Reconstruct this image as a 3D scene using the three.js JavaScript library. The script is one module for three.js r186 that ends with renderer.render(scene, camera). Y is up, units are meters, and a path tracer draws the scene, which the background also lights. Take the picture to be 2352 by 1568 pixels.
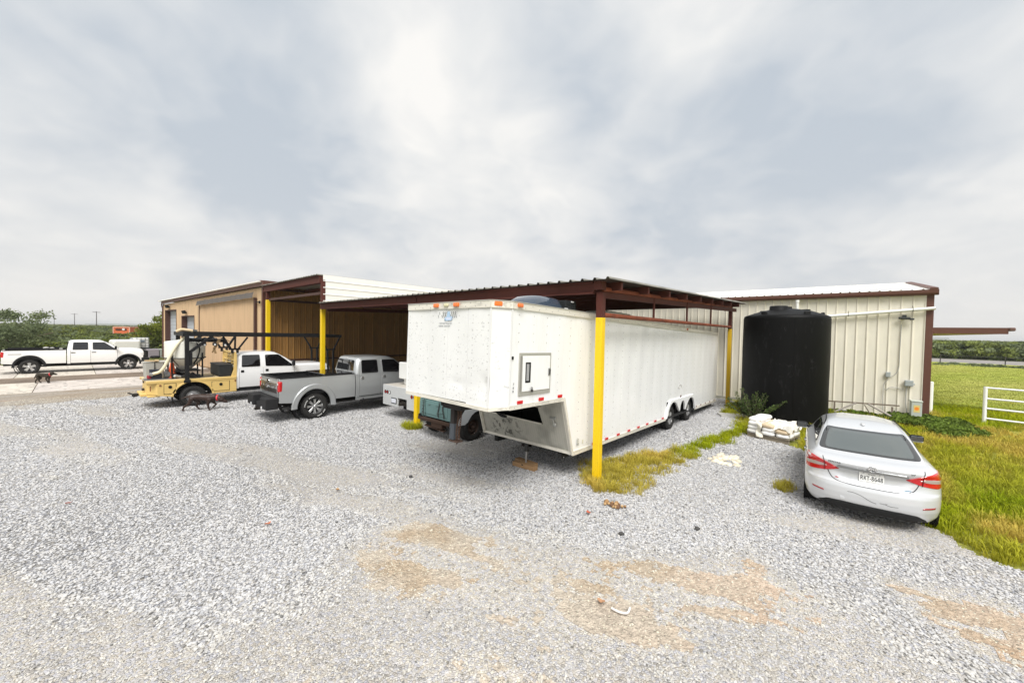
import * as THREE from 'three';
import { mergeGeometries, mergeVertices, toCreasedNormals } from 'three/addons/utils/BufferGeometryUtils.js';
import { RoundedBoxGeometry } from 'three/addons/geometries/RoundedBoxGeometry.js';
import { TessellateModifier } from 'three/addons/modifiers/TessellateModifier.js';
import { MarchingCubes } from 'three/addons/objects/MarchingCubes.js';

// ---------------------------------------------------------------- camera, sky, sun, exposure
const scene = new THREE.Scene();
const FOCAL = 1150 / 2048;                                   // focal length in picture heights
const camera = new THREE.PerspectiveCamera(2 * Math.atan(0.5 / FOCAL) * 180 / Math.PI, 1024 / 682, 0.1, 6000);
camera.position.set(0, 3.14, 0);
camera.rotation.order = 'YXZ';
camera.rotation.set(-0.0257, Math.PI / 2 - 0.853, 0.0182);
camera.updateMatrixWorld();

const renderer = new THREE.WebGLRenderer({ antialias: true });
renderer.toneMapping = THREE.LinearToneMapping;
renderer.toneMappingExposure = 2.7;
renderer.shadowMap.enabled = true;
renderer.shadowMap.type = THREE.PCFSoftShadowMap;

function rng(seed) { let a = seed >>> 0; return () => { a = (a + 0x6D2B79F5) >>> 0; let t = Math.imul(a ^ (a >>> 15), 1 | a); t = (t + Math.imul(t ^ (t >>> 7), 61 | t)) ^ t; return ((t ^ (t >>> 14)) >>> 0) / 4294967296; }; }
function hash2(x, y, s = 0) { let h = Math.imul(x | 0, 374761393) ^ Math.imul(y | 0, 668265263) ^ Math.imul(s | 0, 2147483647 - 71); h = Math.imul(h ^ (h >>> 13), 1274126177); return ((h ^ (h >>> 16)) >>> 0) / 4294967296; }
const mod = (a, n) => ((a % n) + n) % n, lerp = (a, b, t) => a + (b - a) * t, clamp = (x, a = 0, b = 1) => Math.min(b, Math.max(a, x));
const sstep = (a, b, x) => { const t = clamp((x - a) / (b - a)); return t * t * (3 - 2 * t); };
function vnoise(x, y, s = 0, per = 1e9) {
  const xi = Math.floor(x), yi = Math.floor(y), fx = x - xi, fy = y - yi, u = fx * fx * (3 - 2 * fx), v = fy * fy * (3 - 2 * fy);
  const h = (i, j) => hash2(mod(xi + i, per), mod(yi + j, per), s);
  return lerp(lerp(h(0, 0), h(1, 0), u), lerp(h(0, 1), h(1, 1), u), v);
}
function fbm(x, y, oct = 4, s = 0, per = 1e9) { let a = 0.5, t = 0, n = 0; for (let o = 0; o < oct; o++) { t += a * vnoise(x, y, s + o * 17, per); n += a; x *= 2; y *= 2; per *= 2; a *= 0.5; } return t / n; }

// the cloud deck: a computed overcast sky, seen by the camera and lighting the scene
const SKY = 0.30;
{
  const w = 2048, h = 1024, data = new Float32Array(w * h * 4), d = new THREE.Vector3();
  const toward = (px, py) => new THREE.Vector3((px - 1176) / 880.5, -(py - 784) / 880.5, -1).normalize().applyQuaternion(camera.quaternion);
  // broad darker bellies and thinner bright spots of the deck
  const cells = [[620, 330, 0.17, -1.0], [380, 250, 0.22, -0.8], [1500, 260, 0.26, -0.55], [1780, 420, 0.26, -0.95], [2180, 130, 0.26, -0.75], [1560, 470, 0.15, -0.6], [150, 90, 0.25, -0.75], [720, 470, 0.13, -0.7], [1130, 60, 0.18, -0.25], [130, 420, 0.1, -0.55], [1350, 300, 0.15, -0.4],
    [900, 90, 0.14, 0.55], [1010, 230, 0.13, 0.7], [420, 390, 0.13, 0.5], [120, 330, 0.16, 0.5], [1640, 30, 0.13, 0.6], [870, 530, 0.15, 0.5], [2250, 330, 0.16, 0.4], [1230, 360, 0.12, 0.35], [960, 340, 0.14, 0.25]].map(([x, y, r, a]) => [toward(x, y), r, a]);
  for (let j = 0; j < h; j++) for (let i = 0; i < w; i++) {
    const el = ((j + 0.5) / h - 0.5) * Math.PI, az = ((i + 0.5) / w - 0.5) * 2 * Math.PI, o = (j * w + i) * 4;
    d.set(Math.cos(el) * Math.cos(az), Math.sin(el), Math.cos(el) * Math.sin(az));
    const up = Math.max(d.y, 0), k = 1.9 / (up + 0.34), px = d.x * k, pz = d.z * k;
    const wx = fbm(px * 1.4 + 3, pz * 1.4, 4, 5) - 0.5, wz = fbm(px * 1.4, pz * 1.4 + 9, 4, 9) - 0.5, ux = px + wx * 0.55, uz = pz + wz * 0.55;
    let c = (fbm(ux * 0.9 + 11, uz * 0.9 + 4, 6, 21) - 0.5) * 1.7 + (fbm(ux * 3.1 + 2, uz * 3.1, 6, 33) - 0.5) * 1.35 + (fbm(ux * 9 + 2, uz * 9, 5, 39) - 0.5) * 0.4 + (0.5 - Math.abs(fbm(ux * 2 + 7, uz * 2 + 1, 5, 37) - 0.5) * 4) * 0.22;
    for (const [q, r, a] of cells) { const t = d.x * q.x + d.y * q.y + d.z * q.z; if (t > 0.8) { const e = Math.acos(Math.min(1, t)) / r; c += a * 0.9 * Math.exp(-e * e * Math.max(0.45, 0.75 + 2.5 * wx)); } }
    const b = clamp(0.67 + c * 0.5), hz = Math.exp(-up * 7);
    // thin cloud is warm white, thick cloud is grey-blue; air near the horizon is pale
    let r = lerp(0.54, 0.965, b), g = lerp(0.60, 0.95, b), bl = lerp(0.67, 0.925, b);
    r = lerp(r, 0.82, hz * 0.85); g = lerp(g, 0.80, hz * 0.85); bl = lerp(bl, 0.77, hz * 0.85);
    if (d.y < 0) { const f = clamp(-d.y * 6); r = lerp(r, 0.4, f); g = lerp(g, 0.4, f); bl = lerp(bl, 0.36, f); }
    const s = SKY / 0.80; data[o] = r * s; data[o + 1] = g * s; data[o + 2] = bl * s; data[o + 3] = 1;
  }
  const t = new THREE.DataTexture(data, w, h, THREE.RGBAFormat, THREE.FloatType);
  t.mapping = THREE.EquirectangularReflectionMapping; t.minFilter = t.magFilter = THREE.LinearFilter; t.needsUpdate = true;
  scene.background = t; scene.environment = t;
}
const sun = new THREE.DirectionalLight(new THREE.Color(1, 0.98, 0.945), 1.5);
sun.position.set(18, 50, 19); sun.target.position.set(-8, 0, -8);
sun.castShadow = true; sun.shadow.radius = 60; sun.shadow.mapSize.set(4096, 4096);
Object.assign(sun.shadow.camera, { left: -70, right: 70, top: 70, bottom: -70, near: 1, far: 200 });
scene.add(sun, sun.target);
scene.fog = new THREE.FogExp2(new THREE.Color(0.80, 0.82, 0.84), 0.00035);

// ---------------------------------------------------------------- helpers
const V = (x, y, z) => new THREE.Vector3(x, y, z);
const mats = new Map();
function M(r, g, b, rough = 0.7, metal = 0, extra) {
  const key = [r, g, b, rough, metal, extra ? JSON.stringify(extra, (k, v) => v && v.isTexture ? v.uuid : v) : ''].join();
  if (!extra && !metal && rough >= 0.4 && Math.max(r, g, b) < 0.06) extra = { specularIntensity: 0.35 };
  if (!mats.has(key)) mats.set(key, new (extra && (extra.clearcoat || extra.transmission || extra.sheen || extra.specularIntensity) ? THREE.MeshPhysicalMaterial : THREE.MeshStandardMaterial)({ color: new THREE.Color().setRGB(r, g, b), roughness: rough, metalness: metal, ...extra }));
  return mats.get(key);
}
function tex(w, h, fn, srgb, repeat = [1, 1]) {   // fn(x, y) -> [r, g, b] or a number, 0..1
  const d = new Uint8Array(w * h * 4);
  for (let y = 0; y < h; y++) for (let x = 0; x < w; x++) { const c = fn(x, y), o = (y * w + x) * 4; if (typeof c === 'number') d[o] = d[o + 1] = d[o + 2] = clamp(c) * 255; else { d[o] = clamp(c[0]) * 255; d[o + 1] = clamp(c[1]) * 255; d[o + 2] = clamp(c[2]) * 255; } d[o + 3] = 255; }
  const t = new THREE.DataTexture(d, w, h); t.wrapS = t.wrapT = THREE.RepeatWrapping; t.magFilter = THREE.LinearFilter; t.minFilter = THREE.LinearMipmapLinearFilter; t.generateMipmaps = true;
  if (srgb) t.colorSpace = THREE.SRGBColorSpace; t.repeat.set(...repeat); t.needsUpdate = true; return t;
}
function canvasTex(w, h, draw) { const c = document.createElement('canvas'); c.width = w; c.height = h; draw(c.getContext('2d'), w, h); const t = new THREE.CanvasTexture(c); t.colorSpace = THREE.SRGBColorSpace; t.magFilter = THREE.LinearFilter; return t; }

function clean(g) { const n = g.index ? g.toNonIndexed() : g; for (const k of Object.keys(n.attributes)) if (!['position', 'normal', 'uv'].includes(k)) n.deleteAttribute(k); if (!n.attributes.normal) n.computeVertexNormals(); if (!n.attributes.uv) n.setAttribute('uv', new THREE.BufferAttribute(new Float32Array(n.attributes.position.count * 2), 2)); n.morphAttributes = {}; n.clearGroups(); return n; }
const merge = (...gs) => { const l = gs.flat(3).filter(Boolean).map(clean); return l.length === 1 ? l[0] : mergeGeometries(l); };
function put(g, x = 0, y = 0, z = 0, rx = 0, ry = 0, rz = 0) { g.applyMatrix4(new THREE.Matrix4().compose(V(x, y, z), new THREE.Quaternion().setFromEuler(new THREE.Euler(rx, ry, rz, 'YXZ')), V(1, 1, 1))); return g; }
const box = (w, h, d, x = 0, y = 0, z = 0, rx = 0, ry = 0, rz = 0) => put(new THREE.BoxGeometry(w, h, d), x, y, z, rx, ry, rz);
const rbox = (w, h, d, x = 0, y = 0, z = 0, r = 0.02, rx = 0, ry = 0, rz = 0) => put(new RoundedBoxGeometry(w, h, d, 2, Math.min(r, w / 2.01, h / 2.01, d / 2.01)), x, y, z, rx, ry, rz);
const span = (x0, x1, y0, y1, z0, z1, r) => r ? rbox(Math.abs(x1 - x0), Math.abs(y1 - y0), Math.abs(z1 - z0), (x0 + x1) / 2, (y0 + y1) / 2, (z0 + z1) / 2, r) : box(Math.abs(x1 - x0), Math.abs(y1 - y0), Math.abs(z1 - z0), (x0 + x1) / 2, (y0 + y1) / 2, (z0 + z1) / 2);
const cyl = (r0, r1, h, n = 16, x = 0, y = 0, z = 0, rx = 0, ry = 0, rz = 0, open = false) => put(new THREE.CylinderGeometry(r0, r1, h, n, 1, open), x, y, z, rx, ry, rz);
const sph = (r, x, y, z, sx = 1, sy = 1, sz = 1, n = 10) => new THREE.SphereGeometry(r, n, Math.round(n * 0.75)).scale(sx, sy, sz).translate(x, y, z);
function beam(p, q, w, h) { const a = V(...p), b = V(...q), d = b.clone().sub(a), g = new THREE.BoxGeometry(w, h ?? w, d.length()); const m = new THREE.Matrix4().lookAt(b, a, Math.abs(d.y) > 0.95 * d.length() ? V(0, 0, 1) : V(0, 1, 0)); m.setPosition(a.add(b).multiplyScalar(0.5)); return g.applyMatrix4(m); }
function rod(p, q, r, n = 8) { const a = V(...p), b = V(...q), d = b.clone().sub(a), g = new THREE.CylinderGeometry(r, r, d.length(), n); g.applyQuaternion(new THREE.Quaternion().setFromUnitVectors(V(0, 1, 0), d.clone().normalize())); return g.translate((p[0] + q[0]) / 2, (p[1] + q[1]) / 2, (p[2] + q[2]) / 2); }
const pipe = (pts, r, seg = 24, n = 8, closed = false) => new THREE.TubeGeometry(new THREE.CatmullRomCurve3(pts.map((p) => V(...p)), closed, 'centripetal'), seg, r, n, closed);
const lathe = (pts, n = 32) => new THREE.LatheGeometry(pts.map(([r, y]) => new THREE.Vector2(r, y)), n);
function quadStrip(profile, len) {   // a folded sheet: profile [(u, w)] across, length along y, facing +z
  const p = [], uv = []; let s = 0;
  for (let i = 0; i + 1 < profile.length; i++) { const [a, b] = profile[i], [c, e] = profile[i + 1], l = Math.hypot(c - a, e - b); p.push(a, 0, b, c, 0, e, c, len, e, a, 0, b, c, len, e, a, len, b); uv.push(s, 0, s + l, 0, s + l, len, s, 0, s + l, len, s, len); s += l; }
  const g = new THREE.BufferGeometry(); g.setAttribute('position', new THREE.Float32BufferAttribute(p, 3)); g.setAttribute('uv', new THREE.Float32BufferAttribute(uv, 2)); g.computeVertexNormals(); return g;
}
function ribSheet(pitch, len, n = 1, hgt = 0.032, base = 0.075, top = 0.03, minor = 0) {   // n flats, each closed by one trapezoid rib on its right side
  const pr = [[0, 0]];
  for (let k = 0; k < n; k++) { const o = k * pitch, e = o + pitch; if (minor) for (const f of [0.33, 0.66]) { const c = o + (pitch - base) * f; pr.push([c - 0.025, 0], [c - 0.012, minor], [c + 0.012, minor], [c + 0.025, 0]); } pr.push([e - base, 0], [e - base / 2 - top / 2, hgt], [e - base / 2 + top / 2, hgt], [e, 0]); }
  return quadStrip(pr, len);
}

const names = new Map();
function numbered(n) { const k = names.get(n) ?? 0; names.set(n, k + 1); return k ? n + '_' + String(k).padStart(3, '0') : n; }
function flags(m) { m.castShadow = true; m.receiveShadow = true; return m; }
function thing(name, label, category, pos = [0, 0, 0], turn = 0, group) { const o = new THREE.Group(); o.name = numbered(name); o.position.set(...pos); o.rotation.y = turn; o.userData = { label, category }; if (group) o.userData.group = group; scene.add(o); return o; }
function part(name, geo, mat, parent, label) { const m = flags(new THREE.Mesh(geo, mat)); m.name = name; if (label) m.userData.label = label; parent.add(m); return m; }
function sub(name, parent) { const o = new THREE.Group(); o.name = name; parent.add(o); return o; }
// a part given in site coordinates, for a thing that is not turned
function wpart(name, geo, mat, parent, label) { const p = parent.position; return part(name, geo.translate(-p.x, -p.y, -p.z), mat, parent, label); }
function single(name, geo, mat, label, category, group, pos = [0, 0, 0], turn = 0) { const m = flags(new THREE.Mesh(geo, mat)); m.name = numbered(name); m.position.set(...pos); m.rotation.y = turn; m.userData = { label, category }; if (group) m.userData.group = group; scene.add(m); return m; }
function structure(name, geo, mat) { const m = flags(new THREE.Mesh(geo, mat)); m.name = numbered(name); m.userData = { kind: 'structure' }; scene.add(m); return m; }
function instances(name, geo, mat, list, label, category, parent) {   // list of [Matrix4, Color?]: stuff nobody could count
  const m = flags(new THREE.InstancedMesh(geo, mat, list.length)); m.name = parent ? name : numbered(name);
  list.forEach(([x, c], i) => { m.setMatrixAt(i, x); if (c) m.setColorAt(i, c); });
  m.userData = { kind: 'stuff' }; if (label) m.userData.label = label; if (category) m.userData.category = category; (parent ?? scene).add(m); return m;
}
const mtx = (x, y, z, ry = 0, s = 1, rx = 0, rz = 0, sy = s, sz = s) => new THREE.Matrix4().compose(V(x, y, z), new THREE.Quaternion().setFromEuler(new THREE.Euler(rx, ry, rz, 'YXZ')), V(s, sy, sz));

// a shaped sheet on the side of a vehicle: outline [(f, y)], f metres ahead of the rear axle; wfn(f, y) is the half width of the body there
function shapeOf(pts, round = 0) {
  const s = new THREE.Shape(), n = pts.length;
  if (!round) { pts.forEach(([x, y], i) => i ? s.lineTo(x, y) : s.moveTo(x, y)); s.closePath(); return s; }
  for (let i = 0; i < n; i++) {
    const p = pts[i], a = pts[(i + n - 1) % n], b = pts[(i + 1) % n], la = Math.hypot(a[0] - p[0], a[1] - p[1]), lb = Math.hypot(b[0] - p[0], b[1] - p[1]), r = Math.min(p[2] ?? round, la * 0.45, lb * 0.45);
    const s0 = [p[0] + (a[0] - p[0]) / la * r, p[1] + (a[1] - p[1]) / la * r], s1 = [p[0] + (b[0] - p[0]) / lb * r, p[1] + (b[1] - p[1]) / lb * r];
    i ? s.lineTo(...s0) : s.moveTo(...s0); if (r > 0) s.quadraticCurveTo(p[0], p[1], ...s1);
  }
  s.closePath(); return s;
}
const arc = (cx, cy, r, a0, a1, n = 14, ry = r) => Array.from({ length: n + 1 }, (_, i) => { const a = lerp(a0, a1, i / n) * Math.PI / 180; return [cx + r * Math.cos(a), cy + ry * Math.sin(a), 0]; });
function smooth(g, angle = 0.6) { for (const k of Object.keys(g.attributes)) if (k !== 'position') g.deleteAttribute(k); let m = mergeVertices(g, 1e-4); m = toCreasedNormals(m, angle); return clean(m); }
function skin(pts, wfn, side = 1, { th = 0.03, round = 0.02, bevel = 0.006, edge = 0.22, out = 0, angle = 0.55 } = {}) {
  let g = new THREE.ExtrudeGeometry(pts.isShape ? pts : shapeOf(pts, round), { depth: th - bevel, bevelEnabled: bevel > 0, bevelSize: bevel, bevelOffset: -bevel, bevelThickness: bevel, bevelSegments: 1, curveSegments: 5 });
  g = clean(g); if (edge) g = new TessellateModifier(edge, 9).modify(g);
  const p = g.attributes.position;
  for (let i = 0; i < p.count; i++) { const f = p.getX(i), y = p.getY(i), d = p.getZ(i); p.setXYZ(i, side * (wfn(f, y) + out - th + d), y, -f); }
  if (side < 0) for (let i = 0; i < p.count; i += 3) { const a = [p.getX(i + 1), p.getY(i + 1), p.getZ(i + 1)]; p.setXYZ(i + 1, p.getX(i + 2), p.getY(i + 2), p.getZ(i + 2)); p.setXYZ(i + 2, ...a); }
  return smooth(g, angle);
}
// a shaped plate across a vehicle: outline [(x, y)], facing the rear (+z); zfn(x, y) gives z of its outer face
function plate(pts, zfn, { th = 0.03, round = 0.02, bevel = 0.006, edge = 0.25, front = false, angle = 0.55 } = {}) {
  let g = clean(new THREE.ExtrudeGeometry(pts.isShape ? pts : shapeOf(pts, round), { depth: th - bevel, bevelEnabled: bevel > 0, bevelSize: bevel, bevelOffset: -bevel, bevelThickness: bevel, bevelSegments: 1, curveSegments: 5 }));
  if (edge) g = new TessellateModifier(edge, 9).modify(g);
  const p = g.attributes.position; for (let i = 0; i < p.count; i++) { const x = p.getX(i), y = p.getY(i); p.setZ(i, zfn(x, y) - th + p.getZ(i)); }
  return smooth(g, angle);
}
// stacked rounded rectangles: rings {y, f0, f1, w, r}
function loft(rings, { cap = true, bottom = true, seg = 4, angle = 0.7 } = {}) {
  const ring = (o) => { const out = [], r = Math.min(o.r, o.w * 0.98, (o.f1 - o.f0) * 0.49); for (const [sx, sf, a0] of [[1, 1, 0], [-1, 1, 90], [-1, -1, 180], [1, -1, 270]]) for (let k = 0; k <= seg; k++) { const a = (a0 + 90 * k / seg) * Math.PI / 180; out.push([(sx * (o.w - r)) + r * Math.cos(a), o.y + (o.yf ?? 0) * 0, -((sf > 0 ? o.f1 - r : o.f0 + r) + r * Math.sin(a))]); } return out; };
  const R = rings.map(ring), n = R[0].length, p = []; const tri = (a, b, c) => p.push(...a, ...b, ...c);
  for (let j = 0; j + 1 < R.length; j++) for (let i = 0; i < n; i++) { const k = (i + 1) % n; tri(R[j][i], R[j][k], R[j + 1][k]); tri(R[j][i], R[j + 1][k], R[j + 1][i]); }
  const fan = (r, up) => { const c = [0, r[0][1], r.reduce((s, q) => s + q[2], 0) / n]; for (let i = 0; i < n; i++) { const k = (i + 1) % n; up ? tri(c, r[i], r[k]) : tri(c, r[k], r[i]); } };
  if (cap) fan(R.at(-1), true); if (bottom) fan(R[0], false);
  const g = new THREE.BufferGeometry(); g.setAttribute('position', new THREE.Float32BufferAttribute(p, 3)); return smooth(g, angle);
}
// ---------------------------------------------------------------- ground textures
const R0 = rng(7);
// broken stone: jittered cells, each one stone with its own tone and its own height
const GR = (() => {
  const n = 1024, cells = 64, tone = new Float32Array(n * n * 3), hgt = new Float32Array(n * n);
  for (let y = 0; y < n; y++) for (let x = 0; x < n; x++) {
    const gx = x / n * cells, gy = y / n * cells, cx = Math.floor(gx), cy = Math.floor(gy); let d1 = 9, d2 = 9, bi = 0, bj = 0;
    for (let j = -1; j <= 1; j++) for (let i = -1; i <= 1; i++) { const a = mod(cx + i, cells), b = mod(cy + j, cells), dx = cx + i + hash2(a, b, 3) - gx, dy = cy + j + hash2(a, b, 4) - gy, d = dx * dx + dy * dy; if (d < d1) { d2 = d1; d1 = d; bi = a; bj = b; } else if (d < d2) d2 = d; }
    const e = Math.sqrt(d2) - Math.sqrt(d1), t = hash2(bi, bj, 5), w = hash2(bi, bj, 6), o = y * n + x, v = (t < 0.08 ? 0.76 : t > 0.9 ? 0.90 : 0.84) + (t - 0.5) * 0.08 + (vnoise(x / 7, y / 7, 8, 1e9) - 0.5) * 0.06;
    tone[o * 3] = v * (1 + (w - 0.45) * 0.06); tone[o * 3 + 1] = v * (1 + (w - 0.5) * 0.02); tone[o * 3 + 2] = v * (1.01 - (w - 0.45) * 0.08); hgt[o] = clamp(sstep(0, 0.45, e) * (0.45 + 0.55 * hash2(bi, bj, 7)));
  }
  return { map: tex(n, n, (x, y) => [tone[(y * n + x) * 3], tone[(y * n + x) * 3 + 1], tone[(y * n + x) * 3 + 2]], true), bump: tex(n, n, (x, y) => hgt[y * n + x]) };
})();
const SOIL = { map: tex(512, 512, (x, y) => { const a = fbm(x / 16, y / 16, 5, 41, 32), b = hash2(x >> 1, y >> 1, 3) > 0.93 ? 0.12 : 0; const v = 0.85 + (a - 0.5) * 0.3 + b; return [v, v * 0.97, v * 0.93]; }, true), bump: tex(512, 512, (x, y) => fbm(x / 8, y / 8, 5, 51, 64)) };
const CONC = tex(1024, 1024, (x, y) => { const a = fbm(x / 64, y / 64, 5, 61, 16), b = fbm(x / 6, y / 6, 2, 67, 1e9), s = sstep(0.62, 0.75, fbm(x / 90 + 5, y / 30, 4, 71, 1e9)); const v = 0.86 + (a - 0.5) * 0.22 + (b - 0.5) * 0.08 - s * 0.13; return [v, v * 0.975, v * 0.935]; }, true);

// ---------------------------------------------------------------- where is what (site coordinates, metres)
const poly = (pts) => (x, z) => {   // signed distance to a polygon, negative inside
  let d = 1e9, inside = false;
  for (let i = 0, j = pts.length - 1; i < pts.length; j = i++) { const [ax, az] = pts[i], [bx, bz] = pts[j], ex = bx - ax, ez = bz - az, t = clamp(((x - ax) * ex + (z - az) * ez) / (ex * ex + ez * ez)); d = Math.min(d, Math.hypot(x - ax - ex * t, z - az - ez * t)); if ((az > z) !== (bz > z) && x < ax + (z - az) / (bz - az) * (bx - ax)) inside = !inside; }
  return inside ? -d : d;
};
const lotEdge = poly([[-27.6, 16], [-27.6, -7.2], [-25.5, -7.5], [-25.5, -21.4], [-4.2, -21.4], [-3.7, -17.4], [-2.9, -16.4], [-2.5, -14.2], [-1.5, -13.75], [-0.85, -13.2], [-0.2, -11.6], [1.0, -9.5], [1.5, -8.95], [2.2, -8.35], [5, -7.6], [16, -6.5], [16, 16]]);
const dirtA = poly([[-5.26, -3.71], [-3.9, -4.27], [-2.14, -5.09], [-0.91, -6.13], [-0.35, -5.8], [-0.54, -4.8], [-1.3, -3.5], [-2.3, -2.9], [-3.95, -2.34], [-5.39, -2.6]]);
const dirtB = poly([[0.51, -6.85], [1.06, -7.2], [1.7, -7.3], [4, -7.2], [4, -5.6], [1.4, -5.7], [1.02, -5.99], [0.78, -6.33]]);
const dirtC = poly([[-5.2, -2.4], [-3.9, -4.0], [-2, -4.9], [-0.6, -5.9], [1.3, -5.9], [4, -5.4], [4, 1], [-4, 1]]);
const stripEdge = poly([[-4.75, -7.75], [-3.7, -6.75], [-3.15, -6.8], [-2.95, -8.2], [-2.95, -9.35], [-2.8, -11.2], [-2.35, -13.6], [-2.6, -16.2], [-2.9, -13.2], [-3.35, -11.4], [-3.6, -10.2], [-4.2, -9.3]]);
const nz = (x, z, s, k) => fbm(x * k + 50, z * k + 50, 3, s) - 0.5;
const inLot = (x, z) => lotEdge(x, z) + nz(x, z, 81, 1.3) * 0.7 < 0;
function dirtAt(x, z) {   // 0 clean stone, 1 bare earth: worn in streaks along the wheel tracks
  const al = x * 0.93 - z * 0.37, ac = x * 0.37 + z * 0.93, n = nz(x, z, 83, 1.1) * 1.1 + nz(x, z, 85, 4) * 0.5, st = fbm(al * 0.7 + 20, ac * 2.6 + 20, 4, 147), fine = nz(x, z, 149, 7);
  const zoneA = sstep(0.5, -0.45, dirtA(x, z) + n * 0.6), zoneC = sstep(0.6, -0.9, dirtC(x, z) + n * 0.9), zoneB = sstep(0.22, -0.15, dirtB(x, z) + n * 0.4);
  let d = Math.max(zoneA * sstep(0.40, 0.60, st + fine * 0.25), zoneC * sstep(0.50, 0.68, st + fine * 0.25) * lerp(0.45, 0.8, sstep(-3.2, -1.8, x)), zoneA * 0.52, zoneC * 0.34, zoneB * (0.6 + 0.4 * sstep(0.4, 0.55, st)));
  d = Math.max(d, sstep(-23.2, -24.3, x + n * 1.2) * (z > -9 ? 1 : 0));
  return Math.max(d, sstep(0.52, 0.68, fbm(al * 0.22 + 9, ac * 0.9 + 3, 4, 87)) * 0.4 * sstep(-7.5, -5, z + 0.35 * x + 4));
}
const greenAt = (x, z) => sstep(0.1, -0.25, stripEdge(x, z) + nz(x, z, 91, 1.6) * 0.6 + nz(x, z, 92, 5) * 0.35);

function gridSheet(x0, x1, z0, z1, step, y, keep, colour, uvScale) {
  const nx = Math.ceil((x1 - x0) / step), nzz = Math.ceil((z1 - z0) / step), pos = [], col = [], uv = [], idx = [];
  for (let j = 0; j <= nzz; j++) for (let i = 0; i <= nx; i++) { const x = x0 + i * step, z = z0 + j * step; pos.push(x, y, z); uv.push(x / uvScale, z / uvScale); col.push(...colour(x, z)); }
  for (let j = 0; j < nzz; j++) for (let i = 0; i < nx; i++) { const x = x0 + (i + 0.5) * step, z = z0 + (j + 0.5) * step; if (!keep(x, z)) continue; const a = j * (nx + 1) + i, b = a + 1, c = a + nx + 1, d = c + 1; idx.push(a, c, b, b, c, d); }
  const g = new THREE.BufferGeometry(); g.setAttribute('position', new THREE.Float32BufferAttribute(pos, 3)); g.setAttribute('uv', new THREE.Float32BufferAttribute(uv, 2)); g.setAttribute('color', new THREE.Float32BufferAttribute(col, 3)); g.setIndex(idx); g.computeVertexNormals(); return g;
}
const vmat = (map, bump, scale, rough = 1) => new THREE.MeshStandardMaterial({ vertexColors: true, map, bumpMap: bump, bumpScale: scale, roughness: rough });

// open country to the horizon
{
  const pos = [], col = [], uv = [], idx = [], rings = [0, 6, 10, 15, 20, 27, 35, 45, 58, 75, 95, 130, 180, 260, 400, 700, 1300, 2600, 5000], n = 240;
  rings.forEach((r, j) => { for (let i = 0; i <= n; i++) { const a = i / n * 2 * Math.PI, x = r * Math.cos(a), z = r * Math.sin(a), m = fbm(x * 0.11 + 40, z * 0.11 + 40, 4, 93), q = fbm(x * 0.6, z * 0.6, 3, 95); pos.push(x, -0.02, z); uv.push(x / 1.7, z / 1.7); const west = x < -25; const k = (west ? 0.35 : r > 27 ? 1.15 : 0.8) * (0.8 + 0.4 * q); col.push(lerp(0.28, 0.48, m) * k, lerp(0.37, 0.49, m) * k, lerp(0.02, 0.09, m) * k); } });
  for (let j = 0; j + 1 < rings.length; j++) for (let i = 0; i < n; i++) { const a = j * (n + 1) + i, b = a + 1, c = a + n + 1, d = c + 1; idx.push(a, b, c, b, d, c); }
  const g = new THREE.BufferGeometry(); g.setAttribute('position', new THREE.Float32BufferAttribute(pos, 3)); g.setAttribute('uv', new THREE.Float32BufferAttribute(uv, 2)); g.setAttribute('color', new THREE.Float32BufferAttribute(col, 3)); g.setIndex(idx); g.computeVertexNormals();
  structure('ground', g, vmat(SOIL.map, SOIL.bump, 0.03));
}
// the gravel yard (sheet colour lowered to paint the shade between the loose stones)
const near = () => 0.10;
structure('gravel_yard', gridSheet(-27.6, 9, -21.4, 8, 0.14, 0, inLot, (x, z) => {
  const d = dirtAt(x, z), m = 0.86 + nz(x, z, 97, 0.35) * 0.5 + nz(x, z, 99, 2) * 0.14, g = greenAt(x, z) * 0.75, far = sstep(-23.4, -24.2, x);
  const er = lerp(0.86, 0.50, far), eg = lerp(0.80, 0.44, far), eb = lerp(0.715, 0.37, far), red = sstep(0.12, 0.3, nz(x, z, 101, 0.7)) * d * 0.3;
  return [lerp(lerp((0.70 - near(x, z)) * m, er, d), 0.45, g), lerp(lerp((0.695 - near(x, z)) * m, eg * (1 - red * 0.5), d), 0.38, g), lerp(lerp((0.69 - near(x, z)) * m, eb * (1 - red), d), 0.16, g)];
}, 1.8), vmat(GR.map, GR.bump, 0.012));
// bare packed earth showing through where wheels have pushed the stone aside
const earthTone = (x, z) => { const n = fbm(x * 1.2, z * 1.2, 4, 121), q = sstep(0.52, 0.7, fbm(x * 0.9 + 7, z * 0.9, 4, 123)); const e = clamp(sstep(-2.6, -0.4, x + nz(x, z, 151, 1.5)) * sstep(-9, -8.2, z) * 0.5 + nz(x, z, 153, 3) * 0.5); return [lerp(0.60, 0.70, n) * lerp(1, 0.88, q), lerp(lerp(0.555, 0.655, n), 0.51, e) * lerp(1, 0.81, q), lerp(lerp(0.495, 0.59, n), 0.405, e) * lerp(1, 0.72, q)]; };
const edgeNoise = (x, z) => nz(x, z, 127, 6) * 0.35 + nz(x, z, 129, 16) * 0.25;
structure('bare_earth', gridSheet(-7, 5, -8.4, 0.6, 0.045, 0.004, (x, z) => inLot(x, z) && dirtAt(x, z) + edgeNoise(x, z) * 1.5 > 0.66, earthTone, 1.3), vmat(SOIL.map, SOIL.bump, 0.03));
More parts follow.
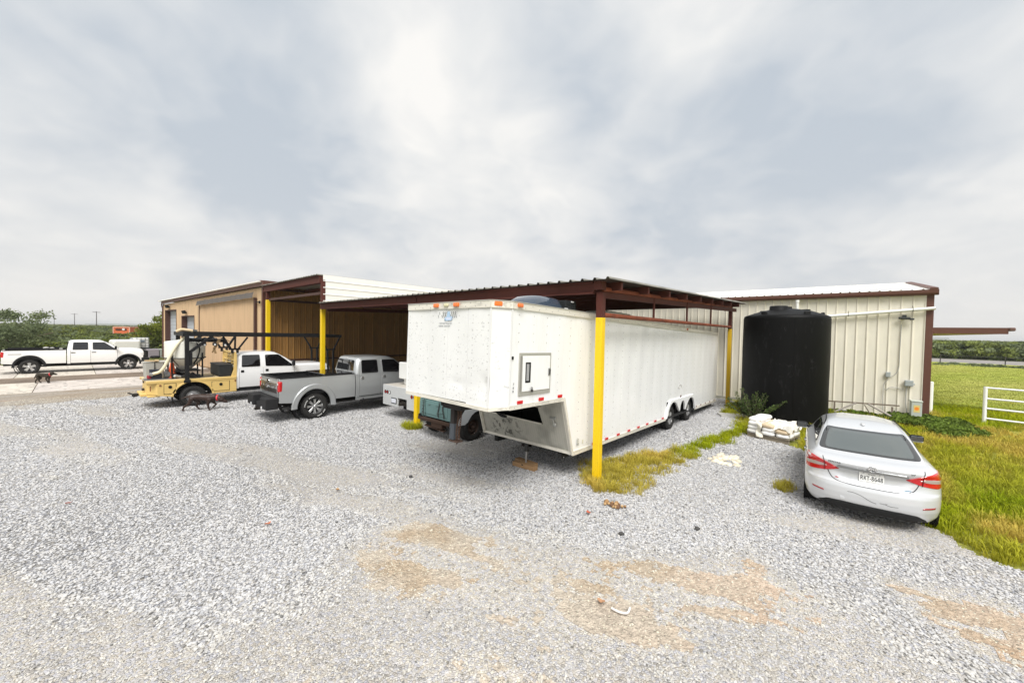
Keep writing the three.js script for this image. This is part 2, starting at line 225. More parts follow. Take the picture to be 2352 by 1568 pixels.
structure('bare_earth', gridSheet(-27.5, -22.5, -7.2, 5, 0.09, 0.004, (x, z) => dirtAt(x, z) + edgeNoise(x, z) > 0.5, (x, z) => { const t = earthTone(x * 0.8, z * 0.35), red = sstep(0.54, 0.64, fbm(x * 1.4, z * 0.25, 4, 133)) * sstep(-26, -24.6, x); return [t[0] * 0.70, t[1] * lerp(0.72, 0.52, red), t[2] * lerp(0.76, 0.4, red)]; }, 1.3), vmat(SOIL.map, SOIL.bump, 0.025));
// earth between the two concrete drives, and the drives themselves slab by slab
structure('earth_strip', gridSheet(-36, -27.4, -14, 14, 0.3, -0.012, () => true, (x, z) => { const m = fbm(x * 1.5, z * 0.6, 4, 103); return [lerp(0.13, 0.46, m), lerp(0.11, 0.38, m), lerp(0.10, 0.31, m)]; }, 1.9), vmat(SOIL.map, SOIL.bump, 0.05));
function drive(x0, x1, zs) {
  const g = new THREE.Group(); g.name = numbered('concrete_drive'); g.userData = { kind: 'structure' }; scene.add(g);
  for (let i = 0; i + 1 < zs.length; i++) { const b = clean(new RoundedBoxGeometry(x1 - x0, 0.16, zs[i + 1] - zs[i] - 0.025, 1, 0.012)), p = b.attributes.position, uv = b.attributes.uv; b.translate((x0 + x1) / 2, -0.065, (zs[i] + zs[i + 1]) / 2); for (let k = 0; k < p.count; k++) uv.setXY(k, p.getX(k) / 5 + i * 0.37, p.getZ(k) / 5); part('slab', b, new THREE.MeshStandardMaterial({ map: CONC, roughness: 0.92, color: new THREE.Color().setRGB(0.77 - (i % 3) * 0.02, 0.745 - (i % 3) * 0.02, 0.71) }), g); }
}
drive(-32.1, -27.5, [-13, -8.4, -3.8, 1.25, 5.8, 10.4]);
drive(-46, -35.4, [-12, -7.3, -3.0, -0.9, 2.25, 6.8, 11.4]);
structure('road', span(6, 160, -0.03, 0.05, -92, -78), M(0.27, 0.25, 0.24, 0.95));

// loose crushed stone lying on the yard, one by one as far as single stones show
{
  const mk = (s) => { const g = new THREE.IcosahedronGeometry(1, 0), p = g.attributes.position, r = rng(s), seen = new Map(); for (let i = 0; i < p.count; i++) { const k = [p.getX(i), p.getY(i), p.getZ(i)].map((v) => v.toFixed(3)).join(); if (!seen.has(k)) seen.set(k, 0.72 + 0.5 * r()); const q = seen.get(k); p.setXYZ(i, p.getX(i) * q, p.getY(i) * q, p.getZ(i) * q); } g.computeVertexNormals(); return clean(g); };
  const lists = [[], [], []], inv = new THREE.Quaternion().copy(camera.quaternion).invert(), v = V(0, 0, 0), c = new THREE.Color(), r = rng(11);
  for (let x = -25.2; x < 5; x += 0.5) for (let z = -21.2; z < 1.5; z += 0.5) {
    const d = Math.hypot(x, z); v.set(x + 0.25, -3.1, z + 0.25).applyQuaternion(inv); if (v.z > -0.8 || Math.abs(v.x) > -v.z * 1.5 + 1 || d > 29) continue;
    if (x < -25.2 || (z < -12 && x < -7)) continue;
    const den = d < 8 ? 1250 : d < 12 ? 900 : d < 18 ? 560 : 330, n = Math.round(den * 0.25);
    for (let k = 0; k < n; k++) {
      const px = x + r() * 0.5, pz = z + r() * 0.5; if (!inLot(px, pz)) continue;
      const dirt = dirtAt(px, pz); if (r() < dirt * 0.6 || r() < greenAt(px, pz) * 0.6) continue;
      const small = dirt > 0.25 ? 0.45 + 0.5 * r() * r() : 1, s = (0.0105 + 0.010 * r() * r() + 0.003 * r()) * small * (d > 18 ? 1.5 : d > 12 ? 1.2 : 1), t = r(), w = r() - 0.5, b = (t < 0.05 ? 0.14 + t : 0.375 + 0.19 * r()) * (1 + 0.12 * dirt);
      c.setRGB(b * (1.01 + w * 0.05 + dirt * 0.06), b * (1 + w * 0.01), b * (1.0 - w * 0.07 - dirt * 0.2));
      lists[Math.floor(r() * 3)].push([mtx(px, s * (0.2 + 0.35 * r()) * (1 - 0.5 * dirt), pz, r() * 6.28, s * (0.9 + 0.7 * r()), r() * 0.7 - 0.35, r() * 0.7 - 0.35, s * 0.72, s), c.clone()]);
    }
  }
  lists.forEach((l, i) => instances('loose_gravel', mk(i + 3), new THREE.MeshStandardMaterial({ color: 0xffffff, roughness: 0.95, flatShading: true }), l, 'loose pale grey crushed stone covering the yard', 'gravel'));
}

// ---------------------------------------------------------------- grass and plants
function tuft(blades, h, spread, seed, wide = 0.007, droop = 0.5) {
  const r = rng(seed), p = [];
  for (let i = 0; i < blades; i++) { const a = r() * 6.28, R = spread * Math.sqrt(r()), x = R * Math.cos(a), z = R * Math.sin(a), b = a + (r() - 0.5) * 2, l = h * (0.5 + 0.6 * r()), lean = droop * l * (0.3 + r()), w = wide * (0.7 + 0.6 * r()), sx = -Math.sin(b) * w, sz = Math.cos(b) * w, mx = x + Math.cos(b) * lean * 0.35, mz = z + Math.sin(b) * lean * 0.35, tx = x + Math.cos(b) * lean, tz = z + Math.sin(b) * lean; p.push(x - sx, 0, z - sz, x + sx, 0, z + sz, mx + sx * 0.8, l * 0.6, mz + sz * 0.8, x - sx, 0, z - sz, mx + sx * 0.8, l * 0.6, mz + sz * 0.8, mx - sx * 0.8, l * 0.6, mz - sz * 0.8, mx - sx * 0.8, l * 0.6, mz - sz * 0.8, mx + sx * 0.8, l * 0.6, mz + sz * 0.8, tx, l * (1 - droop * 0.25), tz); }
  const g = new THREE.BufferGeometry(); g.setAttribute('position', new THREE.Float32BufferAttribute(p, 3)); g.computeVertexNormals(); return clean(g);
}
const leafMat = () => new THREE.MeshPhysicalMaterial({ color: 0xffffff, roughness: 0.8, transmission: 0.35, thickness: 0, ior: 1.3, specularIntensity: 0.1 });
{
  const r = rng(23), c = new THREE.Color(), near = [], far = [], strip = [], tufts = [tuft(16, 0.17, 0.08, 1), tuft(20, 0.24, 0.10, 2, 0.006, 0.7), tuft(34, 0.3, 0.4, 3, 0.016, 0.5)];
  const tint = (x, z, dry) => { const m = fbm(x * 0.45 + 9, z * 0.45, 3, 111), k = 0.75 + 0.5 * r(); dry = clamp(dry + sstep(0.47, 0.66, fbm(x * 0.8, z * 0.5 + 4, 3, 113)) * 0.7); return c.setRGB(lerp(lerp(0.27, 0.47, m), 0.58, dry) * k, lerp(lerp(0.36, 0.47, m), 0.46, dry) * k, lerp(0.014, 0.10, dry) * k).clone(); };
  for (let x = -3.9; x < 15; x += 0.5) for (let z = -30; z < -4; z += 0.5) {
    const d = Math.hypot(x, z); if (x > 2 + (-z) * 0.34) continue; if (z < -21.3 && x < 2.4) continue;
    const n = Math.round((d < 14 ? 130 : d < 20 ? 80 : 44) * 0.25);
    for (let k = 0; k < n; k++) { const px = x + r() * 0.5, pz = z + r() * 0.5; const e = lotEdge(px, pz) + nz(px, pz, 81, 1.3) * 0.7; if (e < -0.12 || r() < sstep(0.25, -0.15, e)) continue; if (px > -2.3 && px < -0.9 && pz < -13.5 && pz > -14.9) continue; if (Math.hypot(px + 1.6, pz + 17.9) < 1.5) continue;
      const bare = sstep(0.55, 0.75, fbm(px * 0.5 + 2, pz * 0.5, 3, 117)); if (r() < bare * 0.5) continue;
      near.push([mtx(px, -0.02, pz, r() * 6.28, 0.55 + 0.65 * r()), tint(px, pz, bare * 0.6 + (pz < -12 && pz > -18.5 ? 0.25 : 0))]); }
  }
  for (let k = 0; k < 16000; k++) { const z = -27 - Math.pow(r(), 1.3) * 50, x = 2.4 + (-z - 21) * 0.03 + r() * (-z) * 0.34; far.push([mtx(x, -0.02, z, r() * 6.28, 0.6 + 0.5 * r(), 0, 0, 0.45 + 0.3 * r()), (() => { const m = fbm(x * 0.25, z * 0.12, 3, 141), k = 0.8 + 0.4 * r(); return c.setRGB(lerp(0.40, 0.60, m) * k, lerp(0.50, 0.58, m) * k, lerp(0.07, 0.20, m) * k).clone(); })()]); }
  for (let k = 0; k < 9000; k++) { const x = -5 + r() * 3, z = -6.3 - r() * 10.2; if (r() > greenAt(x, z) * (0.35 + sstep(0.35, 0.6, fbm(x * 2.2, z * 2.2, 3, 143)))) continue; const lush = sstep(-9.2, -11.5, z) * 0.8 + 0.2 * vnoise(x * 3, z * 3, 5); strip.push([mtx(x, 0, z, r() * 6.28, 0.35 + 0.45 * r()), tint(x + 30, z, 0.85 - lush)]); }
  for (let k = 0; k < 60; k++) { const a = r() * 6.28, q = 0.26 * Math.sqrt(r()); strip.push([mtx(-10.43 + q * Math.cos(a) * 1.3, 0, -7.12 + q * Math.sin(a), r() * 6.28, 0.5 + 0.6 * r()), tint(0, 0, r() * 0.4)]); }
  for (let k = 0; k < 40; k++) { const a = r() * 6.28, q = 0.3 * Math.sqrt(r()); strip.push([mtx(-0.86 + q * 0.5 * Math.cos(a), 0, -9.7 + q * Math.sin(a), r() * 6.28, 0.4 + 0.4 * r()), tint(0, 0, 0.5 + r() * 0.4)]); }
  instances('grass', tufts[0], leafMat(), near.filter((_, i) => i % 3), 'yellow green grass of the lawn right of the gravel', 'grass');
  instances('grass', tufts[1], leafMat(), near.filter((_, i) => i % 3 === 0), 'taller yellow green blades among the lawn on the right', 'grass');
  instances('grass', tufts[2], leafMat(), far, 'mown pale grass of the field beyond the white gate', 'grass');
  instances('grass', tufts[1], leafMat(), strip, 'dry and green grass strip in the gravel beside the front yellow post', 'grass');
}
// leaves in clumps: quads turned every way round clump centres inside an egg-shaped crown
function crown(n, rx, ry, rz, leaf, seed, clumps = 26, tones = [[0.05, 0.075, 0.02], [0.11, 0.14, 0.035]], open = 0.34) {
  const r = rng(seed), p = [], col = [], cs = [], q = new THREE.Quaternion(), gs = () => (r() + r() + r() - 1.5) / 1.5;
  for (let i = 0; i < clumps; i++) { let x, y, z; do { x = r() * 2 - 1; y = r() * 2 - 1; z = r() * 2 - 1; } while (x * x + y * y + z * z > 1); const k = 0.6 + 0.4 * r(); cs.push([x * k * rx, y * k * ry, z * k * rz, 0.55 + 0.7 * r(), r()]); }
  for (let i = 0; i < n; i++) {
    const [cx, cy, cz, cr, ct] = cs[Math.floor(r() * clumps)], x = cx + gs() * rx * open * cr, y = cy + gs() * ry * open * cr, z = cz + gs() * rz * open * cr, s = leaf * (0.6 + 0.8 * r());
    q.setFromEuler(new THREE.Euler(r() * 6.28, r() * 6.28, r() * 6.28)); const a = V(-s, 0, 0).applyQuaternion(q), b = V(0, s * 0.55, 0).applyQuaternion(q);
    p.push(x + a.x, y + a.y, z + a.z, x + b.x, y + b.y, z + b.z, x - a.x, y - a.y, z - a.z, x + a.x, y + a.y, z + a.z, x - a.x, y - a.y, z - a.z, x - b.x, y - b.y, z - b.z);
    const t = clamp(ct * 0.6 + r() * 0.4); for (let k = 0; k < 6; k++) col.push(...[0, 1, 2].map((m) => lerp(tones[0][m], tones[1][m], t)));
  }
  const g = new THREE.BufferGeometry(); g.setAttribute('position', new THREE.Float32BufferAttribute(p, 3)); g.setAttribute('color', new THREE.Float32BufferAttribute(col, 3)); g.computeVertexNormals(); return g;
}
const foliage = () => new THREE.MeshPhysicalMaterial({ vertexColors: true, roughness: 0.8, transmission: 0.3, thickness: 0, ior: 1.3, specularIntensity: 0.3 });
const bark = M(0.13, 0.10, 0.075, 0.95);
function limbs(h, spread, n, seed, r0 = 0.09) { const r = rng(seed), gs = [pipe([[0, 0, 0], [0.05, h * 0.3, 0.03], [0, h * 0.62, 0]], r0, 8, 7)]; for (let i = 0; i < n; i++) { const a = r() * 6.28, e = spread * (0.5 + 0.5 * r()); gs.push(pipe([[0, h * 0.15, 0], [e * 0.35 * Math.cos(a), h * (0.4 + 0.1 * r()), e * 0.35 * Math.sin(a)], [e * Math.cos(a), h * (0.6 + 0.35 * r()), e * Math.sin(a)]], r0 * 0.4, 8, 5)); } return merge(gs); }
function tree(name, label, category, [x, z], rx, ry, h0, n, leaf, seed, tones, group) { const t = thing(name, label, category, [x, 0, z], 0, group), g = crown(n, rx, ry, rx, leaf, seed, 34, tones, 0.36); g.translate(0, h0 + ry, 0); part('crown', g, foliage(), t); part('trunk', limbs(h0 + ry * 1.5, rx * 0.8, 9, seed + 1, 0.1), bark, t); return t; }
const OLIVE = [[0.07, 0.10, 0.025], [0.27, 0.31, 0.085]], BRIGHT = [[0.07, 0.10, 0.015], [0.27, 0.30, 0.045]], GREY = [[0.08, 0.11, 0.055], [0.27, 0.31, 0.16]];
tree('mesquite_tree', 'large grey green bush at the far left behind the white pickup', 'bush', [-58, 4.0], 3.7, 2.15, 0.3, 8000, 0.11, 31, GREY);
tree('mesquite_tree', 'bright green tree left of the tan building corner behind the caged white tank', 'tree', [-64, -7.35], 2.9, 1.7, 0.3, 6000, 0.11, 33, BRIGHT);
tree('mesquite_tree', 'taller thin topped tree touching the left edge of the tan building', 'tree', [-66, -8.6], 2.6, 2.6, 0.8, 4500, 0.11, 35, BRIGHT);
tree('mesquite_tree', 'yellow tinged bush in front of the orange container', 'bush', [-82, -7.1], 2.3, 0.95, 0.05, 2600, 0.11, 37, [[0.12, 0.10, 0.015], [0.32, 0.24, 0.03]]);
{
  const r = rng(43), c = new THREE.Color(), west = [[], [], []], east = [[], [], []];
  const cr = [crown(900, 1.5, 0.85, 1.5, 0.13, 51, 18, OLIVE), crown(900, 1.5, 0.85, 1.5, 0.13, 53, 18, GREY), crown(900, 1.6, 0.75, 1.6, 0.13, 55, 18, BRIGHT)];
  for (let k = 0; k < 2600; k++) { const t = r(), x = -63 - 520 * Math.pow(t, 1.6), w = -x, z = lerp(-0.19, 0.14, r()) * w, s = (0.8 + 0.6 * r()) * (w > 150 ? 1.35 : 1); if (w < 72 && z > -8.8 && z < -1.5 && r() < 0.8) continue; const low = w < 100 && z > -0.2 * w ? 0.72 : 1; c.setScalar(0.75 + 0.5 * r()); west[Math.floor(r() * 3)].push([mtx(x, 0.62 * s * low, z, r() * 6.28, s, 0, 0, s * low * (0.85 + 0.3 * r())), c.clone()]); }
  for (let k = 0; k < 2300; k++) { const t = r(), z = -96 - 420 * Math.pow(t, 1.8), x = 4 + lerp(0.05, 0.36, r()) * -z, s = 1.35 + 0.8 * r(); c.setScalar(0.8 + 0.45 * r()); east[Math.floor(r() * 2)].push([mtx(x, 0.72 * s, z, r() * 6.28, s, 0, 0, s * (0.8 + 0.3 * r())), c.clone()]); }
  west.forEach((l, i) => instances('brush', cr[i], foliage(), l, 'low green brush country running to the horizon on the left', 'brush'));
  east.forEach((l, i) => l.length && instances('brush', cr[i], foliage(), l, 'dense green brush line beyond the road on the right', 'brush'));
  const weeds = []; for (let k = 0; k < 60; k++) { const z = -68.5 - r() * 4, x = 6 + r() * 24, s = 0.3 + 0.35 * r() * r(); weeds.push([mtx(x, 0.2 * s, z, r() * 6.28, s * 1.5, 0, 0, s * 0.7), c.setScalar(0.8 + 0.4 * r()).clone()]); }
  instances('weeds', cr[1], foliage(), weeds, 'row of dark weeds along the wire fence by the road', 'weeds');
}
// a low far ridge on the horizon
{ const pts = []; for (let i = 0; i <= 60; i++) pts.push([-2600 + i * 90, 3 + 16 * fbm(i * 0.21, 3, 3, 131) * (i > 30 ? 1.1 : 0.55)]); const s = shapeOf([[-2600, -2], ...pts, [2800, -2]]); structure('hills', put(new THREE.ExtrudeGeometry(s, { depth: 120, bevelEnabled: false }), -1000 - 700, 0, -2100 + 250, 0, 0.72, 0), M(0.10, 0.13, 0.07, 1)); }
// ---------------------------------------------------------------- buildings
const grime = (s, lo, k = 60) => tex(256, 512, (x, y) => { const a = fbm(x / 12, y / 64, 4, s, 1e9), b = fbm(x / 40, y / 40, 3, s + 7, 1e9), v = 1 - lo * (0.6 * sstep(0.45, 0.8, a) + 0.5 * sstep(0.5, 0.8, b)); return [v, v * 0.99, v * 0.965]; }, true, [0.5, 0.25]);
const creamSteel = [0, 1, 2].map((i) => new THREE.MeshStandardMaterial({ color: new THREE.Color().setRGB(0.80 - i * 0.006, 0.775 - i * 0.006, 0.705 - i * 0.007), roughness: 0.55, metalness: 0, map: grime(201 + i, 0.03) }));
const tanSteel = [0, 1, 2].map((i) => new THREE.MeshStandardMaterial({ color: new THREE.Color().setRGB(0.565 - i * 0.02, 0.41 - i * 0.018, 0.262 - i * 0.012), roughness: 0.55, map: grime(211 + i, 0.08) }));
const shadeTan = [0, 1, 2].map((i) => new THREE.MeshStandardMaterial({ color: new THREE.Color().setRGB(0.35 - i * 0.02, 0.19 - i * 0.012, 0.06 - i * 0.005), roughness: 0.45, map: grime(211 + i, 0.08) }));  // same workshop tan, with the carport shade darkened into the colour
const whiteSteel = [0, 1].map((i) => new THREE.MeshStandardMaterial({ color: new THREE.Color().setRGB(0.92 - i * 0.01, 0.92 - i * 0.01, 0.92 - i * 0.01), roughness: 0.35, map: grime(221 + i, 0.02) }));
const galv = new THREE.MeshStandardMaterial({ color: new THREE.Color().setRGB(0.36, 0.35, 0.32), roughness: 0.5, metalness: 0.4, map: grime(225, 0.3) });
const rust = tex(256, 256, (x, y) => { const a = fbm(x / 10, y / 10, 4, 231), b = sstep(0.55, 0.7, fbm(x / 5, y / 5, 3, 237)); return [lerp(0.62, 0.95, a) + b * 0.05, lerp(0.6, 0.85, a) - b * 0.02, lerp(0.58, 0.85, a) - b * 0.05]; }, true, [2, 2]);
const redIron = new THREE.MeshStandardMaterial({ color: new THREE.Color().setRGB(0.145, 0.038, 0.023), roughness: 0.75, map: rust });
const rustIron = new THREE.MeshStandardMaterial({ color: new THREE.Color().setRGB(0.36, 0.135, 0.07), roughness: 0.85, map: tex(128, 128, (x, y) => { const a = sstep(0.42, 0.62, fbm(x / 6, y / 6, 4, 241)); return [lerp(0.55, 1, a), lerp(0.42, 0.85, a), lerp(0.4, 0.75, a)]; }, true, [6, 3]) });
const brownTrim = M(0.115, 0.045, 0.030, 0.5), brownDark = M(0.065, 0.026, 0.018, 0.6), black = M(0.012, 0.012, 0.013, 0.6), rubber = M(0.018, 0.018, 0.018, 0.85), steel = M(0.42, 0.42, 0.42, 0.4, 0.8), chrome = M(0.75, 0.75, 0.76, 0.15, 1), greyBox = M(0.36, 0.39, 0.39, 0.6), concreteM = M(0.46, 0.45, 0.42, 0.95), darkInt = M(0.03, 0.026, 0.022, 0.9);
const ZW = -21.5;                                              // front wall of the cream building
{
  const t = thing('cream_building', 'cream ribbed metal building with white roof and brown trim behind the black tank', 'building', [2.3, 0, ZW]);
  const p = 0.325, sheet = ribSheet(p, 4.78, 1, 0.036, 0.066, 0.026);
  for (let k = 0; k < 85; k++) { const m = part('wall_panel', sheet, creamSteel[(k * 7) % 3], t); m.position.set(-p * (k + 1) - 0.02, 0.06, 0); }
  part('wall', merge(span(-27.7, -0.02, 0, 4.8, -0.25, -0.02), span(-0.25, 0, 0, 4.8, -16, -0.25), span(-27.7, 0, 0, 4.8, -16.2, -16)), creamSteel[1], t);
  part('foundation', span(-8, 0.03, -0.1, 0.1, -0.1, 0.04), concreteM, t);
  part('corner_trim', merge(span(-0.04, 0.16, 0.0, 4.86, -0.2, 0.05, 0.008), span(0.02, 0.17, 0, 4.9, -0.3, -0.2, 0.008)), brownTrim, t);
  // roof: two slopes of ribbed white sheets
  const rise = Math.atan2(1.1, 8.2), len = Math.hypot(8.35, 1.1), rs = ribSheet(0.30, len, 3, 0.035, 0.07, 0.03);
  for (let k = 0; k < 31; k++) { const m = part('roof_sheet', rs, whiteSteel[k % 2], t); m.rotation.set(-Math.PI / 2 + rise, 0, 0, 'YXZ'); m.position.set(-27.7 + 0.9 * k - 0.02, 5.02, 0.22); }
  const back = part('roof', put(new THREE.BoxGeometry(27.9, 0.04, len), -13.8, 5.56, -12.2, -rise, 0, 0), whiteSteel[0], t);
  part('ridge_cap', merge(beam([-27.7, 6.13, -8.1], [0.15, 6.13, -8.1], 0.4, 0.03)), whiteSteel[1], t);
  part('rake_trim', merge(beam([0.12, 4.98, 0.25], [0.12, 6.1, -8.1], 0.22, 0.2), beam([0.12, 6.1, -8.1], [0.12, 5.0, -16.3], 0.22, 0.2)), brownTrim, t);
  // gutter with a rolled lip
  const gp = new THREE.Shape(); gp.moveTo(0, 0); gp.lineTo(0.13, 0.015); gp.quadraticCurveTo(0.2, 0.03, 0.2, 0.12); gp.lineTo(0.2, 0.2); gp.lineTo(0.17, 0.2); gp.lineTo(0.17, 0.05); gp.lineTo(0, 0.04);
  const gut = new THREE.ExtrudeGeometry(gp, { depth: 27.9, bevelEnabled: false, curveSegments: 4 }); put(gut, -27.7, 4.80, 0.04, 0, Math.PI / 2, 0); gut.scale(1, 1, 1);
  part('gutter', merge(put(new THREE.ExtrudeGeometry(gp, { depth: 27.95, bevelEnabled: false, curveSegments: 4 }), 0.25, 4.81, 0.045, 0, -Math.PI / 2, 0), span(0.235, 0.25, 4.81, 5.02, 0.04, 0.25)), brownTrim, t);
  part('vent_pipe', merge(cyl(0.055, 0.055, 0.45, 12, -4.0, 4.55, 0.25), cyl(0.07, 0.07, 0.1, 12, -4.0, 4.72, 0.25)), M(0.8, 0.8, 0.77, 0.5), t);
  part('flood_light', merge(rbox(0.12, 0.1, 0.1, -0.62, 4.02, 0.07, 0.02), rbox(0.34, 0.09, 0.1, -0.62, 3.94, 0.16, 0.03, 0.2, 0, -0.06), rbox(0.12, 0.07, 0.12, -0.42, 3.9, 0.2, 0.02)), M(0.05, 0.055, 0.055, 0.5), t);
  part('conduit', merge(pipe([[-0.69, 3.7, 0.055], [-0.7, 2.6, 0.055], [-0.72, 1.95, 0.055], [-0.82, 1.7, 0.055], [-0.98, 1.6, 0.055], [-1.06, 1.6, 0.055]], 0.012, 30, 6), pipe([[-1.05, 1.6, 0.06], [-1.0, 1.5, 0.06], [-1.1, 1.35, 0.06], [-1.13, 0.9, 0.06], [-1.11, 0.1, 0.06]], 0.011, 24, 6), pipe([[-0.55, 1.16, 0.06], [-0.9, 1.2, 0.06], [-0.98, 1.16, 0.06], [-1.02, 1.08, 0.06], [-1.09, 1.09, 0.06], [-1.09, 1.14, 0.06]], 0.012, 24, 6), pipe([[-0.47, 1.35, 0.06], [-0.48, 0.7, 0.06], [-0.42, 0.05, 0.06]], 0.017, 12, 6)), M(0.42, 0.42, 0.40, 0.6), t);
  // the short canopy on the far right side of the building
}
single('electrical_box', merge(rbox(0.14, 0.2, 0.09, 0, 0, 0, 0.012), box(0.11, 0.17, 0.012, 0, 0, 0.048)), greyBox, 'small grey electrical box mid height on the cream wall', 'electrical box', null, [1.29, 1.7, ZW + 0.08]);
single('electrical_box', merge(rbox(0.24, 0.23, 0.12, 0, 0, 0, 0.015), box(0.2, 0.19, 0.012, 0, 0, 0.064), cyl(0.03, 0.03, 0.05, 10, 0.135, -0.02, 0.02, 0, 0, Math.PI / 2)), greyBox, 'larger grey electrical box with knob near the right corner of the cream wall', 'electrical box', null, [1.88, 1.41, ZW + 0.1]);
{
  const a = [-0.75, 4.03, ZW + 0.16], b = [2.48, 4.31, ZW + 0.16];
  const t = thing('drain_pipe', 'long white plastic pipe sloping across the cream wall into the black tank', 'pipe', [0.8, 4.1, ZW + 0.16]);
  const g = new THREE.TubeGeometry(new THREE.LineCurve3(V(...a), V(...b)), 1, 0.062, 16, false); wpart('pipe', merge(g, put(new THREE.CylinderGeometry(0.066, 0.066, 0.006, 16), b[0], b[1], b[2], 0, 0, -Math.PI / 2 + 0.087)), M(0.84, 0.84, 0.81, 0.35), t);
  for (const f of [0.24, 0.82]) wpart('pipe_clamp', merge(put(new THREE.TorusGeometry(0.068, 0.008, 6, 16), lerp(a[0], b[0], f), lerp(a[1], b[1], f), a[2], 0, Math.PI / 2, 0), rod([lerp(a[0], b[0], f), lerp(a[1], b[1], f) + 0.06, a[2]], [lerp(a[0], b[0], f), lerp(a[1], b[1], f) + 0.16, ZW + 0.03], 0.008)), black, t);
}
{
  const t = thing('side_canopy', 'flat brown edged canopy jutting from the far right side of the cream building', 'canopy', [3.6, 3.4, -24]);
  wpart('fascia', merge(span(2.36, 4.75, 3.39, 3.64, -24.04, -24), span(4.7, 4.74, 3.4, 3.63, -55, -24.04)), brownTrim, t);
  wpart('roof_sheet', span(2.36, 4.7, 3.60, 3.63, -55, -24.04), whiteSteel[0], t);
  wpart('soffit', span(2.36, 4.69, 3.40, 3.42, -55, -24.05), M(0.55, 0.44, 0.25, 0.8), t);
  wpart('gutter', merge(rbox(0.16, 0.14, 14.1, 4.84, 3.58, -31, 0.04)), M(0.14, 0.075, 0.06, 0.6), t);
  wpart('wall_lamp', merge(rbox(0.16, 0.1, 0.12, 2.46, 3.2, -23.6, 0.03)), black, t);
}
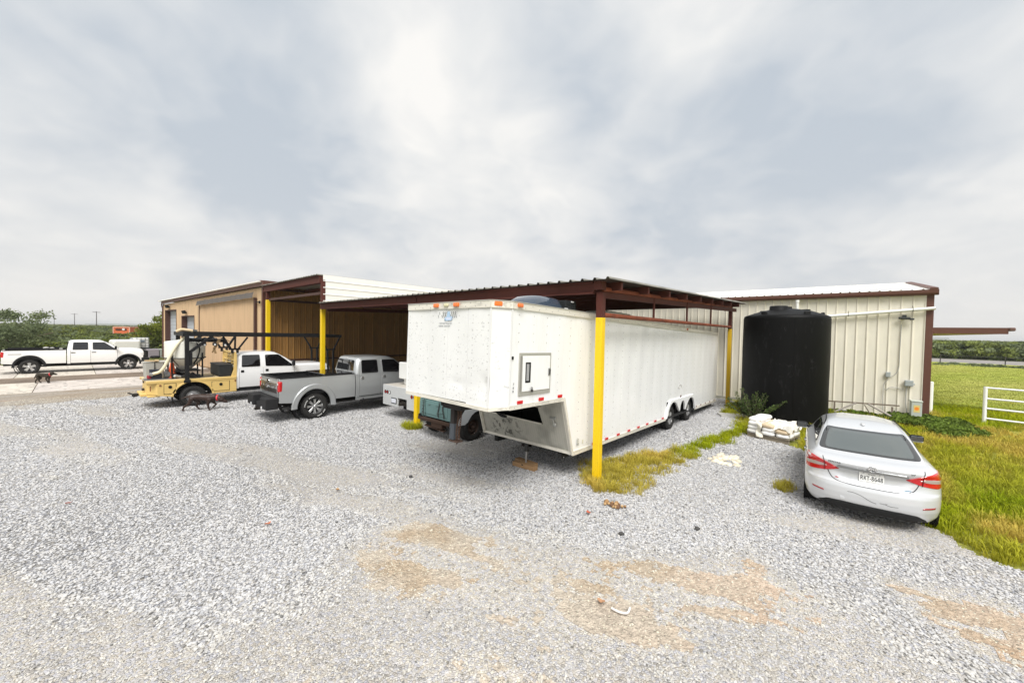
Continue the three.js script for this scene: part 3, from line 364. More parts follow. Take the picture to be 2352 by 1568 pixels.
// ---- tan workshop on the left; its front wall swings a little towards the drive
{
  const t = thing('tan_workshop', 'tan ribbed metal workshop with a tall sliding door on the left', 'building', [-25.9, 0, -7.35], 0.0845);
  const L = 21.9, corr = quadStrip(Array.from({ length: Math.round(L / 0.15) * 4 + 1 }, (_, i) => { const k = i % 4, u = -L + Math.floor(i / 4) * 0.15; return [u + [0, 0.07, 0.095, 0.125][k], [0, 0, 0.02, 0.02][k]]; }), 5.5);
  { const p = corr.attributes.position; for (let i = 0; i < p.count; i++) if (p.getY(i) > 1) p.setY(i, 5.5 + p.getX(i) * 0.0192); }
  const hole = (s0, s1, top) => [s0, s1, top];
  // wall in bays round the two roller doors
  const bay = (x0, x1, y0) => { const g = quadStrip(Array.from({ length: Math.max(1, Math.round((x1 - x0) / 0.16)) * 4 + 1 }, (_, i) => { const n = Math.max(1, Math.round((x1 - x0) / 0.16)), w = (x1 - x0) / n, k = i % 4, u = x0 + Math.floor(i / 4) * w; return [Math.min(x1, u + [0, w * 0.45, w * 0.6, w * 0.85][k]), [0, 0, 0.022, 0.022][k]]; }), 1); const p = g.attributes.position, uv = g.attributes.uv; for (let i = 0; i < p.count; i++) p.setY(i, p.getY(i) < 0.5 ? y0 : 5.48 + p.getX(i) * 0.0192); return g; };
  const d1 = [-21.2, -17.75, 4.45], d2 = [-16.1, -12.85, 3.88];
  part('wall', merge(bay(-L, d1[0], 0), bay(d1[0], d1[1], d1[2]), bay(d1[1], d2[0], 0), bay(d2[0], d2[1], d2[2]), bay(d2[1], 0, 0)), tanSteel[0], t);
  part('rear_wall', merge(span(-L, -0.1, 0, 4.9, -14.2, -14), span(-L, -L + 0.15, 0, 5, -14, -0.2), span(-L + 0.15, -0.1, 0, 0.02, -14, -0.4)), tanSteel[1], t);
  part('roof', put(new THREE.BoxGeometry(L + 0.5, 0.06, 14.9), -L / 2, 5.56, -7.1, 0, 0, Math.atan(0.0192)), whiteSteel[0], t);
  part('eave_trim', merge(beam([-L - 0.05, 5.225, 0.1], [0.3, 5.66, 0.1], 0.12, 0.24), beam([-L - 0.05, 5.365, 0.14], [0.3, 5.80, 0.14], 0.2, 0.1)), M(0.17, 0.085, 0.068, 0.5), t);
  part('rake_trim', merge(beam([0.3, 5.70, 0.1], [0.3, 5.62, -14.3], 0.12, 0.3)), brownTrim, t);
  part('corner_trim', span(-0.12, 0.06, 0, 5.5, -0.1, 0.05), brownTrim, t); part('corner_trim', span(-L - 0.06, -L + 0.1, 0, 5.1, -0.1, 0.05), brownTrim, t);
  part('downspout', merge(span(-L - 0.18, -L - 0.08, 0.2, 4.75, -0.02, 0.08), pipe([[-L - 0.13, 4.7, 0.03], [-L - 0.3, 4.85, 0.05], [-L - 0.28, 5.1, 0.08], [-L - 0.15, 5.2, 0.1]], 0.05, 12, 8)), brownTrim, t);
  for (const [a, b, h] of [d1, d2]) {
    const d = sub('roller_door', t); const n = Math.round(h / 0.32);
    part('jamb', merge(span(a - 0.06, a, 0, h, -0.4, 0.04), span(b, b + 0.06, 0, h, -0.4, 0.04), span(a - 0.06, b + 0.06, h, h + 0.08, -0.4, 0.04)), brownDark, d);
    for (let k = 0; k < n; k++) part('door_slat', rbox(b - a, h / n - 0.012, 0.04, (a + b) / 2, (k + 0.5) * h / n, -0.36, 0.008), M(0.46, 0.49, 0.53, 0.5), d);
    const lamp = sub('wall_lamp', t); part('lamp_body', merge(beam([(a + b) / 2 - 0.3, h + 0.34, 0.02], [(a + b) / 2 - 0.3, h + 0.40, 0.22], 0.08, 0.06), rbox(0.6, 0.26, 0.16, (a + b) / 2 - 0.3, h + 0.36, 0.2, 0.03, 0.35, 0, 0)), black, lamp);
  }
  const sd = sub('sliding_door', t), s0 = -11.2, s1 = -0.85;
  part('door_leaf', put(bay(0, s1 - s0, 0), s0, 0, 0.1), tanSteel[2], sd);
  { const p = sd.children[0].geometry.attributes.position; for (let i = 0; i < p.count; i++) if (p.getY(i) > 1) p.setY(i, 4.9 + (p.getX(i)) * 0.0192); else p.setY(i, 0.15); }
  part('door_edge', merge(span(s0 - 0.04, s0 + 0.06, 0.12, 4.68, 0.04, 0.15), span(s1 - 0.12, s1 + 0.06, 0.12, 4.88, 0.04, 0.16)), brownDark, sd);
  const flap = new THREE.PlaneGeometry(s1 - s0 + 0.2, 0.34, 60, 3), fp = flap.attributes.position; for (let i = 0; i < fp.count; i++) { const x = fp.getX(i), y = fp.getY(i); fp.setZ(i, 0.15 - y * 0.3 + 0.02 * Math.sin(x * 3.1) + 0.02 * Math.sin(x * 7.3 + y * 9)); fp.setY(i, y + x * 0.0192 + 0.01 * Math.sin(x * 5)); } flap.computeVertexNormals();
  part('door_flap', put(flap, (s0 + s1) / 2, 4.94, 0.12), M(0.10, 0.088, 0.08, 0.8), sd);
  part('door_latch', merge(beam([s1 + 0.1, 4.62, 0.1], [s1 + 0.7, 4.6, 0.12], 0.05, 0.05), box(0.08, 0.16, 0.08, s1 + 0.66, 4.6, 0.12)), black, sd);
  // the side that looks into the carport, panel by panel
}
{
  const t = thing('workshop_side_wall', 'shaded tan ribbed metal wall at the back of the carport behind the pickups', 'wall', [-25.4, 0, -14.4]);
  const p = 0.345, sh = ribSheet(p, 5.45, 1, 0.048, 0.085, 0.035, 0.012); sh.rotateY(Math.PI / 2);
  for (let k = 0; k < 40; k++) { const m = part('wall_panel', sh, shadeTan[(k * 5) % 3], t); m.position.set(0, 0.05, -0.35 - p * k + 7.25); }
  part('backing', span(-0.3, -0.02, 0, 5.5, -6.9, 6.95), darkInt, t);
  part('girt', merge(beam([0.06, 4.72, 6.9], [0.06, 4.72, -6.8], 0.06, 0.12), beam([0.06, 5.36, 6.9], [0.06, 5.36, -6.8], 0.06, 0.12), beam([0.06, 1.2, 6.9], [0.06, 1.2, -6.8], 0.06, 0.08)), brownDark, t);
}
// ---- the carport: steel posts with yellow sleeves, a tall bay on the left and a long low roof
{
  const t = thing('carport', 'red iron carport with yellow posts and ribbed roof over the parked vehicles', 'carport', [-10.4, 0, -7.35]);
  const W = (n, g, m) => wpart(n, g, m, t), chips = tex(128, 1024, (x, y) => { const a = fbm(x / 5, y / 5, 4, 245), low = sstep(150, 20, y), c = sstep(0.76 - low * 0.16, 0.80 - low * 0.14, a), w = fbm(x / 30, y / 120, 3, 247); return [lerp(0.94 + 0.06 * w, 0.5, c), lerp(0.92 + 0.08 * w, 0.42, c), lerp(1, 0.5, c)]; }, true), yellow = new THREE.MeshStandardMaterial({ color: new THREE.Color().setRGB(0.92, 0.63, 0.004), roughness: 0.45, map: chips }), yellowDim = new THREE.MeshStandardMaterial({ color: new THREE.Color().setRGB(0.70, 0.44, 0.015), roughness: 0.6 });
  const post = (x, z, hy, ht, w, ym) => { const g = sub('post', t), o = t.position; part('steel_tube', span(-w * 0.46, w * 0.46, 0, ht, -w * 0.46, w * 0.46).translate(x - o.x, 0, z - o.z), redIron, g); part('yellow_sleeve', rbox(w, hy + 0.25, w, x - o.x, hy / 2 - 0.125, z - o.z, 0.012), ym, g); };
  post(-3.94, -7.35, 3.47, 4.0, 0.155, yellow); post(-10.43, -7.32, 3.5, 4.05, 0.155, yellow); post(-17.7, -7.35, 4.0, 5.3, 0.17, yellow); post(-25.05, -7.35, 4.7, 5.4, 0.2, yellow); post(-4.02, -19.7, 3.44, 4.45, 0.15, yellowDim);
  const ry = (z) => 4.24 + (-7.2 - z) * 0.0300;                 // underside of the low roof
  // low roof sheets, ribs running back
  const Lr = 13.9, sh = ribSheet(0.292, Lr, 3, 0.045, 0.085, 0.035); const tilt = Math.atan(0.03);
  for (let k = 0; k < 16; k++) { const x0 = -3.60 - 0.876 * (k + 1); const m = part('roof_sheet', sh, k % 3 ? galv : galv, t); m.rotation.set(-Math.PI / 2 + tilt, 0, 0); m.position.set(x0 + 10.4, ry(-7.05) + 0.0, -7.05 + 7.35); }
  W('roof_shade_liner', put(new THREE.BoxGeometry(14.0, 0.004, Lr), -10.62, ry(-14) - 0.012, -14.0, tilt, 0, 0), M(0.05, 0.035, 0.028, 0.7));  // galvanised underside painted dark brown to deepen the shade and cut bounce
  W('front_beam', merge(span(-10.4, -4.05, 3.97, 4.22, -7.32, -7.24, 0.004), span(-10.4, -4.05, 4.19, 4.222, -7.24, -7.18), span(-10.4, -4.05, 3.97, 4.0, -7.24, -7.18)), redIron);
  W('front_beam', merge(span(-17.65, -10.44, 3.98, 4.22, -7.31, -7.23, 0.004), span(-17.65, -10.44, 4.19, 4.222, -7.23, -7.17), span(-17.65, -10.44, 3.98, 4.01, -7.23, -7.17)), redIron);
  W('end_plate', span(-4.03, -3.86, 4.05, 4.24, -7.42, -7.2), redIron);
  for (let k = 0; k < 9; k++) { const z = -7.75 - k * 1.48; W('purlin', merge(beam([-17.6, ry(z) - 0.1, z], [-3.66, ry(z) - 0.1, z], 0.07, 0.17)), redIron); }
  for (const x of [-4.0, -10.43, -17.6]) W('rafter', beam([x, 3.98, -7.5], [x, 4.34, -20.6], 0.1, 0.16), redIron);
  // pipes along the right hand side
  W('pipe_rail', rod([-3.92, 4.08, -7.4], [-4.0, 4.42, -19.65], 0.05, 10), rustIron); W('pipe_rail', rod([-3.92, 3.53, -7.42], [-4.0, 3.53, -19.65], 0.05, 10), rustIron);
  for (const z of [-10.33, -13.18, -16.09]) W('pipe_strut', rod([-3.95, 3.53, z], [-3.95, ry(z) - 0.15, z], 0.032, 8), redIron);
  // tall bay
  const sh2 = ribSheet(0.292, 13.9, 3, 0.045, 0.085, 0.035);
  for (let k = 0; k < 9; k++) { const m = part('roof_sheet', sh2, galv, t); m.rotation.set(-Math.PI / 2, 0, 0); m.position.set(-25.62 + 0.876 * k + 10.4, 5.50, 0.25); }
  W('front_beam', merge(span(-25.4, -17.75, 5.16, 5.47, -7.3, -7.22, 0.004), span(-25.4, -17.75, 5.44, 5.472, -7.22, -7.16)), redIron);
  W('gable_beam', merge(span(-17.78, -17.68, 5.0, 5.47, -21, -7.32)), redIron);
  for (let k = 0; k < 9; k++) W('purlin', span(-25.3, -17.8, 5.3, 5.46, -8.0 - k * 1.48, -7.93 - k * 1.48), redIron);
  W('inner_header', merge(span(-25.2, -17.8, 4.66, 4.78, -7.42, -7.36)), brownDark);
  // white ribbed sheets closing the step between the two roofs, laid sideways
  const inf = ribSheet(0.30, 13.4, 1, 0.02, 0.08, 0.035);
  const sideways = new THREE.Matrix4().makeBasis(V(0, -1, 0), V(0, 0, -1), V(1, 0, 0));
  for (let k = 0; k < 4; k++) { const m = part('infill_sheet', inf, whiteSteel[k % 2], t); m.quaternion.setFromRotationMatrix(sideways); m.position.set(-17.64 + 10.4, 5.52 - 0.3 * k, 0.02); }
}
// ---------------------------------------------------------------- vehicles (local frame: rear axle at the origin, nose towards -z)
const paint = (r, g, b, metal = 0) => M(r, g, b, metal ? 0.38 : 0.4, metal, { clearcoat: 0.8, clearcoatRoughness: 0.08 });
const glass = M(0.006, 0.006, 0.007, 0.04, 0, { clearcoat: 1, clearcoatRoughness: 0.02 });
const redLens = M(0.55, 0.008, 0.012, 0.12, 0, { clearcoat: 1, clearcoatRoughness: 0.05 }), amber = M(0.85, 0.17, 0.01, 0.2, 0, { clearcoat: 1 }), clearLens = M(0.75, 0.76, 0.76, 0.1, 0, { clearcoat: 1 });
const alloy = M(0.62, 0.62, 0.62, 0.3, 0.85), darkAlloy = M(0.05, 0.05, 0.052, 0.4, 0.6), treadM = M(0.022, 0.021, 0.020, 0.9), sideM = M(0.028, 0.027, 0.026, 0.75);

const wheelCache = new Map();
function wheel(parent, x, y, z, { R = 0.41, rim = 0.25, w = 0.26, style = 'five', dark = false, name = 'wheel', letters = false, steelMat } = {}) {
  const g = sub(name, parent); g.position.set(x, y, z); if (x < 0) g.rotation.y = Math.PI;
  const key = [R, rim, w, style, letters].join();
  if (!wheelCache.has(key)) {
    const h = w / 2, ty = put(lathe([[rim * 0.96, -h * 0.75], [rim + 0.01, -h * 0.95], [lerp(rim, R, 0.5), -h * 1.03], [R - 0.045, -h * 0.98], [R - 0.012, -h * 0.8], [R, -h * 0.5], [R, h * 0.5], [R - 0.012, h * 0.8], [R - 0.045, h * 0.98], [lerp(rim, R, 0.5), h * 1.03], [rim + 0.01, h * 0.95], [rim * 0.96, h * 0.75]], 40), 0, 0, 0, 0, 0, -Math.PI / 2);
    const lugs = []; for (let k = 0; k < 34; k++) for (const s of [-1, 1]) { const a = (k + (s > 0 ? 0.5 : 0)) / 34 * 6.2832; lugs.push(put(new THREE.BoxGeometry(h * 0.75, 0.016, R * 0.1), s * h * 0.52, (R + 0.002) * Math.cos(a), (R + 0.002) * Math.sin(a), a, 0, 0)); }
    const barrel = put(lathe([[rim * 0.97, -h * 0.7], [rim * 0.9, 0], [rim * 0.97, h * 0.72], [rim * 1.0, h * 0.86], [rim * 1.015, h * 0.84], [rim * 0.99, h * 0.6]], 36), 0, 0, 0, 0, 0, -Math.PI / 2);
    const back = put(new THREE.CylinderGeometry(rim * 0.92, rim * 0.92, 0.02, 28), -h * 0.1, 0, 0, 0, 0, Math.PI / 2), disc = put(new THREE.CylinderGeometry(rim * 0.62, rim * 0.62, 0.03, 24), -h * 0.02, 0, 0, 0, 0, Math.PI / 2);
    const sp = [], hub = [put(lathe([[0, 0.07], [rim * 0.16, 0.065], [rim * 0.21, 0.02], [rim * 0.22, -0.05]], 20), h * 0.45, 0, 0, 0, 0, -Math.PI / 2)];
    const spoke = (a, w0, w1, r0, r1) => { const s = shapeOf([[-w0, r0], [w0, r0], [w1, r1], [-w1, r1]]); const e = new THREE.ExtrudeGeometry(s, { depth: 0.035, bevelEnabled: true, bevelSize: 0.005, bevelThickness: 0.006, bevelSegments: 1 }); return put(put(e, 0, 0, 0, 0, Math.PI / 2, 0), h * 0.42, 0, 0, a, 0, 0); };
    if (style === 'five') for (let k = 0; k < 5; k++) sp.push(spoke(k / 5 * 6.2832, rim * 0.15, rim * 0.27, rim * 0.12, rim * 0.97));
    if (style === 'eight') for (let k = 0; k < 8; k++) for (const o of [-0.1, 0.1]) sp.push(spoke(k / 8 * 6.2832 + o, rim * 0.045, rim * 0.05, rim * 0.2, rim * 0.98));
    if (style === 'ten') for (let k = 0; k < 10; k++) sp.push(spoke(k / 10 * 6.2832, rim * 0.05, rim * 0.07, rim * 0.15, rim * 0.97));
    if (style === 'claw') for (let k = 0; k < 8; k++) sp.push(spoke(k / 8 * 6.2832, rim * 0.05, rim * 0.17, rim * 0.15, rim * 0.97));
    if (style === 'steel') { sp.push(put(lathe([[0, 0.0], [rim * 0.35, 0.0], [rim * 0.4, 0.03], [rim * 0.62, 0.05], [rim * 0.72, 0.02], [rim * 0.96, -0.02]], 32), h * 0.15, 0, 0, 0, 0, -Math.PI / 2)); }
    const lett = []; if (letters) for (const [a0, a1, n] of [[100, 190, 11], [-75, -20, 8]]) for (let k = 0; k < n; k++) { const a = lerp(a0, a1, k / n) * Math.PI / 180, rr = lerp(rim, R, 0.52); if (k % 6 === 4) continue; lett.push(put(new THREE.BoxGeometry(0.008, 0.034, 0.026), h * 1.03, rr * Math.sin(a), -rr * Math.cos(a), 0, 0, 0).applyMatrix4(new THREE.Matrix4())); }
    wheelCache.set(key, { ty: merge(ty, lugs), barrel: merge(barrel, style === 'steel' ? [] : []), back: merge(back, disc), sp: merge(sp, hub), lett: lett.length ? merge(lett) : null });
  }
  const c = wheelCache.get(key);
  part('tyre', c.ty, sideM, g); part('rim', merge(c.barrel, c.sp), steelMat ?? alloy, g); part('brake', c.back, darkAlloy, g); if (c.lett) part('lettering', c.lett, M(0.7, 0.7, 0.68, 0.6), g);
  return g;
}
// a crew cab with hood: c = rear of cab, all f measured ahead of the rear axle
function crewCab(t, P, o) {
  const { c = 1.48, belt = 1.43, top = 2.07, rocker = 0.55, wb = 4.38, nose = 5.25, wLow = 0.965 } = o, low = (f, y) => wLow - 0.05 * Math.pow(clamp((y - 0.98) / 0.45, -1, 1), 2) - 0.02 * sstep(nose - 1.2, nose, f), wb2 = belt - 0.005;
  const wy = [[-0.03, 0.925], [0.05, 0.915], [(top - belt) * 0.55, 0.845], [top - belt - 0.11, 0.79]], wUp = (f, y) => { const h = y - belt; for (let i = 0; i < 3; i++) if (h <= wy[i + 1][0] || i === 2) return lerp(wy[i][1], wy[i + 1][1], (h - wy[i][0]) / (wy[i + 1][0] - wy[i][0])); };
  // inner shell
  part('body_shell', merge(span(-0.86, 0.86, rocker + 0.02, belt - 0.02, -(c + 2.35), -(c + 0.03)), span(-0.8, 0.8, 0.95, belt - 0.1, -(nose - 0.12), -(c + 2.3)), span(-0.5, 0.5, 0.45, 0.95, -(nose - 0.3), -(c + 2.3))), black, t);
  const gh = loft([{ y: belt - 0.03, f0: c + 0.0, f1: c + 2.42, w: 0.925, r: 0.14 }, { y: belt + 0.05, f0: c + 0.0, f1: c + 2.36, w: 0.915, r: 0.14 }, { y: lerp(belt, top, 0.55), f0: c + 0.05, f1: c + 1.97, w: 0.845, r: 0.16 }, { y: top - 0.11, f0: c + 0.09, f1: c + 1.68, w: 0.79, r: 0.18 }, { y: top - 0.045, f0: c + 0.13, f1: c + 1.58, w: 0.745, r: 0.2 }, { y: top - 0.012, f0: c + 0.22, f1: c + 1.45, w: 0.66, r: 0.2 }, { y: top, f0: c + 0.45, f1: c + 1.2, w: 0.45, r: 0.2 }], { bottom: false });
  part('roof', gh, P, t);
  const s = [1, -1];
  for (const d of s) {
    part('cab_corner', skin([[c, rocker], [c + 0.14, rocker], [c + 0.14, belt], [c, belt]], low, d, { round: 0.02 }), P, t);
    part('rocker_panel', skin([[c + 0.02, rocker - 0.1], [c + 2.42, rocker - 0.1], [c + 2.42, rocker + 0.03], [c + 0.02, rocker + 0.03]], (f, y) => low(f, 0.7) - 0.05, d, { edge: 0.5 }), o.rockerMat ?? P, t);
    const wr = [[c + 0.23, belt + 0.015], [c + 0.92, belt + 0.015], [c + 0.92, top - 0.13], [c + 0.27, top - 0.13]], wf = [[c + 1.12, belt + 0.015], [c + 2.2, belt - 0.03], [c + 2.17, belt + 0.06], [c + 1.66, top - 0.14], [c + 1.12, top - 0.14]];
    const mk = (f0, f1, win, hx) => {
      const dr = part('door', skin([[f0, rocker + 0.04], [f1, rocker + 0.04], [f1, belt - 0.004], [f0, belt - 0.004]], low, d, { round: 0.035 }), P, t);
      const fr = win.map(([f, y], i) => [f, y]); part('window_frame', skin(fr.map(([f, y]) => { const mx = win.reduce((q, p) => q + p[0], 0) / win.length, my = win.reduce((q, p) => q + p[1], 0) / win.length; return [mx + (f - mx) * 1.07, my + (y - my) * 1.1]; }), wUp, d, { th: 0.03, out: 0.006, round: 0.07, edge: 0.1 }), o.frameMat ?? P, dr);
      part('window', skin(win, wUp, d, { th: 0.03, out: 0.011, round: 0.06, bevel: 0.003, edge: 0.1 }), glass, dr);
      part('door_handle', rbox(0.035, o.handleTall ? 0.1 : 0.045, o.handleTall ? 0.11 : 0.2, d * (low(hx, belt - 0.14) + 0.008), belt - 0.16, -hx, 0.012), o.handleMat ?? chrome, dr);
    };
    mk(c + 0.152, c + 1.02, wr, c + 0.26); mk(c + 1.032, c + 2.27, wf, c + 1.17);
    const fp = [[c + 2.284, rocker + 0.02], ...arc(wb, 0.42, 0.56, 166, 14, 16, 0.6).map(([x, y]) => [x, y, 0]).filter(([x]) => x > c + 2.3 && x < nose - 0.06), [nose - 0.03, 0.62], [nose - 0.02, belt - 0.12], [c + 2.9, belt - 0.02], [c + 2.284, belt - 0.004]];
    part('fender', skin(fp, (f, y) => low(f, y) + 0.0, d, { round: 0 }), P, t);
    if (o.flares) part('wheel_flare', skin([...arc(wb, 0.42, 0.66, 185, -5, 18, 0.69), ...arc(wb, 0.42, 0.555, -5, 185, 18, 0.6)], (f, y) => low(f, y) + 0.045, d, { th: 0.09, bevel: 0.015, round: 0 }), o.flareMat ?? P, t);
    const mir = sub('mirror', t); part('mirror_housing', rbox(0.16, 0.25, 0.11, d * 1.13, belt + 0.12, -(c + 2.18), 0.045), o.mirrorMat ?? black, mir); part('mirror_arm', merge(beam([d * 0.9, belt + 0.03, -(c + 2.2)], [d * 1.1, belt + 0.1, -(c + 2.18)], 0.06, 0.05)), black, mir); part('mirror_glass', rbox(0.12, 0.2, 0.012, d * 1.13, belt + 0.12, -(c + 2.18) + 0.055, 0.006), M(0.3, 0.32, 0.34, 0.05, 0.9), mir);
  }
  // hood, windscreen, nose
  part('hood', loft([{ y: belt - 0.14, f0: c + 2.3, f1: nose - 0.02, w: 0.9, r: 0.1 }, { y: belt - 0.03, f0: c + 2.3, f1: nose - 0.05, w: 0.88, r: 0.12 }, { y: belt + 0.03, f0: c + 2.32, f1: nose - 0.18, w: 0.80, r: 0.14 }, { y: belt + 0.06, f0: c + 2.34, f1: nose - 0.5, w: 0.62, r: 0.15 }], { bottom: false }), P, t);
  part('windscreen', (() => { const g = new THREE.PlaneGeometry(1.5, 0.86, 6, 6), p = g.attributes.position; for (let i = 0; i < p.count; i++) { const u = p.getX(i), v = p.getY(i) / 0.86 + 0.5; p.setXYZ(i, u * (1.06 - v * 0.12), lerp(belt + 0.06, top - 0.1, v), -(lerp(c + 2.4, c + 1.72, v) - 0.1 * u * u)); } g.computeVertexNormals(); return clean(g); })(), glass, t);
  part('rear_window', (() => { const s2 = shapeOf([[-0.70, belt + 0.06], [0.70, belt + 0.06], [0.64, top - 0.14], [-0.64, top - 0.14]]); return plate([[-0.72, belt + 0.05], [0.72, belt + 0.05], [0.66, top - 0.13], [-0.66, top - 0.13]], (x, y) => -(c + (y - belt) * 0.135 - 0.005), { th: 0.03, round: 0.08, bevel: 0.004 }); })(), glass, t);
  part('rear_window_bar', merge(box(0.02, top - belt - 0.22, 0.012, -0.28, (top + belt) / 2 - 0.02, -(c + 0.04) + 0.012, -0.13), box(0.02, top - belt - 0.22, 0.012, 0.28, (top + belt) / 2 - 0.02, -(c + 0.04) + 0.012, -0.13)), black, t);
  part('stop_lamp', rbox(0.2, 0.045, 0.03, 0, top - 0.075, -(c + 0.09), 0.01), clearLens, t);
  part('front_bumper', o.guard ? merge(rbox(1.95, 0.34, 0.4, 0, 0.66, -(nose + 0.08), 0.05), rbox(1.2, 0.5, 0.1, 0, 1.02, -(nose + 0.22), 0.04), rbox(0.5, 0.42, 0.1, 0.7, 1.0, -(nose + 0.12), 0.05, 0, -0.35), rbox(0.5, 0.42, 0.1, -0.7, 1.0, -(nose + 0.12), 0.05, 0, 0.35), rbox(1.9, 0.08, 0.12, 0, 1.26, -(nose + 0.18), 0.03)) : rbox(1.96, 0.28, 0.26, 0, 0.62, -(nose + 0.02), 0.05), o.guard ? M(0.02, 0.02, 0.02, 0.6) : chrome, t);
  part('grille', rbox(1.3, 0.36, 0.08, 0, 1.08, -nose, 0.03), o.guard ? black : chrome, t);
  for (const d of s) { part('headlight', rbox(0.3, 0.28, 0.22, d * 0.80, 1.1, -(nose - 0.09), 0.06), clearLens, t); }
  part('frame_rail', merge(span(-0.52, -0.42, 0.5, 0.66, -nose + 0.3, 1.0), span(0.42, 0.52, 0.5, 0.66, -nose + 0.3, 1.0), cyl(0.06, 0.06, 1.6, 10, 0, 0.41, 0, 0, 0, Math.PI / 2), cyl(0.06, 0.06, 1.6, 10, 0, 0.41, -wb, 0, 0, Math.PI / 2), sph(0.17, 0, 0.41, 0), span(-0.4, 0.4, 0.42, 0.55, -3.5, -0.6), cyl(0.05, 0.05, 4.2, 8, 0.6, 0.44, -1.6, Math.PI / 2)), M(0.02, 0.018, 0.016, 0.8), t);
}
function pickupBed(t, P, o) {
  const { tail = -1.12, front = 1.45, rail = 1.45, low = 0.6, wLow = 0.965, arch = 0.56 } = o, w = (f, y) => wLow - 0.045 * Math.pow(clamp((y - 0.98) / 0.45, -1, 1), 2);
  for (const d of [1, -1]) {
    const pts = [[tail, low + 0.06], ...arc(0, 0.42, arch, 163, 17, 18, arch + 0.06), [front, low], [front, rail], [tail + 0.02, rail]];
    part('bed_side', skin(pts, w, d, { round: 0.02, th: 0.035 }), P, t);
    if (o.flares) part('wheel_flare', skin([...arc(0, 0.42, o.flareR ?? 0.74, 182, -2, 20, (o.flareR ?? 0.74) + 0.05), ...arc(0, 0.42, arch - 0.005, -2, 182, 20, arch + 0.055)], (f, y) => w(f, y) + (o.flareOut ?? 0.04), d, { th: 0.08, bevel: 0.022, round: 0 }), o.flareMat ?? P, t);
    part('wheel_well', merge(put(new THREE.CylinderGeometry(arch + 0.04, arch + 0.04, 0.5, 22, 1, true, -Math.PI / 2, Math.PI), d * 0.68, 0.42, 0, 0, 0, Math.PI / 2), span(d * 0.44, d * 0.46, 0.5, 1.05, -0.6, 0.6)), black, t);
    part('bed_rail', rbox(0.11, 0.03, front - tail - 0.06, d * (wLow - 0.085), rail + 0.01, -(front + tail) / 2, 0.012), o.railMat ?? black, t);
    part('tail_light', rbox(0.16, 0.36, 0.13, d * (wLow - 0.075), 1.19, -(tail + 0.045), 0.05), redLens, t);
    part('reverse_light', rbox(0.09, 0.075, 0.03, d * (wLow - 0.085), 1.28, -(tail - 0.012), 0.012), clearLens, t);
  }
  part('bed_floor', merge(span(-0.85, 0.85, 0.84, 0.88, -front, -tail - 0.05), span(-0.92, -0.86, 0.86, rail - 0.02, -front, -tail - 0.06), span(0.86, 0.92, 0.86, rail - 0.02, -front, -tail - 0.06), span(-0.9, 0.9, 0.6, rail, -front, -front + 0.05)), M(0.02, 0.02, 0.021, 0.8), t);
  const tg = part('tailgate', plate([[-0.80, 0.80], [0.80, 0.80], [0.80, rail + 0.01], [-0.80, rail + 0.01]], (x, y) => -tail + 0.035 * (1 - Math.pow((y - 1.15) / 0.34, 2)) - 0.03 * x * x, { round: 0.03, th: 0.07 }), P, t);
  return tg;
}
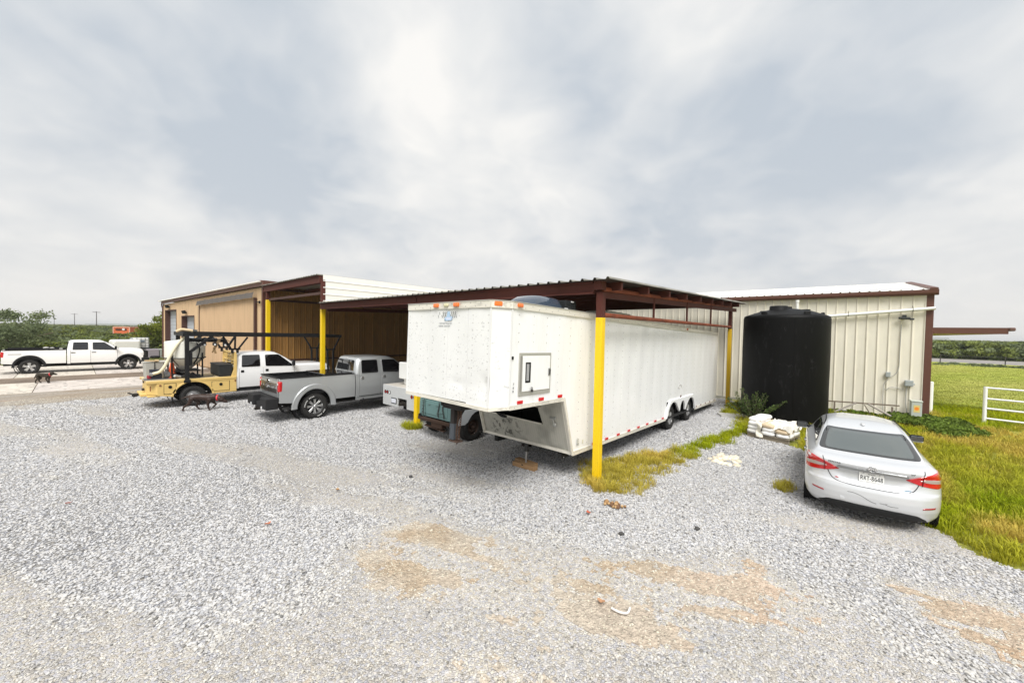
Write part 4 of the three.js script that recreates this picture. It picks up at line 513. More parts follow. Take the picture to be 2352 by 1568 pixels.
// ---- silver pickup
{
  const t = thing('pickup_truck', 'silver crew cab pickup with chrome tailgate band parked nose first under the carport', 'pickup truck', [-14.8, 0, -5.5]);
  const P = paint(0.47, 0.485, 0.49, 0.5);
  crewCab(t, P, { handleTall: true, rockerMat: P, flares: false });
  const tg = pickupBed(t, P, { flares: true, flareOut: 0.05 });
  part('tailgate_band', plate([[-0.79, 0.96], [0.79, 0.96], [0.79, 1.30], [-0.79, 1.30]], (x, y) => 1.12 + 0.045 - 0.03 * x * x + (Math.abs(y - 1.13) < 0.02 ? -0.02 : 0), { th: 0.04, round: 0.03, edge: 0.16 }), M(0.42, 0.42, 0.42, 0.22, 0.9), tg);
  part('tailgate_band', plate([[-0.785, 0.985], [0.785, 0.985], [0.785, 1.12], [-0.785, 1.12]], (x, y) => 1.12 + 0.052 - 0.03 * x * x, { th: 0.03, round: 0.02 }), M(0.05, 0.055, 0.06, 0.25, 0.8), tg);
  part('emblem', put(new THREE.CylinderGeometry(0.075, 0.08, 0.02, 20).scale(1.35, 1, 0.75), 0.0, 1.335, 1.155, Math.PI / 2), chrome, tg); part('handle', rbox(0.17, 0.08, 0.03, 0, 1.13, 1.18, 0.02), chrome, tg);
  part('tailgate_cap', rbox(1.62, 0.035, 0.09, 0, 1.475, 1.11, 0.014), black, tg);
  part('cargo_box', merge(rbox(1.64, 0.06, 1.05, 0, 1.475, -0.88, 0.02), span(-0.8, 0.8, 1.0, 1.45, -1.38, -0.4)), M(0.015, 0.015, 0.016, 0.18, 0, { clearcoat: 1 }), t);
  part('rear_bumper', merge(rbox(0.62, 0.36, 0.36, 0.66, 0.66, 1.32, 0.03), rbox(0.62, 0.36, 0.36, -0.66, 0.66, 1.32, 0.03), rbox(0.9, 0.2, 0.26, 0, 0.52, 1.28, 0.03), rbox(1.9, 0.12, 0.2, 0, 0.78, 1.18, 0.03)), M(0.022, 0.022, 0.023, 0.65), t);
  for (const x of [-0.55, 0.55]) part('bumper_lamp', put(new THREE.CylinderGeometry(0.05, 0.05, 0.02, 14), x, 0.52, 1.505, Math.PI / 2), clearLens, t);
  part('hitch', merge(rbox(0.09, 0.09, 0.3, 0, 0.42, 1.4, 0.01), sph(0.035, 0, 0.5, 1.5)), M(0.04, 0.035, 0.03, 0.6, 0.5), t);
  part('exhaust_tip', merge(put(new THREE.CylinderGeometry(0.065, 0.065, 0.4, 14, 1, true), 0.72, 0.45, 0.78, Math.PI / 2), put(new THREE.CylinderGeometry(0.065, 0.065, 0.4, 14, 1, true), 0.72, 0.45, 0.5, Math.PI / 2, 0.3)), M(0.1, 0.1, 0.1, 0.4, 0.9), t);
  for (const d of [1, -1]) part('running_board', merge(rbox(0.2, 0.05, 2.2, d * 1.0, 0.44, -2.75, 0.02), rod([d * 0.8, 0.5, -1.8], [d * 1.0, 0.44, -1.8], 0.025), rod([d * 0.8, 0.5, -3.6], [d * 1.0, 0.44, -3.6], 0.025)), black, t);
  for (const z of [0, -4.38]) for (const x of [0.86, -0.86]) wheel(t, x, 0.43, z, { R: 0.43, rim: 0.265, w: 0.28, style: 'eight', letters: true });
}
// ---- white pickup on the concrete, broadside
{
  const t = thing('pickup_truck', 'white crew cab pickup with black grille guard standing on the concrete at the far left', 'pickup truck', [-38.75, 0, 1.82], 0.012);
  const P = paint(0.84, 0.84, 0.83);
  const flare = M(0.02, 0.02, 0.022, 0.7);
  crewCab(t, P, { c: 1.52, wb: 4.32, nose: 5.1, guard: true, flares: true, flareMat: flare, handleMat: black, rockerMat: black, belt: 1.42, top: 2.06 });
  const tg = pickupBed(t, P, { tail: -1.05, front: 1.48, rail: 1.44, flares: true, flareMat: flare, flareR: 0.68, flareOut: 0.035 });
  part('rear_bumper', rbox(1.9, 0.22, 0.2, 0, 0.62, 1.2, 0.04), chrome, t);
  part('bed_rack', merge(beam([-0.8, 1.52, 0.9], [-0.8, 1.52, -1.2], 0.08, 0.08), beam([0.8, 1.52, 0.9], [0.8, 1.52, -1.2], 0.08, 0.08)), black, t);
  part('bed_load', merge(sph(0.12, 0.4, 1.52, -0.9, 1.6, 0.7, 1), sph(0.1, 0.2, 1.55, -0.65, 1, 0.8, 1.4), rbox(0.5, 0.1, 0.5, 0.3, 1.48, -1.1, 0.03)), M(0.4, 0.39, 0.37, 0.8), t);
  part('badge', merge(rbox(0.006, 0.05, 0.5, 0.965, 1.22, 0.55, 0.002)), M(0.5, 0.5, 0.5, 0.5), t); part('door_trim', rbox(0.012, 0.025, 0.42, 0.955, 0.99, -3.55, 0.004), M(0.45, 0.45, 0.45, 0.5), t);
  for (const z of [0, -4.32]) for (const x of [0.87, -0.87]) wheel(t, x, 0.425, z, { R: 0.425, rim: 0.27, w: 0.28, style: 'five' });
}
// ---- flatbed pickup with the tan deck and the black overhead rack
{
  const X0 = -20.1, t = thing('flatbed_truck', 'white crew cab truck with tan steel flatbed and long black overhead rack', 'flatbed truck', [X0, 0, -3.06]);
  const P = paint(0.80, 0.80, 0.80), tan = M(0.70, 0.49, 0.17, 0.5), tanDeck = M(0.60, 0.47, 0.27, 0.75), blk = M(0.016, 0.016, 0.017, 0.5);
  crewCab(t, P, { c: 1.36, belt: 1.42, handleTall: true, handleMat: black, rockerMat: black });
  // deck: f from -1.36 (tail) to 1.4
  part('deck', rbox(1.96, 0.05, 2.72, 0, 1.05, -0.03, 0.012), tanDeck, t);
  part('deck_rim', merge(rbox(0.06, 0.1, 2.75, 0.97, 1.03, -0.03, 0.015), rbox(0.06, 0.1, 2.75, -0.97, 1.03, -0.03, 0.015)), tan, t);
  for (const d of [1, -1]) {
    const w = () => 0.985;
    part('deck_skirt', skin([[-1.04, 0.52], ...arc(0, 0.40, 0.60, 175, 5, 18, 0.57), [1.40, 0.46], [1.40, 1.0], [-1.04, 1.0]], w, d, { round: 0, edge: 0 }), tan, t);
    part('wheel_arch', skin([...arc(0, 0.40, 0.66, 176, 4, 20, 0.62), ...arc(0, 0.40, 0.59, 4, 176, 20, 0.56)], () => 1.0, d, { th: 0.05, bevel: 0.01, round: 0, edge: 0 }), tan, t);
    part('wheel_well', merge(put(new THREE.CylinderGeometry(0.6, 0.6, 0.5, 22, 1, true, -Math.PI / 2, Math.PI), d * 0.7, 0.42, 0, 0, 0, Math.PI / 2), span(d * 0.44, d * 0.46, 0.5, 1.02, -0.6, 0.6)), black, t);
    for (const [a, b, h0, h1] of [[-0.85, -0.52, 0.57, 0.94], [0.58, 1.15, 0.54, 0.91]]) { const dr = part('box_door', skin([[a, h0], [b, h0], [b, h1], [a, h1]], () => 1.0, d, { th: 0.03, round: 0.02, edge: 0 }), tan, t); part('latch', put(new THREE.CylinderGeometry(0.055, 0.055, 0.02, 16), d * 1.006, (h0 + h1) / 2 + 0.07, -(a + b) / 2, 0, 0, Math.PI / 2), black, dr); part('box_gap', skin([[a - 0.014, h0 - 0.014], [b + 0.014, h0 - 0.014], [b + 0.014, h1 + 0.014], [a - 0.014, h1 + 0.014]], () => 0.989, d, { th: 0.01, bevel: 0, round: 0, edge: 0 }), black, dr); }
    part('headboard_wing', skin([[1.22, 1.07], [1.42, 1.0], [1.42, 2.0], [1.34, 2.06], [1.31, 1.35]], () => 0.96, d, { th: 0.06, edge: 0, round: 0.02 }), tan, t);
    for (const f of [-0.96, 1.36]) part('marker_lamp', put(new THREE.CylinderGeometry(0.035, 0.035, 0.02, 12), d * 0.992, 0.9, -f, 0, 0, Math.PI / 2), M(0.2, 0.08, 0.03, 0.4), t);
  }
  // tail: slanting corner panels with lamp grilles, rear sill and hitch
  part('tail_panel', merge(plate([[-0.62, 0.55], [0.62, 0.55], [0.62, 1.05], [-0.62, 1.05]], () => 1.30, { edge: 0, th: 0.05 }), beam([0.62, 0.80, 1.28], [0.97, 0.80, 1.03], 0.03, 0.5), beam([-0.62, 0.80, 1.28], [-0.97, 0.80, 1.03], 0.03, 0.5), rbox(1.2, 0.1, 0.2, 0, 0.53, 1.36, 0.02), rbox(1.8, 0.06, 0.35, 0, 0.5, 1.12, 0.02)), tan, t);
  for (const d of [1, -1]) { const lg = sub('tail_light', t); for (let k = 0; k < 3; k++) part('lamp_slot', rbox(0.05, 0.19, 0.03, d * (0.745 + k * 0.07), 0.78, 1.20 - k * 0.062, 0.012, 0, d * 0.72), M(0.28, 0.10, 0.03, 0.35), lg); part('marker_lamp', put(new THREE.CylinderGeometry(0.03, 0.03, 0.02, 12), d * 0.66, 0.96, 1.28, Math.PI / 2, d * 0.7), M(0.2, 0.08, 0.03, 0.4), lg); }
  part('plate_lamp', merge(rbox(0.24, 0.07, 0.03, -0.2, 0.95, 1.31, 0.01), rbox(0.18, 0.09, 0.08, -0.05, 0.68, 1.33, 0.01)), M(0.05, 0.04, 0.03, 0.6), t);
  part('hitch', merge(rbox(0.1, 0.1, 0.24, -0.05, 0.5, 1.48, 0.01), beam([-0.1, 0.5, 1.56], [-0.35, 0.55, 1.72], 0.04, 0.04), rbox(0.16, 0.12, 0.16, -0.07, 0.49, 1.56, 0.03)), M(0.03, 0.028, 0.026, 0.7), t);
  // slatted headboard
  const hb = sub('headboard', t);
  part('headboard_frame', merge(rbox(1.86, 0.07, 0.07, 0, 2.05, -1.38, 0.02), rbox(1.86, 0.06, 0.06, 0, 1.72, -1.38, 0.02), rbox(0.07, 1.0, 0.07, -0.9, 1.56, -1.38, 0.02), rbox(0.06, 1.0, 0.06, -0.42, 1.56, -1.38, 0.02), rbox(0.06, 1.0, 0.06, 0.42, 1.56, -1.38, 0.02), rbox(1.86, 0.36, 0.05, 0, 1.24, -1.38, 0.01)), tan, hb);
  for (let k = 0; k < 6; k++) part('headboard_bar', rbox(k < 3 ? 0.84 : 1.8, 0.045, 0.04, 0, 1.99 - k * 0.095, -1.385, 0.012), tan, hb);
  for (const x of [-0.78, -0.66, -0.54, 0.54, 0.66, 0.78]) part('headboard_bar', rbox(0.05, 0.3, 0.04, x, 1.89, -1.385, 0.012), tan, hb);
  // overhead rack: two long beams over the cab, posts at the tail, trusses fore and aft
  const rk = sub('overhead_rack', t), ZB = 0.19;
  part('rack_beam', merge(beam([0.96, 2.80, ZB + 0.06], [0.96, 2.76, -5.75], 0.1, 0.13), beam([-0.96, 2.84, ZB + 0.06], [-0.96, 2.78, -5.75], 0.1, 0.13), beam([-1.0, 2.82, ZB + 0.08], [1.0, 2.80, ZB + 0.08], 0.1, 0.14), beam([-1.0, 2.78, -5.75], [1.0, 2.76, -5.75], 0.1, 0.12), beam([-0.96, 2.79, -1.36], [0.96, 2.79, -1.36], 0.08, 0.08)), blk, rk);
  for (const d of [1, -1]) part('rack_post', merge(span(d * 0.96 - 0.065, d * 0.96 + 0.065, 0.94, 2.78, ZB - 0.065, ZB + 0.065, 0.01), rbox(0.18, 0.12, 0.2, d * 0.96, 1.0, ZB, 0.02), beam([d * 0.96, 2.08, ZB - 0.04], [d * 0.96, 2.74, -0.6], 0.08, 0.1), rbox(0.1, 0.5, 0.1, d * 0.96, 1.85, ZB - 0.11, 0.01)), blk, rk);
  for (const d of [0.96, -0.96]) part('rack_truss', merge(beam([d, 2.7, -0.95], [d * 0.9, 2.22, -1.22], 0.07, 0.07), beam([d, 2.7, -1.8], [d * 0.9, 2.22, -1.5], 0.07, 0.07), beam([d, 2.7, -1.36], [d * 0.95, 2.2, -1.36], 0.06, 0.06), beam([d * 0.9, 2.2, -1.16], [d * 0.9, 2.2, -1.56], 0.07, 0.07), span(d * 0.9 - 0.04, d * 0.9 + 0.04, 2.03, 2.2, -1.32, -1.24), span(d * 0.9 - 0.04, d * 0.9 + 0.04, 2.03, 2.2, -1.5, -1.42), beam([d, 2.7, -4.75], [d, 2.1, -5.1], 0.06, 0.06), beam([d, 2.7, -5.72], [d, 2.1, -5.42], 0.06, 0.06), beam([d, 2.1, -5.02], [d, 2.1, -5.5], 0.06, 0.06), beam([d, 2.1, -5.12], [d, 0.95, -5.15], 0.07, 0.07), beam([d, 2.1, -5.4], [d, 0.95, -5.4], 0.07, 0.07)), blk, rk);
  part('rack_pipes', merge(rod([0.7, 2.58, 0.1], [0.7, 2.55, -1.05], 0.07), rod([0.2, 2.6, 0.1], [0.2, 2.6, -0.9], 0.05), pipe([[0.9, 2.66, 0.1], [0.8, 2.5, -0.2], [0.7, 2.68, -0.4], [0.6, 2.5, -0.7], [0.7, 2.66, -1.0]], 0.014, 40, 6), pipe([[0.5, 2.7, -0.2], [0.55, 2.62, -0.5], [0.4, 2.7, -0.9], [0.5, 2.5, -1.3]], 0.012, 30, 6)), blk, rk);
  const lampPos = [[0.9, 2.42, -0.35], [0.9, 2.42, -0.68], [0.9, 2.4, -1.02]]; for (const [x, y, z] of lampPos) { const l = sub('work_lamp', t); part('lamp_body', merge(rbox(0.13, 0.12, 0.13, x, y, z, 0.03), rod([x, y, z], [x - 0.05, y + 0.2, z], 0.018)), blk, l); part('lamp_lens', put(new THREE.CylinderGeometry(0.035, 0.035, 0.015, 14), x + 0.065, y - 0.02, z, 0, 0, Math.PI / 2), clearLens, l); }
  for (const z of [0, -4.38]) for (const x of [0.86, -0.86]) wheel(t, x, 0.40, z, { R: 0.40, rim: 0.235, w: 0.27, style: z ? 'five' : 'steel', steelMat: alloy });
  // load
  const B = [X0, 1.075, -3.06], L = (x, y, z) => [X0 + x, y, -3.06 + z];
  const tk = thing('cone_tank', 'white cone bottomed plastic tank in a black stand on the flatbed', 'tank', L(0.0, 1.06, 0.10));
  part('tank_body', lathe([[0, 0.28], [0.1, 0.28], [0.14, 0.30], [0.60, 0.74], [0.635, 0.80], [0.64, 1.40], [0.61, 1.45], [0.3, 1.49], [0.2, 1.52], [0, 1.52]], 36), M(0.80, 0.79, 0.72, 0.45), tk);
  part('stand', merge(put(new THREE.TorusGeometry(0.65, 0.018, 6, 36), 0, 0.8, 0, Math.PI / 2), ...[45, 135, 225, 315].map((a) => { const c = Math.cos(a * Math.PI / 180), s = Math.sin(a * Math.PI / 180); return [beam([0.66 * c, 0, 0.66 * s], [0.66 * c, 1.0, 0.66 * s], 0.05, 0.05), beam([0.66 * c, 0.8, 0.66 * s], [0.12 * c, 0.32, 0.12 * s], 0.035, 0.035)]; }), span(-0.6, 0.6, 0, 0.05, -0.5, -0.42), span(-0.6, 0.6, 0, 0.05, 0.42, 0.5), span(-0.5, 0.5, 0.27, 0.32, -0.4, 0.4)), M(0.02, 0.02, 0.02, 0.6), tk);
  part('tank_pipe', pipe([[0.52, 1.5, -0.2], [0.62, 1.2, -0.35], [0.6, 0.85, -0.3], [0.4, 0.55, -0.2]], 0.025, 20, 8), black, tk);
  const hs = thing('suction_hose', 'cream flexible hose curving down from the rack to the pump', 'hose', L(0.6, 1.1, 0.7)); part('hose', pipe([[-0.1, 1.62, -0.55], [-0.02, 1.3, -0.28], [0.02, 0.9, -0.08], [0.0, 0.5, 0.08], [-0.05, 0.28, 0.22], [-0.1, 0.2, 0.42]], 0.055, 40, 12), M(0.72, 0.66, 0.48, 0.6), hs); part('coupling', merge(cyl(0.07, 0.07, 0.1, 12, -0.1, 0.19, 0.46, 1.3)), M(0.35, 0.35, 0.36, 0.4, 0.6), hs);
  const pm = thing('pump_engine', 'small black and red petrol engine pump on the tail corner of the flatbed', 'pump', L(0.35, 1.08, 1.0)); part('engine', merge(rbox(0.3, 0.22, 0.3, 0, 0.13, 0, 0.04), cyl(0.1, 0.1, 0.2, 16, 0.0, 0.28, 0.1), rbox(0.2, 0.1, 0.24, 0.02, 0.33, 0, 0.03), rod([-0.1, 0.1, -0.1], [-0.12, 0.4, -0.16], 0.012)), M(0.03, 0.032, 0.045, 0.5), pm); part('fuel_tank', rbox(0.17, 0.14, 0.13, 0.02, 0.10, 0.20, 0.04), M(0.28, 0.015, 0.025, 0.5), pm); part('pump_body', merge(cyl(0.13, 0.13, 0.16, 18, 0.02, 0.15, -0.3, Math.PI / 2), cyl(0.06, 0.06, 0.2, 12, 0.02, 0.28, -0.3), rbox(0.5, 0.04, 0.9, 0, 0.01, -0.1, 0.01)), M(0.17, 0.175, 0.18, 0.5, 0.4), pm);
  const bx = thing('poly_box', 'worn grey plastic tote box with planks on top at the flatbed tail', 'box', L(-0.45, 1.08, 1.0)); part('tub', loft([{ y: 0, f0: -0.26, f1: 0.26, w: 0.3, r: 0.05 }, { y: 0.6, f0: -0.29, f1: 0.29, w: 0.34, r: 0.05 }, { y: 0.62, f0: -0.31, f1: 0.31, w: 0.36, r: 0.05 }]), M(0.42, 0.41, 0.37, 0.7), bx); part('plank', merge(rbox(0.7, 0.035, 0.12, 0.04, 0.66, 0.08, 0.006, 0, 0.3, 0.02), rbox(0.66, 0.035, 0.12, -0.02, 0.655, -0.1, 0.006, 0, -0.1, 0)), M(0.50, 0.36, 0.2, 0.9), bx); part('strap', rbox(0.02, 0.55, 0.02, 0.35, 0.34, 0, 0.004), black, bx);
  const cn = thing('traffic_cone', 'orange cone standing among the hoses behind the tank stand', 'cone', L(0.35, 1.08, 0.55)); part('cone', lathe([[0.03, 0.6], [0.05, 0.6], [0.15, 0.03], [0.2, 0.03], [0.2, 0], [0, 0]], 20), M(0.75, 0.12, 0.03, 0.6), cn); part('band', lathe([[0.085, 0.38], [0.113, 0.24]], 20), M(0.8, 0.8, 0.8, 0.5), cn);
  const jb = thing('tool_box', 'long black toolbox against the tan slatted headboard', 'toolbox', L(0.1, 1.08, -1.06)); part('box_body', rbox(1.5, 0.46, 0.46, 0, 0.24, 0, 0.03), M(0.028, 0.03, 0.03, 0.6), jb); part('lid', rbox(1.53, 0.05, 0.49, 0, 0.475, 0, 0.02), M(0.035, 0.036, 0.036, 0.55), jb);
  const fl = thing('valve_manifold', 'jumble of black valves and fittings under the white tank', 'fittings', L(0.3, 1.08, 0.2)); const rr = rng(61), fg = [], fw = []; for (let k = 0; k < 26; k++) { const x = rr() * 1.1 - 0.6, z = rr() * 1.0 - 0.45; (k % 5 ? fg : fw).push(k % 2 ? cyl(0.04 + 0.03 * rr(), 0.05, 0.16 + 0.1 * rr(), 10, x, 0.09, z, rr() * 1.5, rr() * 3) : rbox(0.1 + 0.1 * rr(), 0.1 + 0.06 * rr(), 0.12, x, 0.07, z, 0.015, 0, rr() * 3)); } fg.push(pipe([[-0.4, 0.05, -0.3], [0.1, 0.07, -0.5], [0.5, 0.04, -0.25], [0.45, 0.04, -0.8], [0.1, 0.05, -0.95]], 0.02, 40, 6)); part('fitting', merge(fg), M(0.025, 0.025, 0.027, 0.5), fl); part('valve', merge(fw), M(0.45, 0.45, 0.44, 0.5), fl);
  const hn = thing('air_horn', 'tan hose end lying on top of the black rack post', 'hose', L(0.86, 2.88, 0.16)); part('hose_end', merge(pipe([[-0.06, 0.03, 0.32], [-0.02, 0.11, 0.16], [0.02, 0.09, 0], [0.04, 0.06, -0.16]], 0.055, 18, 10)), M(0.62, 0.48, 0.3, 0.7), hn); part('coupling', cyl(0.07, 0.065, 0.14, 12, 0.05, 0.05, -0.22, 1.4), M(0.06, 0.06, 0.06, 0.5), hn);
  const st = thing('hanging_strap', 'frayed brown strap hanging from the rack behind the cab', 'strap', L(0.9, 2.1, -0.72)); part('strap', merge(beam([0, 0.5, -0.12], [0, 0.12, 0.06], 0.03, 0.09), beam([0, 0.14, 0.06], [0, -0.06, 0.0], 0.03, 0.07), beam([0, 0.1, 0.06], [0.02, -0.02, 0.12], 0.02, 0.05)), M(0.26, 0.17, 0.08, 0.9), st);
}
// ---- white service truck, only its tail shows
{
  const t = thing('service_truck', 'white aluminium bodied service truck mostly hidden behind the big trailer', 'truck', [-11.5, 0, -8.9]);
  const al = new THREE.MeshStandardMaterial({ color: new THREE.Color().setRGB(0.62, 0.63, 0.63), roughness: 0.45, metalness: 0.2, bumpScale: 0.002, bumpMap: tex(64, 64, (x, y) => ((x >> 2) + (y >> 2)) % 2, false, [6, 6]) }), wh = paint(0.8, 0.8, 0.78);
  part('tail_panel', merge(span(-1.05, 1.14, 0.78, 1.16, 1.50, 1.56, 0.01), span(-1.05, -0.1, 0.46, 0.79, 1.50, 1.56, 0.01), span(0.44, 1.14, 0.46, 0.79, 1.50, 1.56, 0.01)), al, t);
  part('deck', span(-1.08, 1.14, 1.1, 1.16, -1.2, 1.5, 0.01), M(0.5, 0.47, 0.42, 0.6), t);
  part('side_box', merge(span(-0.52, 1.1, 1.16, 1.38, -1.1, 1.05, 0.03), span(-0.62, 1.1, 1.38, 1.98, -1.1, 1.2, 0.04), span(-1.05, -0.6, 0.6, 1.1, -1.1, 1.45, 0.02), span(0.6, 1.12, 0.6, 1.1, -1.1, 1.45, 0.02)), wh, t);
  for (const x of [-0.88, -0.74, -0.60, 0.74, 0.9]) { part('tail_light', put(new THREE.CylinderGeometry(0.052, 0.052, 0.02, 18), x, 0.92, 1.562, Math.PI / 2), x === -0.60 ? clearLens : M(0.24, 0.01, 0.012, 0.25), t); part('lamp_ring', put(new THREE.TorusGeometry(0.056, 0.009, 6, 18), x, 0.92, 1.565), black, t); }
  const lp = sub('license_plate', t); part('plate_frame', rbox(0.34, 0.2, 0.02, -0.33, 0.66, 1.565, 0.01), black, lp); part('plate_face', rbox(0.29, 0.145, 0.012, -0.33, 0.66, 1.575, 0.006), M(0.66, 0.68, 0.74, 0.5), lp);
  part('hitch', merge(rbox(0.4, 0.16, 0.2, 0.17, 0.6, 1.4, 0.02), cyl(0.05, 0.05, 0.3, 10, 0.17, 0.6, 1.52, Math.PI / 2)), M(0.03, 0.026, 0.022, 0.7), t);
  part('mud_flap', merge(span(-1.0, -0.45, 0.16, 0.5, 0.72, 0.74), span(0.5, 1.05, 0.16, 0.5, 0.72, 0.74)), rubber, t);
  part('mirror', merge(rbox(0.34, 0.26, 0.14, -0.42, 2.1, 0.4, 0.05), pipe([[-0.5, 2.06, 0.5], [-0.95, 1.86, 0.6], [-1.02, 1.62, 0.6], [-0.85, 1.5, 0.6], [-0.62, 1.66, 0.5], [-0.5, 1.98, 0.45]], 0.016, 40, 6)), black, t);
  part('cab', merge(loft([{ y: 0.5, f0: 1.4, f1: 3.6, w: 0.98, r: 0.1 }, { y: 1.4, f0: 1.4, f1: 3.6, w: 0.98, r: 0.1 }, { y: 2.0, f0: 1.5, f1: 3.0, w: 0.85, r: 0.15 }, { y: 2.05, f0: 1.6, f1: 2.9, w: 0.7, r: 0.15 }]), span(-0.95, 0.95, 0.55, 1.35, -5.0, -3.6, 0.08)), wh, t);
  for (const z of [0, -3.9]) for (const x of [0.84, -0.84]) wheel(t, x, 0.40, z, { R: 0.40, rim: 0.235, w: 0.28, style: 'steel', steelMat: darkAlloy });
}
// ---- old pickup with the teal tailgate, under the nose of the trailer
{
  const t = thing('old_pickup', 'battered old pickup with teal tailgate and chains under the trailer nose', 'pickup truck', [-8.83, 0, -7.52]);
  const teal = new THREE.MeshStandardMaterial({ color: new THREE.Color().setRGB(0.135, 0.225, 0.22), roughness: 0.6, map: tex(256, 256, (x, y) => { const a = sstep(0.5, 0.66, fbm(x / 22, y / 22, 4, 251)); return [lerp(0.95, 0.5, a), lerp(0.98, 0.42, a), lerp(0.98, 0.36, a)]; }, true) }), wh = M(0.68, 0.71, 0.74, 0.5), rst = rustIron;
  const w = (f, y) => 0.86 + 0.03 * (1 - Math.pow((y - 0.85) / 0.4, 2));
  for (const d of [1, -1]) part('bed_side', skin([[-0.62, 0.52], [-0.26, 0.50], [-0.20, 0.62], [-0.10, 0.74], [0.04, 0.82], [0.22, 0.84], [0.40, 0.76], [0.48, 0.55], [1.5, 0.55], [1.5, 1.1], [-0.60, 1.08]], w, d, { round: 0.02 }), d > 0 ? wh : teal, t);
  const tg = part('tailgate', plate([[-0.78, 0.60], [0.66, 0.60], [0.66, 1.08], [-0.78, 1.08]], () => 0.66, { th: 0.04, edge: 0 }), teal, t);
  part('tailgate_panel', merge(plate([[-0.5, 0.68], [0.5, 0.68], [0.5, 1.02], [-0.5, 1.02]], () => 0.675, { th: 0.02, edge: 0 }), rbox(0.1, 0.03, 0.02, -0.3, 0.97, 0.685, 0.01), rbox(0.1, 0.03, 0.02, 0.05, 0.97, 0.685, 0.01), rbox(0.34, 0.05, 0.02, 0.2, 0.78, 0.685, 0.02, 0, 0, 0.2)), teal, tg);
  part('bed_post', merge(rbox(0.08, 0.5, 0.08, -0.62, 0.85, 0.67, 0.02), rbox(0.05, 0.46, 0.05, -0.53, 0.85, 0.68, 0.01)), teal, t);
  part('rear_bumper', merge(rbox(1.44, 0.09, 0.1, -0.05, 0.53, 0.71, 0.02), rbox(0.5, 0.14, 0.16, 0.1, 0.42, 0.66, 0.02), rbox(0.9, 0.035, 0.12, -0.05, 0.32, 0.66, 0.01, 0, 0, -0.05)), M(0.055, 0.033, 0.024, 0.85), t);
  part('tail_lamp', put(new THREE.CylinderGeometry(0.06, 0.06, 0.06, 16), -0.7, 0.6, 0.72, Math.PI / 2), black, t);
  part('bed_floor', merge(span(-0.8, 0.8, 0.7, 0.75, -1.5, 0.6), span(-0.6, 0.6, 0.4, 0.6, -3, 0.4)), darkInt, t);
  part('wheel_well', merge(span(0.3, 0.32, 0.4, 0.9, -0.5, 0.5), span(0.3, 0.84, 0.86, 0.88, -0.5, 0.5)), black, t);
  part('cab', merge(loft([{ y: 0.5, f0: 1.55, f1: 3.0, w: 0.88, r: 0.1 }, { y: 1.1, f0: 1.55, f1: 3.0, w: 0.88, r: 0.1 }, { y: 1.65, f0: 1.6, f1: 2.6, w: 0.75, r: 0.15 }]), span(-0.85, 0.85, 0.5, 1.05, -4.6, -3.0, 0.08)), teal, t);
  for (const z of [0, -3.2]) for (const x of [0.74, -0.74]) wheel(t, x, 0.385, z, { R: 0.40, rim: 0.22, w: 0.26, style: 'steel', steelMat: M(0.055, 0.032, 0.022, 0.8, 0.2) });
  const ch = []; const link = (x, y, z, k) => put(new THREE.TorusGeometry(0.02, 0.006, 5, 8).scale(1, 1.5, 1), x, y, z, 0, k % 2 ? 0 : Math.PI / 2, 0); const cr = rng(5);
  for (const x of [-0.56, 0.15, 0.36]) for (let k = 0; k < 10; k++) ch.push(link(x + Math.sin(k * 0.5 + x * 9) * 0.03, 1.06 - k * 0.042, 0.70, k));
  part('chain', merge(ch), M(0.05, 0.035, 0.03, 0.7, 0.5), t);
}
